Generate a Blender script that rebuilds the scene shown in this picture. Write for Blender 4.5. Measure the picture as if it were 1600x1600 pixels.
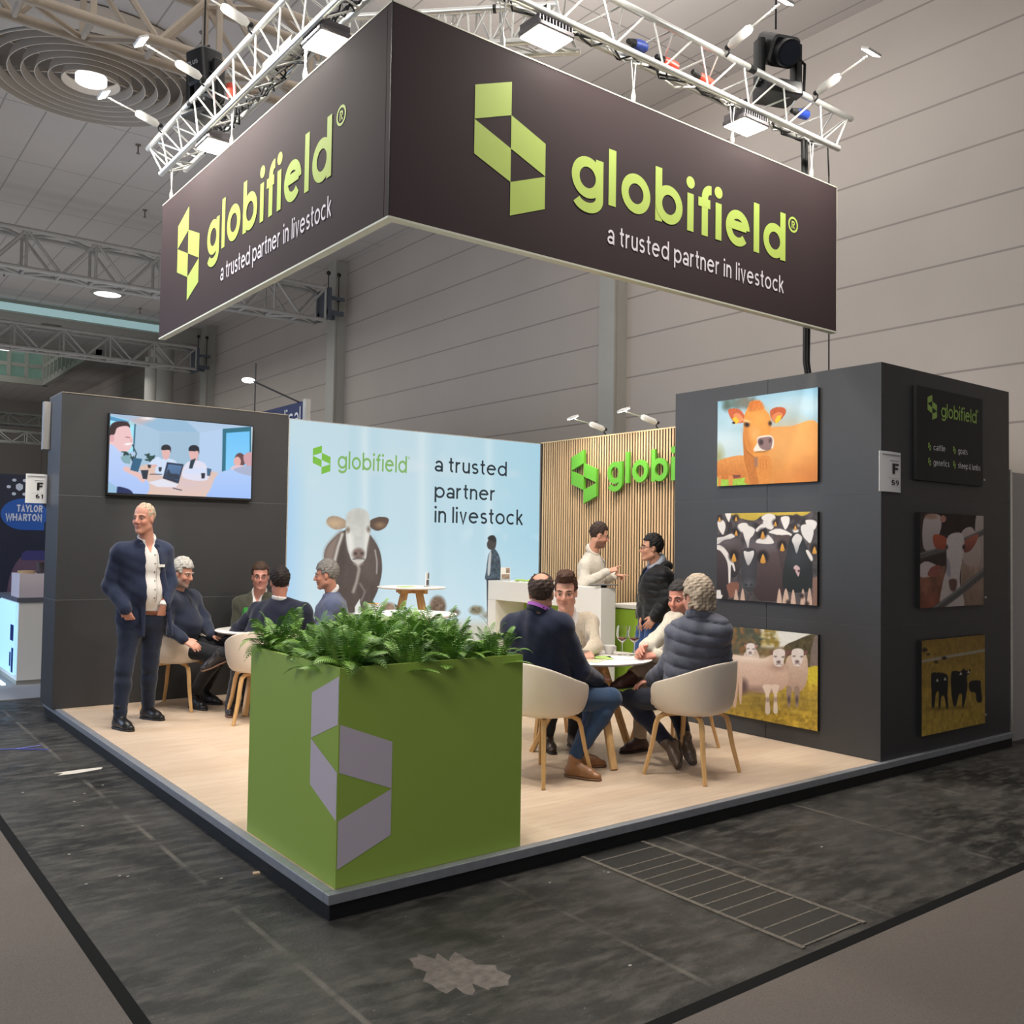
import bpy, math, random
import numpy as np
from mathutils import Vector, Matrix
random.seed(7)
np.random.seed(7)
S = bpy.context.scene
for _o in list(bpy.data.objects):
    bpy.data.objects.remove(_o)
COL = S.collection
PI = math.pi

# ---------------------------------------------------------------- camera
cam_data = bpy.data.cameras.new('camera')
cam_data.sensor_width = 36.0
cam_data.lens = 36.0 * 1456.5 / 1600.0
cam_data.clip_end = 200
cam = bpy.data.objects.new('camera', cam_data)
COL.objects.link(cam)
_yaw, _pitch, _roll = 0.6544, 0.034, 0.0156
_f = Vector((math.sin(_yaw) * math.cos(_pitch), math.cos(_yaw) * math.cos(_pitch), math.sin(_pitch)))
_r = Vector((math.cos(_yaw), -math.sin(_yaw), 0))
_u = _r.cross(_f)
_r2 = _r * math.cos(_roll) + _u * math.sin(_roll)
_u2 = -_r * math.sin(_roll) + _u * math.cos(_roll)
_m = Matrix((_r2, _u2, -_f)).transposed().to_4x4()
_m.translation = Vector((-1.939, -3.83, 1.583))
cam.matrix_world = _m
S.camera = cam

# ---------------------------------------------------------------- world, hall light, exposure
W = bpy.data.worlds.new('hall_air')
S.world = W
W.use_nodes = True
W.node_tree.nodes['Background'].inputs[0].default_value = (0.80, 0.86, 1.0, 1)
W.node_tree.nodes['Background'].inputs[1].default_value = 0.16
S.view_settings.view_transform = 'Standard'
S.view_settings.look = 'None'
S.view_settings.exposure = 0.0
S.view_settings.gamma = 1.0
S.view_settings.use_curve_mapping = False

def area_light(name, loc, target, size, power, color=(1, 1, 1), spread=PI, size_y=None, parent=None):
    l = bpy.data.lights.new(name, 'AREA')
    l.energy = power
    l.color = color
    l.size = size
    l.spread = spread
    if size_y:
        l.shape = 'RECTANGLE'
        l.size_y = size_y
    o = bpy.data.objects.new(name, l)
    COL.objects.link(o)
    o.location = loc
    d = Vector(target) - Vector(loc)
    o.rotation_euler = d.to_track_quat('-Z', 'Y').to_euler()
    return o

# ceiling lamp fields of the hall (large, high, soft), unseen added fill lamps, and the glow of the booths on the left
area_light('hall_lamps', (2.5, 2.0, 7.6), (2.5, 2.0, 0), 9.0, 200, (1.0, 0.97, 0.92))
area_light('hall_lamps_far', (0.0, 19.5, 6.4), (0.0, 19.5, 0), 12.0, 520, (1.0, 0.98, 0.95))
area_light('hall_lamps_farther', (-1.0, 36, 5.0), (0.0, 42, 5), 8.0, 380, (1.0, 0.98, 0.95))
area_light('aisle_lamps', (-6.0, -3.6, 7.0), (0, 0, 0.8), 5.0, 420, (1.0, 0.96, 0.92))
area_light('wall_fill', (3.6, 3.0, 6.2), (8.1, 5.0, 6.3), 3.0, 70, (1.0, 0.94, 0.88))  # unseen fill lamp added to brighten the right hall wall
area_light('ceiling_fill', (2.0, 11.5, 3.4), (2.0, 11.5, 8), 8.0, 130, (0.96, .97, 1.0))  # added upward fill lamp that brightens the left ceiling
area_light('ceiling_fill_near', (4.6, 3.6, 5.9), (4.9, 3.6, 8.1), 3.0, 60, (1.0, .95, .9))  # added fill above the truss, stands in for floor bounce
area_light('ceiling_fill_far', (0, 22.0, 2.5), (0.0, 22.0, 8), 12.0, 230, (0.95, 0.97, 1.0))  # added upward fill for the far ceiling, no real lamp
area_light('neighbour_booth_glow', (-4.5, 8.5, 3.2), (0.0, 5.5, 1.0), 3.5, 260, (0.58, 0.74, 1.0))

# ---------------------------------------------------------------- helpers
def s2l(c):
    return tuple(((x / 12.92) if x <= 0.04045 else ((x + 0.055) / 1.055) ** 2.4) for x in c)

def rgb(r, g, b):
    return s2l((r / 255.0, g / 255.0, b / 255.0))

def link(o, parent=None):
    COL.objects.link(o)
    if parent is not None:
        o.parent = parent
    return o

def tag(o, label=None, cat=None, group=None, kind=None):
    if label: o['label'] = label
    if cat: o['category'] = cat
    if group: o['group'] = group
    if kind: o['kind'] = kind
    return o

def thing(name, label, cat, loc=(0, 0, 0), rz=0.0, group=None):
    o = bpy.data.objects.new(name, None)
    o.empty_display_size = 0.1
    COL.objects.link(o)
    o.location = loc
    o.rotation_euler = (0, 0, rz)
    return tag(o, label, cat, group)

def copy_tree(o, parent=None):
    c = o.copy()
    COL.objects.link(c)
    if parent is not None:
        c.parent = parent
    for ch in list(o.children):
        copy_tree(ch, c)
    return c

# materials
_mats = {}
def mat(name, color, rough=0.5, metal=0.0, noise=0.0, nscale=40.0, bump=0.0, bscale=200.0, emit=None, estr=0.0, spec=0.5, sheen=0.0, trans=0.0, coat=0.0, stretch=None):
    if name in _mats:
        return _mats[name]
    m = bpy.data.materials.new(name)
    m.use_nodes = True
    nt = m.node_tree
    b = nt.nodes['Principled BSDF']
    b.inputs['Base Color'].default_value = (*color, 1)
    b.inputs['Roughness'].default_value = rough
    b.inputs['Metallic'].default_value = metal
    b.inputs['Specular IOR Level'].default_value = spec
    b.inputs['Sheen Weight'].default_value = sheen
    b.inputs['Coat Weight'].default_value = coat
    b.inputs['Transmission Weight'].default_value = trans
    if emit is not None:
        b.inputs['Emission Color'].default_value = (*emit, 1)
        b.inputs['Emission Strength'].default_value = estr
    if noise or bump:
        tc = nt.nodes.new('ShaderNodeTexCoord')
        mp = nt.nodes.new('ShaderNodeMapping')
        nt.links.new(tc.outputs['Object'], mp.inputs[0])
        if stretch:
            mp.inputs['Scale'].default_value = stretch
    if noise:
        n = nt.nodes.new('ShaderNodeTexNoise')
        n.inputs['Scale'].default_value = nscale
        n.inputs['Detail'].default_value = 6
        nt.links.new(mp.outputs[0], n.inputs[0])
        r = nt.nodes.new('ShaderNodeValToRGB')
        r.color_ramp.elements[0].position = 0.3
        r.color_ramp.elements[1].position = 0.7
        r.color_ramp.elements[0].color = (*[c * (1 - noise) for c in color], 1)
        r.color_ramp.elements[1].color = (*[min(1, c * (1 + noise)) for c in color], 1)
        nt.links.new(n.outputs['Fac'], r.inputs[0])
        nt.links.new(r.outputs[0], b.inputs['Base Color'])
    if bump:
        n2 = nt.nodes.new('ShaderNodeTexNoise')
        n2.inputs['Scale'].default_value = bscale
        n2.inputs['Detail'].default_value = 4
        nt.links.new(mp.outputs[0], n2.inputs[0])
        bp = nt.nodes.new('ShaderNodeBump')
        bp.inputs['Strength'].default_value = bump
        bp.inputs['Distance'].default_value = 0.01
        nt.links.new(n2.outputs['Fac'], bp.inputs['Height'])
        nt.links.new(bp.outputs[0], b.inputs['Normal'])
    _mats[name] = m
    return m

def mat_attr(name, rough=0.6, emit=0.0, base=1.0, spec=0.3):
    """colour read from the mesh's own 'Col' attribute (printed graphics)"""
    if name in _mats:
        return _mats[name]
    m = bpy.data.materials.new(name)
    m.use_nodes = True
    nt = m.node_tree
    b = nt.nodes['Principled BSDF']
    a = nt.nodes.new('ShaderNodeAttribute')
    a.attribute_name = 'Col'
    b.inputs['Roughness'].default_value = rough
    b.inputs['Specular IOR Level'].default_value = spec
    if emit:
        b.inputs['Base Color'].default_value = (0.02, 0.02, 0.02, 1)
        nt.links.new(a.outputs['Color'], b.inputs['Emission Color'])
        b.inputs['Emission Strength'].default_value = emit
    else:
        nt.links.new(a.outputs['Color'], b.inputs['Base Color'])
    _mats[name] = m
    return m

class MB:
    """collects shapes and links them as ONE mesh object"""
    def __init__(s):
        s.v = []; s.f = []; s.mi = []; s.m = 0
    def _add(s, vs, fs):
        n = len(s.v)
        s.v += [tuple(p) for p in vs]
        s.f += [tuple(i + n for i in f) for f in fs]
        s.mi += [s.m] * len(fs)
    def box(s, lo, hi, M=None):
        x0, y0, z0 = lo; x1, y1, z1 = hi
        vs = [(x0, y0, z0), (x1, y0, z0), (x1, y1, z0), (x0, y1, z0), (x0, y0, z1), (x1, y0, z1), (x1, y1, z1), (x0, y1, z1)]
        if M is not None: vs = [M @ Vector(p) for p in vs]
        s._add(vs, [(0, 3, 2, 1), (4, 5, 6, 7), (0, 1, 5, 4), (1, 2, 6, 5), (2, 3, 7, 6), (3, 0, 4, 7)])
        return s
    def bbox(s, c, sz, M=None):
        return s.box([c[i] - sz[i] / 2 for i in range(3)], [c[i] + sz[i] / 2 for i in range(3)], M)
    def rbox(s, lo, hi, r, n=3, M=None):
        """box with rounded vertical edges and softened top and bottom"""
        x0, y0, z0 = lo; x1, y1, z1 = hi
        r = min(r, (x1 - x0) / 2.01, (y1 - y0) / 2.01)
        def ring(ins, z):
            out = []
            rr = max(r - ins, 1e-4)
            for cx, cy, a0 in ((x1 - r, y1 - r, 0), (x0 + r, y1 - r, 90), (x0 + r, y0 + r, 180), (x1 - r, y0 + r, 270)):
                for k in range(n + 1):
                    a = math.radians(a0 + 90.0 * k / n)
                    out.append((cx + rr * math.cos(a), cy + rr * math.sin(a), z))
            return out
        e = min(r * 0.4, (z1 - z0) * 0.2)
        rings = [ring(e, z0), ring(0, z0 + e), ring(0, z1 - e), ring(e, z1)]
        return s.loft(rings, M=M)
    def loft(s, rings, closed=True, caps=True, M=None):
        n = len(rings[0]); vs = []; fs = []
        for rg in rings: vs += list(rg)
        if M is not None: vs = [M @ Vector(p) for p in vs]
        for k in range(len(rings) - 1):
            for i in range(n if closed else n - 1):
                j = (i + 1) % n
                fs.append((k * n + i, k * n + j, (k + 1) * n + j, (k + 1) * n + i))
        if caps:
            fs.append(tuple(range(n - 1, -1, -1)))
            fs.append(tuple((len(rings) - 1) * n + i for i in range(n)))
        s._add(vs, fs)
        return s
    def tube(s, pts, r, n=8, caps=True, square=None):
        pts = [Vector(p) for p in pts]
        rr = r if isinstance(r, (list, tuple)) else [r] * len(pts)
        rings = []
        up = None
        for i, p in enumerate(pts):
            a = pts[max(i - 1, 0)]; b = pts[min(i + 1, len(pts) - 1)]
            t = (b - a).normalized()
            if up is None:
                up = Vector((0, 0, 1)) if abs(t.z) < 0.9 else Vector((1, 0, 0))
            x = t.cross(up)
            if x.length < 1e-6: x = t.orthogonal()
            x.normalize()
            y = x.cross(t).normalized()
            up = y
            if square:
                w, h = square[0] / 2 * rr[i], square[1] / 2 * rr[i]
                c = 0.3 * min(w, h)
                prof = [(w, h - c), (w - c, h), (c - w, h), (-w, h - c), (-w, c - h), (c - w, -h), (w - c, -h), (w, c - h)]
                rings.append([p + x * q[0] + y * q[1] for q in prof])
            else:
                rings.append([p + (x * math.cos(2 * PI * k / n) + y * math.sin(2 * PI * k / n)) * rr[i] for k in range(n)])
        return s.loft(rings, caps=caps)
    def cyl(s, a, b, r, r2=None, n=24):
        return s.tube([a, b], [r, r if r2 is None else r2], n)
    def lathe(s, prof, c=(0, 0, 0), n=32, caps=True, M=None):
        rings = [[(c[0] + r * math.cos(2 * PI * k / n), c[1] + r * math.sin(2 * PI * k / n), c[2] + z) for k in range(n)] for r, z in prof]
        return s.loft(rings, caps=caps, M=M)
    def poly(s, pts):
        s._add(pts, [tuple(range(len(pts)))])
        return s
    def sph(s, c, r, n=12, m=8, M=None):
        r = r if isinstance(r, (list, tuple)) else (r, r, r)
        rings = []
        for j in range(m + 1):
            th = -PI / 2 + PI * j / m
            cr = max(math.cos(th), 0.01)
            rings.append([(c[0] + r[0] * cr * math.cos(2 * PI * k / n), c[1] + r[1] * cr * math.sin(2 * PI * k / n), c[2] + r[2] * math.sin(th)) for k in range(n)])
        return s.loft(rings, M=M)
    def build(s, name, mats, parent=None, smooth=False, bevel=0.0, angle=40):
        me = bpy.data.meshes.new(name)
        me.from_pydata([tuple(p) for p in s.v], [], s.f)
        ms = mats if isinstance(mats, (list, tuple)) else [mats]
        for m in ms: me.materials.append(m)
        if len(ms) > 1:
            me.polygons.foreach_set('material_index', s.mi)
        me.update()
        if smooth:
            me.polygons.foreach_set('use_smooth', [True] * len(me.polygons))
            try: me.set_sharp_from_angle(angle=math.radians(angle))
            except Exception: pass
        o = bpy.data.objects.new(name, me)
        link(o, parent)
        if bevel:
            b = o.modifiers.new('bevel', 'BEVEL')
            b.width = bevel; b.segments = 2; b.limit_method = 'ANGLE'
        return o

def struct(o, kind='structure'):
    o['kind'] = kind
    return o

# ---- lettering drawn with strokes; a glyph is a list of polylines (x, y), x-height 0.72, ascender 1
def arc(cx, cy, rx, ry, a0, a1, n=18):
    return [(cx + rx * math.cos(math.radians(a0 + (a1 - a0) * k / n)), cy + ry * math.sin(math.radians(a0 + (a1 - a0) * k / n))) for k in range(n + 1)]

def glyph(ch, t):
    h = 0.72; R = h / 2 - t / 2; q = t / 2; c = R + q; xr = 2 * R + q
    rnd = arc(c, h / 2, R, R, 0, 360, 32)
    w = 2 * R + t
    if ch == 'o': return [rnd], w
    if ch == 'b': return [rnd, [(q, 0), (q, 1)]], w
    if ch == 'd': return [rnd, [(xr, 0), (xr, 1)]], w
    if ch == 'p': return [rnd, [(q, -0.28), (q, h)]], w
    if ch == 'q': return [rnd, [(xr, -0.28), (xr, h)]], w
    if ch == 'g': return [rnd, [(xr, h), (xr, 0.02)] + arc(c, 0.02, R, 0.27 - q, 0, -155)[1:]], w
    if ch == 'l': return [[(q, 0), (q, 1)]], t
    if ch == 'i': return [[(q, 0), (q, h)], arc(q, 0.93, t * 0.31, t * 0.31, 0, 360, 16)], t
    if ch == 'f':
        r = 0.17
        return [[(0.1 + q, 0), (0.1 + q, 1 - r - q)] + arc(0.1 + q + r, 1 - r - q, r, r, 180, 85, 8)[1:], [(0, h - q), (0.34, h - q)]], 0.36
    if ch == 't':
        r = 0.14
        return [[(0.1 + q, 0.95), (0.1 + q, r + q)] + arc(0.1 + q + r, r + q, r, r, 180, 275, 8)[1:], [(0, h - q), (0.35, h - q)]], 0.36
    if ch == 'e': return [arc(c, h / 2, R, R, 0, 318, 28), [(q * 1.0, h / 2 + q * .55), (xr - q * .2, h / 2 + q * .55)]], w
    if ch == 'c': return [arc(c, h / 2, R, R, 48, 312, 26)], w * 0.9
    if ch == 'a':
        rx = 0.22
        return [arc(rx + q + .01, h - rx - q, rx, rx, 155, 0, 12) + [(2 * rx + q + .01, 0)], arc(rx + q - .01, 0.2, rx, 0.2 - q * .9, 0, 360, 24)], 2 * rx + t
    if ch == 'n' or ch == 'h':
        rx = 0.21
        return [[(q, 0), (q, h if ch == 'n' else 1)], arc(q + rx, h - rx - q, rx, rx, 180, 0, 14) + [(q + 2 * rx, 0)]], 2 * rx + t
    if ch == 'm':
        rx = 0.17
        return [[(q, 0), (q, h)], arc(q + rx, h - rx - q, rx, rx, 180, 0, 12) + [(q + 2 * rx, 0)], arc(q + 3 * rx, h - rx - q, rx, rx, 180, 0, 12) + [(q + 4 * rx, 0)]], 4 * rx + t
    if ch == 'u':
        rx = 0.21
        return [[(q, h), (q, rx + q)] + arc(q + rx, rx + q, rx, rx, 180, 360, 14)[1:] + [(q + 2 * rx, h)], [(q + 2 * rx, 0), (q + 2 * rx, h)]], 2 * rx + t
    if ch == 'r': return [[(q, 0), (q, h)], arc(q + 0.24, h - 0.24 - q, 0.24, 0.24, 180, 80, 8)], 0.26 + t
    if ch == 's':
        cx = 0.2 + q; r1 = (h - t) / 4
        return [arc(cx, h - q - r1, 0.18, r1, 35, 270, 14) + arc(cx, q + r1, 0.19, r1, 90, -150, 14)[1:]], 0.4 + t
    if ch == 'v': return [[(q, h), (0.27, 0.0), (0.54 - q, h)]], 0.54
    if ch == 'y': return [[(q, h), (0.27, 0.0)], [(0.54 - q, h), (0.17, -0.28)]], 0.54
    if ch == 'k': return [[(q, 0), (q, 1)], [(q, 0.28), (0.45, h)], [(0.2, 0.42), (0.48, 0)]], 0.5
    if ch == '&': return [[(0.55, 0), (0.15, 0.65)] + arc(0.27, 0.75, 0.13, 0.13, 200, -30, 8) + [(0.1, 0.32)] + arc(0.22, 0.2, 0.17, 0.17, 150, 330, 10) + [(0.55, 0.4)]], 0.6
    if ch == 'F': return [[(q, 0), (q, 1 - q), (0.5, 1 - q)], [(q, 0.5), (0.45, 0.5)]], 0.52
    if ch == 'T': return [[(0, 1 - q), (0.62, 1 - q)], [(0.31, 0), (0.31, 1 - q)]], 0.62
    if ch == 'A': return [[(q, 0), (0.36, 1 - q), (0.72 - q, 0)], [(0.15, 0.3), (0.57, 0.3)]], 0.72
    if ch == 'Y': return [[(0, 1), (0.33, 0.45), (0.66, 1)], [(0.33, 0.45), (0.33, 0)]], 0.66
    if ch == 'L': return [[(q, 1), (q, q), (0.5, q)]], 0.5
    if ch == 'O' or ch == '0': return [arc(0.4, 0.5, 0.4 - q, 0.5 - q, 0, 360, 30)], 0.8
    if ch == 'R': return [[(q, 0), (q, 1 - q), (0.35, 1 - q)] + arc(0.35, 0.75 - q / 2, 0.25, 0.25 - q / 2, 90, -90, 10)[1:] + [(q, 0.5)], [(0.33, 0.5), (0.6, 0)]], 0.64
    if ch == 'W': return [[(0, 1), (0.25, 0), (0.48, 0.9), (0.71, 0), (0.96, 1)]], 0.96
    if ch == 'H': return [[(q, 0), (q, 1)], [(0.66, 0), (0.66, 1)], [(q, 0.5), (0.66, 0.5)]], 0.66 + q
    if ch == 'N': return [[(q, 0), (q, 1), (0.66, 0), (0.66, 1)]], 0.66 + q
    if ch == 'P': return [[(q, 0), (q, 1 - q), (0.35, 1 - q)] + arc(0.35, 0.75 - q / 2, 0.25, 0.25 - q / 2, 90, -90, 10)[1:] + [(q, 0.5)]], 0.62
    if ch == 'U': return [[(q, 1), (q, 0.3)] + arc(0.33, 0.3, 0.33 - q, 0.3 - q, 180, 360, 12) + [(0.66 - q, 1)]], 0.66
    if ch == 'S': return [arc(0.3, 0.75 - q / 2, 0.25, 0.25 - q / 2, 35, 270, 12) + arc(0.3, 0.25 + q / 2, 0.27, 0.25 - q / 2, 90, -150, 12)[1:]], 0.6
    if ch == '5': return [[(0.5, 1 - q), (q * 1.6, 1 - q), (q, 0.55)] + arc(0.27, 0.32, 0.25, 0.32 - q, 130, -150, 14)], 0.56
    if ch == '9': return [arc(0.28, 0.68, 0.28 - q, 0.32 - q, 0, 360, 20), [(0.56 - q, 0.68), (0.5, 0.3), (0.25, 0)]], 0.58
    if ch == '6': return [arc(0.28, 0.32, 0.28 - q, 0.32 - q, 0, 360, 20), [(q, 0.32), (0.06, 0.7), (0.35, 1)]], 0.58
    if ch == '1': return [[(0, 0.8), (0.2, 1 - q), (0.2, 0)]], 0.3
    if ch == '+': return [[(0, .36), (.5, .36)], [(.25, .1), (.25, .62)]], .5
    return [], 0.3

def strokes_to_polys(lines, t):
    """each stroke becomes a strip of quads of width t"""
    out = []
    for ln in lines:
        closed = len(ln) > 3 and (ln[0][0] - ln[-1][0]) ** 2 + (ln[0][1] - ln[-1][1]) ** 2 < 1e-8
        P = [np.array(p) for p in ln]
        n = len(P); offs = []
        for i in range(n):
            a = P[i - 1] if i > 0 else (P[-2] if closed else None)
            b = P[i + 1] if i < n - 1 else (P[1] if closed else None)
            d1 = (P[i] - a) if a is not None else None
            d2 = (b - P[i]) if b is not None else None
            if d1 is None: d1 = d2
            if d2 is None: d2 = d1
            d1 = d1 / (np.linalg.norm(d1) + 1e-12); d2 = d2 / (np.linalg.norm(d2) + 1e-12)
            tt = d1 + d2; tt = tt / (np.linalg.norm(tt) + 1e-12)
            nn = np.array([-tt[1], tt[0]])
            k = 1 / max(0.5, float(np.dot(nn, np.array([-d1[1], d1[0]]))))
            offs.append(nn * t / 2 * k)
        for i in range(n - 1):
            out.append([P[i] + offs[i], P[i] - offs[i], P[i + 1] - offs[i + 1], P[i + 1] + offs[i + 1]])
    return out

class Strip(list):
    """outline of one stroke piece; strokes that cross lie a hair apart"""
    def __init__(s, pts, lay=0):
        super().__init__(pts); s.lay = lay

def text_polys(txt, t=0.13, gap=0.14, space=0.34):
    x = 0; out = []; lay = 0
    for ch in txt:
        if ch == ' ':
            x += space; continue
        ls, w = glyph(ch, t)
        tt = t * 1.15 if False else t
        for ln in ls:
            lay += 1
            if ch == 'i' and len(ln) == 17:            # the dot: a filled disc
                cx, cy = glyph('i', t)[0][0][0][0], 0.93
                out.append([np.array([x + cx + t * 0.66 * math.cos(2 * PI * k / 16), cy + t * 0.66 * math.sin(2 * PI * k / 16)]) for k in range(16)])
            else:
                out += [Strip([p + np.array([x, 0]) for p in q], lay % 3) for q in strokes_to_polys([ln], tt)]
        x += w + gap
    return out, x - gap

def logo_polys(angular=True):
    """the angular mark: four slanted tiles in two columns, width 2 x 1.32, height 4 units"""
    w = 1.32
    T = [[(0, 3.5), (0, 2.51), (1, 3.0), (1, 4.0)], [(0, 2.5), (0, 1.5), (1, 1.0), (1, 2.0)],
         [(1, 3.0), (1, 2.0), (2, 1.5), (2, 2.5)], [(1, 1.0), (1, 0.0), (2, 0.5), (2, 1.49)]]
    return [[np.array([x * w, y]) for x, y in q] for q in T]

class Flat:
    """plane frame: o origin, u right, v up, n towards the viewer"""
    def __init__(s, o, u, v):
        s.o = Vector(o); s.u = Vector(u); s.v = Vector(v); s.n = s.u.cross(s.v)
    def at(s, x, y, z=0.0):
        return s.o + s.u * x + s.v * y + s.n * z

def put_polys(mb, fl, polys, sx, sy, ox, oy, z=0.002, depth=0.0):
    for q in polys:
        top = [fl.at(ox + p[0] * sx, oy + p[1] * sy, z + depth + getattr(q, 'lay', 0) * .0006) for p in q]
        a = sum(q[i][0] * q[(i + 1) % len(q)][1] - q[(i + 1) % len(q)][0] * q[i][1] for i in range(len(q)))
        if a < 0: top = top[::-1]
        if depth:
            bot = [p - fl.n * depth for p in top]
            n = len(top)
            mb._add(top + bot, [tuple(range(n)), tuple(range(2 * n - 1, n - 1, -1))] + [(i, i + n, (i + 1) % n + n, (i + 1) % n) for i in range(n)])
        else:
            mb.poly(top)

def put_text(mb, fl, txt, x0, x1, base, asc, t=0.13, gap=0.14, space=0.34, z=0.002, depth=0.0):
    polys, w = text_polys(txt, t, gap, space)
    sx = (x1 - x0) / w
    put_polys(mb, fl, polys, sx, asc, x0, base, z, depth)

def put_reg(mb, fl, cx, cy, r, z=0.002, t=0.13):
    q = strokes_to_polys([arc(0, 0, 1 - t, 1 - t, 0, 360, 28)], 2 * t)
    put_polys(mb, fl, q, r, r, cx, cy, z)
    ls, w = glyph('R', 0.2)
    put_polys(mb, fl, strokes_to_polys(ls, 0.2), r * 0.95, r * 0.95, cx - r * 0.32, cy - r * 0.48, z)
# ================================================================= the hall
def nodes(m):
    return m.node_tree.nodes, m.node_tree.links, m.node_tree.nodes['Principled BSDF']

def mat_floor():
    m = bpy.data.materials.new('scuffed_rubber'); m.use_nodes = True
    N, L, B = nodes(m)
    tc = N.new('ShaderNodeTexCoord')
    def noise(sc, det, stretch=None, rot=0, dist=0.0):
        mp = N.new('ShaderNodeMapping'); L.new(tc.outputs['Object'], mp.inputs[0])
        if stretch: mp.inputs['Scale'].default_value = stretch
        mp.inputs['Rotation'].default_value = (0, 0, rot)
        n = N.new('ShaderNodeTexNoise'); n.inputs['Scale'].default_value = sc; n.inputs['Detail'].default_value = det
        n.inputs['Distortion'].default_value = dist
        n.inputs['Roughness'].default_value = 0.62
        L.new(mp.outputs[0], n.inputs[0]); return n
    def ramp(src, p0, p1, c0=0, c1=1):
        r = N.new('ShaderNodeMapRange'); r.inputs[1].default_value = p0; r.inputs[2].default_value = p1
        r.inputs[3].default_value = c0; r.inputs[4].default_value = c1
        L.new(src, r.inputs[0]); return r
    def mix(fac, a, b):
        x = N.new('ShaderNodeMix'); x.data_type = 'RGBA'
        if isinstance(fac, float): x.inputs[0].default_value = fac
        else: L.new(fac, x.inputs[0])
        for i, v in ((6, a), (7, b)):
            if isinstance(v, tuple): x.inputs[i].default_value = (*v, 1)
            else: L.new(v, x.inputs[i])
        return x.outputs[2]
    base = mix(ramp(noise(0.9, 9).outputs['Fac'], 0.4, 0.62).outputs[0], rgb(22, 22, 21), rgb(60, 58, 55))
    base = mix(ramp(noise(5, 10, (1, 3, 1), 0.3).outputs['Fac'], 0.46, 0.66, 0, .9).outputs[0], base, rgb(78, 75, 71))
    base = mix(ramp(noise(40, 6, (1, 4, 1), -0.4).outputs['Fac'], 0.58, 0.74, 0, .6).outputs[0], base, rgb(104, 99, 93))
    base = mix(ramp(noise(55, 2).outputs['Fac'], 0.735, 0.76, 0, .75).outputs[0], base, rgb(150, 145, 138))
    # seams between the sheets, running along the aisle
    sx = N.new('ShaderNodeSeparateXYZ'); L.new(tc.outputs['Object'], sx.inputs[0])
    def seam(out, period, offs, width):
        a = N.new('ShaderNodeMath'); a.operation = 'ADD'; L.new(out, a.inputs[0]); a.inputs[1].default_value = offs
        p = N.new('ShaderNodeMath'); p.operation = 'PINGPONG'; L.new(a.outputs[0], p.inputs[0]); p.inputs[1].default_value = period / 2
        return ramp(p.outputs[0], width, width * 2.2, 1, 0).outputs[0]
    mm = N.new('ShaderNodeMath'); mm.operation = 'MULTIPLY'
    L.new(seam(sx.outputs['X'], 1.22, 0.28, 0.008), mm.inputs[0])
    L.new(ramp(noise(3, 5).outputs['Fac'], 0.42, 0.62, 0, .8).outputs[0], mm.inputs[1])
    base = mix(mm.outputs[0], base, rgb(104, 99, 93))
    L.new(base, B.inputs['Base Color']); B.inputs['Specular IOR Level'].default_value = .32
    L.new(ramp(noise(7, 8).outputs['Fac'], 0.3, 0.7, 0.36, 0.66).outputs[0], B.inputs['Roughness'])
    bp = N.new('ShaderNodeBump'); bp.inputs['Strength'].default_value = 0.25; bp.inputs['Distance'].default_value = 0.01
    L.new(noise(60, 6).outputs['Fac'], bp.inputs['Height']); L.new(bp.outputs[0], B.inputs['Normal'])
    return m

FZ = -0.12
M_floor = mat_floor()
struct(MB().box((-14, -8, FZ - 0.2), (8.1, 46, FZ)).build('floor', M_floor))

def mat_panels(name, c, period, axis, offs=0.0, width=0.012, dark=0.55, var=0.03, period2=None, axis2='Y', rough=0.7, bump=0.0):
    """painted panels with narrow joints"""
    m = bpy.data.materials.new(name); m.use_nodes = True
    N, L, B = nodes(m)
    tc = N.new('ShaderNodeTexCoord'); sx = N.new('ShaderNodeSeparateXYZ'); L.new(tc.outputs['Object'], sx.inputs[0])
    def line(ax, per, of, wd):
        a = N.new('ShaderNodeMath'); a.operation = 'ADD'; L.new(sx.outputs[ax], a.inputs[0]); a.inputs[1].default_value = of
        p = N.new('ShaderNodeMath'); p.operation = 'PINGPONG'; L.new(a.outputs[0], p.inputs[0]); p.inputs[1].default_value = per / 2
        r = N.new('ShaderNodeMapRange'); r.inputs[1].default_value = wd * .6; r.inputs[2].default_value = wd; r.inputs[3].default_value = 1; r.inputs[4].default_value = 0
        L.new(p.outputs[0], r.inputs[0]); return r.outputs[0]
    f = line(axis, period, offs, width)
    if period2:
        mx = N.new('ShaderNodeMath'); mx.operation = 'MAXIMUM'; L.new(f, mx.inputs[0]); L.new(line(axis2, period2, 0.3, width), mx.inputs[1]); f = mx.outputs[0]
    n = N.new('ShaderNodeTexNoise'); n.inputs['Scale'].default_value = 0.8; n.inputs['Detail'].default_value = 5; L.new(tc.outputs['Object'], n.inputs[0])
    r = N.new('ShaderNodeValToRGB'); L.new(n.outputs['Fac'], r.inputs[0])
    r.color_ramp.elements[0].position = .3; r.color_ramp.elements[1].position = .7
    r.color_ramp.elements[0].color = (*[x * (1 - var) for x in c], 1); r.color_ramp.elements[1].color = (*[x * (1 + var) for x in c], 1)
    x = N.new('ShaderNodeMix'); x.data_type = 'RGBA'; L.new(f, x.inputs[0]); L.new(r.outputs[0], x.inputs[6]); x.inputs[7].default_value = (*[v * dark for v in c], 1)
    L.new(x.outputs[2], B.inputs['Base Color']); B.inputs['Roughness'].default_value = rough; B.inputs['Specular IOR Level'].default_value = 0.25
    return m

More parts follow.
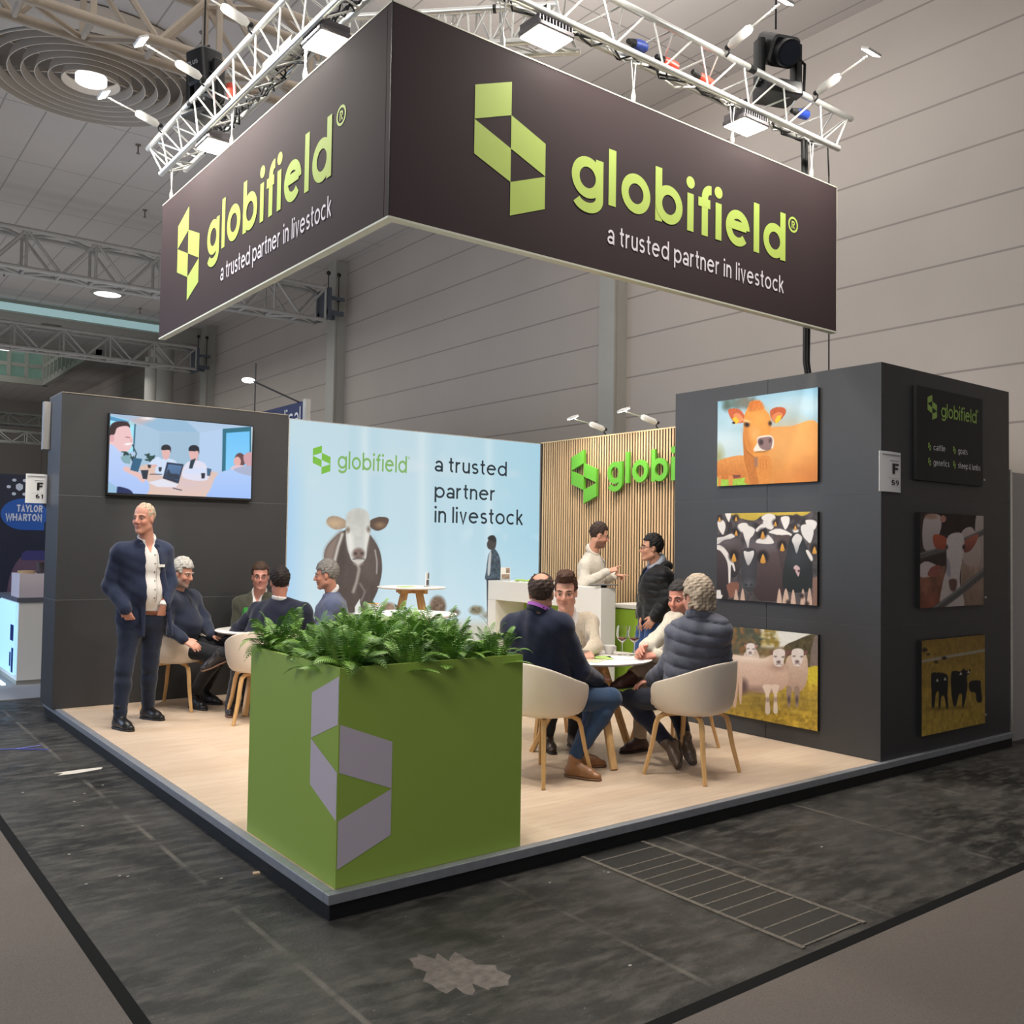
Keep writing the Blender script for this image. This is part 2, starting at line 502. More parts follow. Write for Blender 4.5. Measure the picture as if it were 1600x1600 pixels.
M_wall = mat_panels('hall_wall_panels', rgb(180, 171, 163), 0.612, 'Z', 0.13, 0.014, 0.6)
M_ceil = mat_panels('hall_ceiling_panels', rgb(190, 184, 180), 0.585, 'X', 0.275, 0.014, 0.6, period2=2.4)
M_dark_wall = mat_panels('far_wall_panels', rgb(120, 116, 112), 1.9, 'X', 0.2, 0.03, 0.75)
CZ = 8.1
struct(MB().box((8.1, -8, FZ - .2), (8.4, 46, CZ + .3)).build('wall_right', M_wall))
struct(MB().box((-14, 46, FZ - .2), (8.4, 46.3, CZ + .3)).build('wall_back', M_dark_wall))
ce = MB()
ce.box((-14, -8, CZ), (8.1, 30.5, CZ + .2)); ce.box((6.2, 30.5, CZ), (8.1, 39.6, CZ + .2)); ce.box((-14, 39.6, CZ), (8.1, 46, CZ + .2)); ce.box((-14, 30.5, CZ), (-6, 39.6, CZ + .2))
struct(ce.build('ceiling', M_ceil))
M_grey_paint = mat('pale_grey_paint', rgb(168, 166, 158), 0.55, noise=0.03, nscale=3)
M_steel = mat('galvanised_steel', rgb(172, 170, 166), 0.45, 0.15, noise=0.08, nscale=6)
M_steel_warm = mat('beige_painted_steel', rgb(168, 155, 140), 0.5, 0.1, noise=0.06, nscale=5)
M_alu = mat('brushed_aluminium', rgb(226, 226, 222), 0.3, 0.65, noise=0.05, nscale=30)
M_black = mat('black_plastic', rgb(22, 22, 24), 0.42)
M_black_soft = mat('black_rubber', rgb(16, 16, 17), 0.7)
M_white = mat('white_lacquer', rgb(232, 230, 226), 0.4)
M_lamp = mat('lamp_face', (1, 1, 1), 0.3, emit=(1.0, 0.97, 0.88), estr=14)
M_lamp_dim = mat('ceiling_lamp_face', (1, 1, 1), 0.3, emit=(1.0, 1.0, 1.0), estr=1.6)

# wall pilasters
for i, (y, wdt) in enumerate(((6.42, .28), (15.75, .34), (24.35, .42))):
    b = MB(); b.box((7.84, y, FZ), (8.1, y + wdt, CZ)); b.box((7.80, y - .03, FZ), (7.84, y + wdt + .03, CZ))
    o = b.build('trim_%d' % (i + 1), M_grey_paint)
    struct(o)
# step of the ceiling (cove) with a teal light slot, and a duct run
struct(MB().box((-14, 24.9, 7.75), (8.1, 25.7, CZ)).build('trim_4', M_grey_paint))
M_cove = mat('cove_light', (0.6, .8, .8), 0.4, emit=rgb(150, 186, 190), estr=0.55)
o = MB().box((-14, 24.80, 7.80), (6.8, 24.9, 7.99)).build('cove_light', M_cove)
tag(o, 'long pale teal light slot along the ceiling step at far left', 'light')
# round white columns beyond the booth
for (x, y, r_, lb) in ((7.05, 26.2, .36, 'thick round white column in the far corner of the hall'), (6.35, 24.9, .17, 'thin round white pipe column left of the thick column')):
    tag(MB().cyl((x, y, FZ), (x, y, 7.6 if r_ > .3 else 7.0), r_, n=32).build('round_column', mat('white_column_paint', rgb(196, 194, 186), .5), smooth=True), lb, 'column')

# glazed lantern in the far ceiling opening
lan = thing('roof_lantern', 'glazed lit roof lantern with pale steel bars over the ceiling opening', 'skylight', (0, 35, CZ))
M_lan = mat('lantern_glass', rgb(70, 90, 85), 0.15, noise=.5, nscale=1.2, emit=rgb(120, 150, 135), estr=0.34)
b = MB()
b.box((-6, -4.5, .0), (6.2, -4.4, 2.6)); b.box((-6, 4.5, .0), (6.2, 4.6, 2.6)); b.box((6.2, -4.5, 0), (6.3, 4.6, 2.6)); b.box((-6.1, -4.5, 0), (-6, 4.6, 2.6)); b.box((-6, -4.5, 2.6), (6.3, 4.6, 2.7))
b.build('glazing', M_lan, lan)
b = MB()
for k in range(19):
    x = -5.8 + k * .66
    b.box((x, 4.36, 0), (x + .13, 4.5, 2.6))
for k in range(13):
    y = -4.3 + k * .7
    b.box((6.06, y, 0), (6.2, y + .13, 2.6))
for z in (.55, 1.3, 2.0):
    b.box((-6, 4.38, z), (6.2, 4.5, z + .16)); b.box((6.08, -4.4, z), (6.2, 4.5, z + .16))
b.box((-6.1, 4.3, -.16), (6.3, 4.5, .1)); b.box((6.1, -4.5, -.16), (6.3, 4.5, .1)); b.box((-6.1, -4.5, -.16), (6.3, -4.3, .1))
b.build('steel_bars', M_grey_paint, lan)
M_lan_lamp = mat('lantern_lamp', (1, 1, 1), .4, emit=(1, 1, .95), estr=1.6)
for k in range(9):
    x = -4.2 + k * 1.15
    MB().box((x, 3.2 - .25 * (k % 3), .35 + .55 * (k % 3)), (x + .75, 3.3 - .25 * (k % 3), .5 + .55 * (k % 3))).build('lamp_tube', M_lan_lamp, lan)

# ---- trusses
def truss_box(name, label, x0, x1, y0, y1, z0, z1, r, m, group, step=0.6, r2=None):
    t = thing(name, label, 'truss', (x0, y0, z0), group=group)
    r2 = r2 or r * .55
    for (y, z) in ((0, 0), (y1 - y0, 0), (0, z1 - z0), (y1 - y0, z1 - z0)):
        MB().cyl((0, y, z), (x1 - x0, y, z), r, n=12).build('chord', m, t, smooth=True)
    b = MB(); n = max(2, round((x1 - x0) / step)); st = (x1 - x0) / n
    for k in range(n):
        xa, xb = k * st, (k + 1) * st
        for y in (0, y1 - y0):
            b.cyl((xa, y, 0 if k % 2 else z1 - z0), (xb, y, z1 - z0 if k % 2 else 0), r2, n=6)
            if k % 2 == 0: b.cyl((xa, y, 0), (xa, y, z1 - z0), r2, n=6)
        for z in (0, z1 - z0):
            b.cyl((xa, 0 if k % 2 else y1 - y0, z), (xb, y1 - y0 if k % 2 else 0, z), r2, n=6)
        b.cyl((xa, 0, 0), (xa, y1 - y0, 0), r2, n=6)
    for y in (0, y1 - y0): b.cyl((x1 - x0, y, 0), (x1 - x0, y, z1 - z0), r2, n=6)
    b.build('bracing', m, t, smooth=True)
    return t

hg = 'steel trusses across the hall'
truss_box('hall_truss', 'large beige steel truss in the top left corner, in front of the round vent', -6, 7.6, 5.73, 6.17, 6.6, 7.38, .052, M_steel_warm, hg, .62, .034)
truss_box('hall_truss', 'grey steel truss whose right end shows below the hanging sign', -6, 7.35, 15.3, 15.8, 6.55, 7.28, .045, M_steel, hg, .62, .03)
truss_box('hall_truss', 'grey steel truss in front of the glazed roof lantern', -6, 7.4, 24.0, 24.5, 6.66, 7.3, .045, M_steel, hg, .62, .03)
truss_box('hall_truss', 'upper of two thin grey trusses left of the television wall', -4, 7.4, 33.4, 33.9, 5.58, 5.96, .035, M_steel, hg, .5, .024)
truss_box('hall_truss', 'lower of two thin grey trusses left of the television wall', -4, 6.2, 37.0, 37.5, 5.28, 5.7, .035, M_steel, hg, .5, .024)
# bracket and hooks that hold the truss ends
for y, lb in ((15.3, 'steel bracket with two hanger rods at the end of the truss below the sign'), (24.0, 'steel bracket with two hanger rods at the end of the far truss')):
    t = thing('truss_bracket', lb, 'bracket', (7.4, y, 6.6))
    b = MB(); b.box((0, -.02, .1), (.4, .06, .2)); b.box((0, .42, .1), (.4, .5, .2)); b.box((0, -.05, 0), (.08, .55, .7)); b.box((.02, 0, .45), (.43, .05, .53))
    b.build('arm', mat('blue_grey_steel', rgb(92, 98, 108), .5, .3), t)
    for xx in (.12, .38):
        b = MB(); b.cyl((xx, .22, .2), (xx, .22, 1.15), .012, n=6); b.sph((xx, .22, 1.1), .05); b.sph((xx, .22, .5), .04)
        b.build('hanger_rod', M_black, t, smooth=True)

# ---- round air vent with concentric rings
v = thing('round_ceiling_vent', 'large round ceiling vent of concentric rings with a bright lamp in its middle', 'vent', (1.05, 9.65, 7.9))
M_vent = mat('vent_paint', rgb(204, 195, 184), .55)
M_vent_in = mat('vent_inside', rgb(116, 108, 100), .7)
for k in range(7):
    r_ = .34 + k * .162
    MB().lathe([(r_ - .006, -.02), (r_ + .02, -.13), (r_ + .03, -.13), (r_ + .006, .0), (r_ - .006, -.02)], n=56, caps=False).build('ring', M_vent, v, smooth=True)
MB().lathe([(1.36, -.1), (1.46, .0), (1.5, .18), (1.3, .2), (1.3, -.02)], n=64, caps=False).build('rim', M_vent, v, smooth=True)
MB().lathe([(0.02, .14), (1.32, .14), (1.32, .19), (0.02, .19)], n=48).build('back_plate', M_vent_in, v)
b = MB()
for k in range(4):
    a = PI * k / 4 + .2
    b.box((-1.34, -.012, .0), (1.34, .012, .05), Matrix.Rotation(a, 4, 'Z'))
b.build('spokes', M_vent, v)
MB().lathe([(.02, -.15), (.13, -.145), (.2, -.12), (.2, -.04), (.02, .02)], n=32).build('lamp', M_lamp_dim, v, smooth=True)
# downlight and sprinkler heads
t = thing('downlight', 'round recessed downlight in the grey ceiling beyond the second truss', 'lamp', (4.45, 22.4, CZ))
MB().lathe([(.02, -.03), (.34, -.03), (.34, 0), (.02, 0)], n=32).build('lamp_face', M_lamp_dim, t)
MB().lathe([(.34, -.04), (.42, -.02), (.42, 0), (.34, 0)], n=32, caps=False).build('rim', M_grey_paint, t)
t = thing('ceiling_speaker', 'small dark round ceiling fitting near the teal light slot', 'fitting', (4.1, 27.6, CZ))
MB().lathe([(.02, -.05), (.22, -.05), (.3, 0), (.02, 0)], n=24).build('plate', M_vent_in, t)
spr = None
for (x, y) in ((2.35, 12.1), (3.35, 15.2), (1.9, 21.8), (4.9, 25.9), (5.6, 23.5), (2.0, 8.0)):
    b = MB(); b.cyl((0, 0, -.13), (0, 0, 0), .012, n=8); b.cyl((0, 0, -.15), (0, 0, -.13), .035, .012, n=10); b.cyl((0, 0, -.015), (0, 0, 0), .045, n=10)
    if spr is None:
        spr = b.build('sprinkler_head', M_vent_in); o = spr
    else:
        o = spr.copy(); COL.objects.link(o)
    o.location = (x, y, CZ)
    tag(o, 'small dark sprinkler head hanging from the grey ceiling', 'sprinkler', 'sprinkler heads on the ceiling')

# ---- carpets of the aisles
M_carpet = mat('grey_carpet', rgb(108, 101, 97), 0.95, noise=0.16, nscale=160, bump=0.5, bscale=320, spec=.1)
M_tape = mat('black_edge_tape', rgb(15, 15, 15), 0.85, spec=.15)
cp = thing('aisle_carpet', 'grey felt carpet of the aisle in the bottom left corner', 'carpet', (-3.5, 5, FZ))
MB().box((-2.5, -13, 0), (2.55, 18, .008)).build('pile', M_carpet, cp)
MB().box((2.55, -13, 0), (2.605, 18, .004)).build('edge_tape', M_tape, cp)
cp = thing('aisle_carpet', 'grey felt carpet of the aisle in the bottom right corner', 'carpet', (3.5, -4, FZ))
MB().box((-4.4, -4, 0), (4.6, 2.48, .008)).build('pile', M_carpet, cp)
MB().box((-4.4, 2.48, 0), (4.6, 2.545, .004)).build('edge_tape', M_tape, cp)

# ---- slatted duct cover in the floor
hc = thing('floor_duct_cover', 'dark floor duct cover of metal plates with pale joints before the platform', 'floor cover', (1.75, -.72, FZ))
M_plate = mat('dark_floor_plate', rgb(44, 43, 41), .5, .2, noise=.25, nscale=30)
M_joint = mat('dusty_joint', rgb(100, 94, 86), .8, noise=.3, nscale=60)
for s in (-1, 1):
    MB().box((s * .23 - .012, -.69, 0), (s * .23 + .012, .72, .006)).build('side_rail', M_joint, hc)
ys = [-.68]
while ys[-1] < .7: ys.append(ys[-1] + random.choice((.095, .1, .11, .15)))
for k in range(len(ys) - 1):
    MB().box((-.215, ys[k] + .012, 0), (.215, ys[k + 1], .004)).build('plate', M_plate, hc)
    MB().box((-.215, ys[k], 0), (.215, ys[k] + .011, .005)).build('joint', M_joint, hc)
# litter and worn marks
def blob(name, label, cx, cy, pts, m, h=.003, cat='mark'):
    o = MB().loft([[(cx + x, cy + y, FZ + .0005) for x, y in pts], [(cx + x * .97, cy + y * .97, FZ + h) for x, y in pts]]).build(name, m)
    return tag(o, label, cat)
def rough_pts(rx, ry, n=34, j=.35, seed=1):
    rd = random.Random(seed); out = []; f = 1
    for k in range(n):
        f = .6 * f + .4 * (1 + rd.uniform(-j, j)); a = 2 * PI * k / n
        out.append((rx * f * math.cos(a), ry * f * math.sin(a)))
    return out
M_worn = mat('worn_floor', rgb(104, 96, 90), .75, noise=.3, nscale=25)
blob('worn_patch', 'worn pale brown patch in the dark floor before the planter', .2, -.72, rough_pts(.12, .2, seed=3, j=.9), M_worn, .001, 'stain')
blob('tape_scrap', 'torn strip of pale tape stuck to the floor left of the platform', -.24, 3.5, [(-.16, -.05), (-.03, -.06), (.14, -.02), (.16, .03), (.0, .04), (-.17, .03), (-.12, .0)], mat('pale_tape', rgb(206, 200, 190), .6), .002, 'tape')
blob('paper_scrap', 'small beige scrap of paper on the floor by the plinth', -.02, .77, [(-.02, -.012), (.015, -.018), (.022, .012), (-.01, .02)], mat('beige_paper', rgb(196, 170, 140), .7), .006, 'paper')
b = MB(); b.tube([(-.72, 4.62, FZ + .004), (-.5, 4.52, FZ + .004), (-.28, 4.36, FZ + .004)], .004, 6); b.tube([(-.5, 4.52, FZ + .004), (-.3, 4.55, FZ + .004)], .004, 6)
tag(b.build('cable_tie', mat('blue_plastic', rgb(90, 100, 190), .4)), 'thin blue cable tie lying on the floor at left', 'cable tie')
rd = random.Random(5)
for k in range(16):
    x, y = rd.choice(((rd.uniform(-.8, -.1), rd.uniform(-.5, 4)), (rd.uniform(.3, 4.5), rd.uniform(-1.4, -.15))))
    blob('paper_fleck', 'tiny pale fleck of litter on the dark floor', x, y, [(-.008, -.004), (.006, -.006), (.008, .004), (-.004, .006)], mat('pale_litter', rgb(170, 165, 158), .7), .003, 'litter')['group'] = 'flecks on the dark floor'

# ---- neighbouring stand on the left
M_navy = mat('navy_banner', rgb(22, 28, 52), .5)
bn = thing('banner_wall', 'tall dark navy banner wall with blue oval emblem at left edge', 'banner', (0, 9.3, FZ))
MB().box((-.6, 0, 0), (1.6, .08, 2.48)).build('panel', M_navy, bn)
fl = Flat((0.08, 9.3, 0), (1, 0, 0), (0, 0, 1))
flb = Flat((0.08, 0, -FZ), (1, 0, 0), (0, 0, 1))
b = MB()
e = [np.array([.02 + .33 * (1 - math.cos(a)) / 1.0 if False else .27 + .27 * math.cos(a), 1.86 + .2 * math.sin(a)]) for a in [2 * PI * k / 40 for k in range(40)]]
put_polys(b, flb, [e], 1, 1, 0, 0, .004); put_polys(b, flb, [[np.array(p) for p in ((.27, 1.66), (.5, 1.66), (.5, 1.9), (.27, 2.06))]], 1, 1, 0, 0, .005)
b.build('oval_emblem', mat('banner_blue', rgb(24, 84, 170), .5), bn)
b = MB()
put_text(b, flb, 'TAYLOR', .18, .47, 1.89, .09, .22, .12, z=.008); put_text(b, flb, 'WHARTON', .06, .47, 1.775, .09, .22, .12, z=.008)
put_text(b, flb, 'TO', .56, .70, 1.86, .09, .22, z=.008); put_text(b, flb, 'se', .53, .62, 1.74, .08, .2, z=.008)
for k in range(6):
    a = PI / 3 * k
    put_polys(b, flb, [[np.array([.2 + .12 * math.cos(a) + .025 * math.cos(q), 2.2 + .1 * math.sin(a) + .02 * math.sin(q)]) for q in [2 * PI * i / 12 for i in range(12)]]], 1, 1, 0, 0, .006)
put_polys(b, flb, [[np.array(p) for p in ((.16, 2.18), (.2, 2.15), (.24, 2.18), (.24, 2.23), (.2, 2.25), (.16, 2.23))]], 1, 1, 0, 0, .007)
b.build('lettering', mat('banner_white', rgb(196, 204, 222), .5), bn)
b = MB()
put_polys(b, flb, [[np.array([.40 + .3 * math.cos(a), .85 + .55 * max(0, math.sin(a))]) for a in [PI * k / 20 for k in range(21)]]], 1, 1, 0, 0, .004)
b.build('printed_vessel', mat('printed_mauve', rgb(92, 70, 92), .5), bn)
b = MB(); put_polys(b, flb, [[np.array(p) for p in ((.25, 1.28), (.58, 1.28), (.58, 1.36), (.5, 1.4), (.3, 1.4), (.25, 1.36))]], 1, 1, 0, 0, .006)
b.build('printed_lid', mat('printed_lid_blue', rgb(52, 52, 110), .5), bn)
ct = thing('promo_counter', 'white counter with glowing blue front at the left edge', 'counter', (0.1, 8.02, FZ))
MB().box((0, 0, .06), (.5, 1.2, .95)).build('body', M_white, ct)
MB().box((-.02, -.02, .95), (.55, 1.25, 1.0)).build('worktop', mat('slate_top', rgb(96, 98, 110), .5), ct)
o = MB().box((-.025, .03, .12), (-.001, 1.17, .93)).build('glowing_front', mat('glow_blue', (.5, .7, .9), .4, emit=rgb(150, 205, 245), estr=.9, noise=0), ct)
b = MB(); b.box((-.03, .12, .5), (-.026, .3, .68)); b.box((-.03, .1, .14), (-.026, .2, .42)); b.box((-.03, .25, .2), (-.026, .32, .36)); b.build('printed_figures', mat('glow_print', rgb(20, 50, 120), .5), ct)
MB().box((0, .02, 0), (.48, 1.15, .06)).build('plinth', M_grey_paint, ct)
MB().box((-.14, .05, .0), (-.1, 1.1, .03)).build('led_reflection', mat('reflection_glow', (1, 1, 1), .4, emit=rgb(190, 235, 255), estr=2.0), ct)  # glowing strip stands in for the LED's reflection on the floor
bx = thing('display_box', 'pale box with samples standing on the glowing counter', 'box', (0.1, 8.03, FZ + 1.0))
MB().box((0, 0, 0), (.42, .5, .27)).build('body', mat('pale_mauve_board', rgb(206, 196, 204), .5), bx)
o = MB().lathe([(.09, 0), (.1, .03), (.02, .035)], (.2, 8.2, FZ + 1.272), 20).build('snack_bowl', mat('brass_dish', rgb(190, 160, 120), .4)); tag(o, 'shallow brass bowl on the pale display box', 'bowl')
o = MB().lathe([(.04, 0), (.055, .13), (.045, .13), (.03, .02)], (.34, 8.15, FZ + 1.272), 16).build('dark_cup', mat('dark_cup', rgb(70, 62, 66), .4)); tag(o, 'dark tumbler on the pale display box', 'cup')
o = MB().box((.47, 8.1, FZ + 1.0), (.62, 8.3, FZ + 1.5)).build('white_carton', M_white); tag(o, 'white carton half hidden by the television wall', 'carton')
tag(MB().box((-.3, 7.0, FZ), (.9, 9.2, FZ + .012)).build('booth_mat', mat('pale_mat', rgb(150, 150, 152), .8)), 'pale grey floor mat of the neighbouring stand', 'mat')
# stand behind the light wall: blue sign and lamp on an arm
bs = thing('blue_sign_wall', 'navy sign wall with white lettering rising behind the light wall', 'sign', (3.25, 7.85, FZ))
MB().box((0, -.42, 0), (.05, 3, 3.52)).build('panel', mat('navy_sign', rgb(30, 44, 92), .5), bs)
MB().box((-.01, -.5, 0), (.06, -.42, 3.54)).build('edge_profile', M_alu, bs)
b = MB(); put_text(b, Flat((-.002, 0, -FZ), (0, -1, 0), (0, 0, 1)), 'medical', -.75, .34, 3.1, .24, .12, .12); b.build('lettering', M_white, bs)
al = thing('arm_lamp', 'lit arm lamp reaching out behind the television wall', 'lamp', (3.25, 7.55, 3.5))
MB().cyl((.04, 0, -.12), (-.5, .35, .16), .012, n=8).build('arm', M_black, al)
MB().sph((-.55, .39, .17), (.09, .06, .035)).build('lamp_head', mat('hot_lamp', (1, 1, 1), .3, emit=(.9, .96, 1), estr=9), al, smooth=True)
tag(MB().cyl((2.98, 8.4, FZ), (2.98, 8.4, 4.0), .01, n=8).build('thin_pole', M_black), 'thin dark pole behind the television wall', 'pole')
# pale wall of the stand behind the tower
pw = thing('partition_wall', 'pale grey partition wall behind the dark tower at the right edge', 'partition', (6.72, .1, FZ))
MB().box((0, 0, 0), (2.0 - .7, .08, 2.42)).build('panel', mat('pale_partition', rgb(172, 166, 164), .6), pw)
MB().box((-.01, -.015, 0), (.03, .09, 2.44)).build('edge_post', M_alu, pw)
# ================================================================= the booth
M_wood_floor = mat('pale_oak_laminate', rgb(205, 184, 162), 0.42, noise=0.10, nscale=2.2, stretch=(1, 7, 1))
def plank_floor():
    m = bpy.data.materials.new('oak_planks'); m.use_nodes = True
    N, L, B = nodes(m)
    tc = N.new('ShaderNodeTexCoord')
    mp = N.new('ShaderNodeMapping'); L.new(tc.outputs['Object'], mp.inputs[0]); mp.inputs['Rotation'].default_value = (0, 0, 0)
    br = N.new('ShaderNodeTexBrick'); L.new(mp.outputs[0], br.inputs[0])
    br.inputs['Scale'].default_value = 1.0; br.inputs['Brick Width'].default_value = 1.3; br.inputs['Row Height'].default_value = 0.19
    br.inputs['Mortar Size'].default_value = 0.0015; br.inputs['Bias'].default_value = 0.0
    br.inputs['Color1'].default_value = (*rgb(212, 190, 168), 1); br.inputs['Color2'].default_value = (*rgb(202, 178, 154), 1); br.inputs['Mortar'].default_value = (*rgb(180, 156, 132), 1)
    mp2 = N.new('ShaderNodeMapping'); L.new(tc.outputs['Object'], mp2.inputs[0]); mp2.inputs['Scale'].default_value = (1.2, 9, 1)
    n = N.new('ShaderNodeTexNoise'); n.inputs['Scale'].default_value = 2.5; n.inputs['Detail'].default_value = 8; n.inputs['Distortion'].default_value = .6; L.new(mp2.outputs[0], n.inputs[0])
    r = N.new('ShaderNodeMapRange'); L.new(n.outputs['Fac'], r.inputs[0]); r.inputs[1].default_value = .35; r.inputs[2].default_value = .7; r.inputs[3].default_value = .0; r.inputs[4].default_value = .55
    x = N.new('ShaderNodeMix'); x.data_type = 'RGBA'; L.new(r.outputs[0], x.inputs[0]); L.new(br.outputs[0], x.inputs[6]); x.inputs[7].default_value = (*rgb(186, 160, 136), 1)
    L.new(x.outputs[2], B.inputs['Base Color']); B.inputs['Roughness'].default_value = .45
    return m
M_plank = plank_floor()
M_edge = mat('grey_edge_profile', rgb(158, 161, 168), 0.36, 0.4, noise=.08, nscale=20)
PX, PY = 6.58, 6.07
pf = thing('platform', 'raised wooden booth platform with grey metal edge and black plinth', 'platform', (0, 0, FZ))
MB().box((.05, .05, .06), (PX, PY, .119)).build('floor_boards', M_plank, pf)
b = MB(); b.box((0, 0, .072), (PX, .05, .12)); b.build('edge_profile', M_edge, pf, bevel=.004)
b = MB(); b.box((0, .05, .072), (.05, PY, .12)); b.build('edge_profile', M_edge, pf, bevel=.004)
MB().box((.012, .012, 0), (PX - .01, PY - .01, .072)).build('plinth', mat('black_plinth', rgb(14, 14, 15), .6), pf)

M_char = mat('charcoal_panel', rgb(56, 56, 58), 0.48, noise=0.05, nscale=120, spec=.5)
M_char_warm = M_char
M_joint_l = mat('panel_joint', rgb(88, 88, 90), 0.5)
M_top_edge = mat('raw_board_edge', rgb(160, 150, 135), .6)
def panel_wall(root, lo, hi, zs, ys=None, axis='x', top=True):
    """block clad with charcoal boards, narrow joints"""
    x0, y0 = lo; x1, y1 = hi; b = None
    for k in range(len(zs) - 1):
        MB().box((x0, y0, zs[k] + (.002 if k else 0)), (x1, y1, zs[k + 1] - (.002 if k < len(zs) - 2 else 0))).build('board', M_char, root, bevel=.002)
        if k:
            MB().box((x0 + .001, y0 + .001, zs[k] - .003), (x1 - .001, y1 - .001, zs[k] + .003)).build('joint', M_joint_l, root)

tvw = thing('television_wall', 'charcoal panel wall carrying the big television at left', 'partition', (0, 0, 0))
panel_wall(tvw, (-.03, 5.53), (2.205, 6.05), (0, 1.0, 1.97, 2.92))
MB().box((-.03, 5.525, 2.92), (2.205, 6.05, 2.926)).build('top_edge', M_top_edge, tvw)
MB().box((-.09, 5.98, 2.42), (-.03, 6.06, 2.88)).build('edge_bracket', mat('pale_bracket', rgb(165, 162, 160), .5), tvw)

# ---- tower of the right side
tw = thing('charcoal_tower', 'tall charcoal storage block with animal pictures on two sides at right', 'partition', (0, 0, 0))
TX0, TX1, TY0, TY1 = 4.52, 6.575, .035, 2.11
for k, (z0, z1) in enumerate(((0, .998), (1.002, 1.998), (2.002, 3.0))):
    b = MB()
    b.box((TX0, TY0, z0), (TX1, 1.069, z1)); b.box((TX0, 1.073, z0), (TX1, TY1, z1))
    b.build('board', M_char, tw)
MB().box((TX0 + .002, TY0 + .002, .998), (TX1 - .002, TY1 - .002, 1.002)).build('joint', M_joint_l, tw)
MB().box((TX0 + .002, TY0 + .002, 1.998), (TX1 - .002, TY1 - .002, 2.002)).build('joint', M_joint_l, tw)

# ---- slat wall
M_oak = mat('oak_slat', rgb(216, 180, 138), 0.5, noise=0.2, nscale=3.0, stretch=(12, 12, .6))
M_felt = mat('black_felt', rgb(30, 24, 20), .95)
sw = thing('slat_wall', 'wall of narrow vertical oak slats with raised green lettering', 'partition', (5.7, 5.5, 0))
MB().box((0.0, -3.38, 0), (.06, 0.02, 2.89)).build('backing_board', M_felt, sw)
b = MB(); b.box((-.012, -3.38, 2.885), (.07, .02, 2.9)); b.build('top_trim', mat('oak_trim', rgb(220, 196, 150), .5), sw)
pitch = .0432
ns = int(3.34 / pitch)
for k in range(min(ns, 82)):
    y = -.02 - k * pitch
    MB().box((-.009, y - .0215, 0), (0, y, 2.885)).build('slat', M_oak, sw)
M_green3d = mat('green_acrylic', rgb(98, 172, 46), 0.4, coat=.2)
fs = Flat((-.05, -5.5 + 5.5, 0), (0, -1, 0), (0, 0, 1))      # local: y runs from the corner
b = MB()
put_polys(b, fs, logo_polys(), .46 / 2.64, .654 / 4, 5.5 - 4.831, 2.083, 0, .035)
b.build('logo_mark', M_green3d, sw)
b = MB()
put_text(b, fs, 'globi', 5.5 - 4.19, 5.5 - 3.12, 2.30, .36, .17, .15, z=0, depth=.03)
put_text(b, fs, 'field', 5.5 - 3.05, 5.5 - 2.2, 2.30, .36, .17, .15, z=0, depth=.03)
b.build('lettering', M_green3d, sw)
b = MB()
for yy in (-.75, -.95, -1.45, -1.9, -2.2): b.cyl((-.05, yy, 2.35), (0, yy, 2.35), .006, n=6)
b.build('stand_off', M_steel, sw)

# ---- painting on a fine grid of coloured facets (printed pictures)
def value_noise(h, w, cell, seed):
    rs = np.random.RandomState(seed)
    gh, gw = int(h / cell) + 3, int(w / cell) + 3
    g = rs.rand(gh, gw)
    y = np.arange(h)[:, None] / cell; x = np.arange(w)[None, :] / cell
    yi = y.astype(int); xi = x.astype(int); fy = y - yi; fx = x - xi
    fy = fy * fy * (3 - 2 * fy); fx = fx * fx * (3 - 2 * fx)
    return (g[yi, xi] * (1 - fy) * (1 - fx) + g[yi + 1, xi] * fy * (1 - fx) + g[yi, xi + 1] * (1 - fy) * fx + g[yi + 1, xi + 1] * fy * fx)

def homography(src, dst):
    A = []; bb = []
    for (x, y), (u, v) in zip(src, dst):
        A.append([x, y, 1, 0, 0, 0, -u * x, -u * y]); bb.append(u)
        A.append([0, 0, 0, x, y, 1, -v * x, -v * y]); bb.append(v)
    h = np.linalg.solve(np.array(A, float), np.array(bb, float))
    return np.append(h, 1).reshape(3, 3)

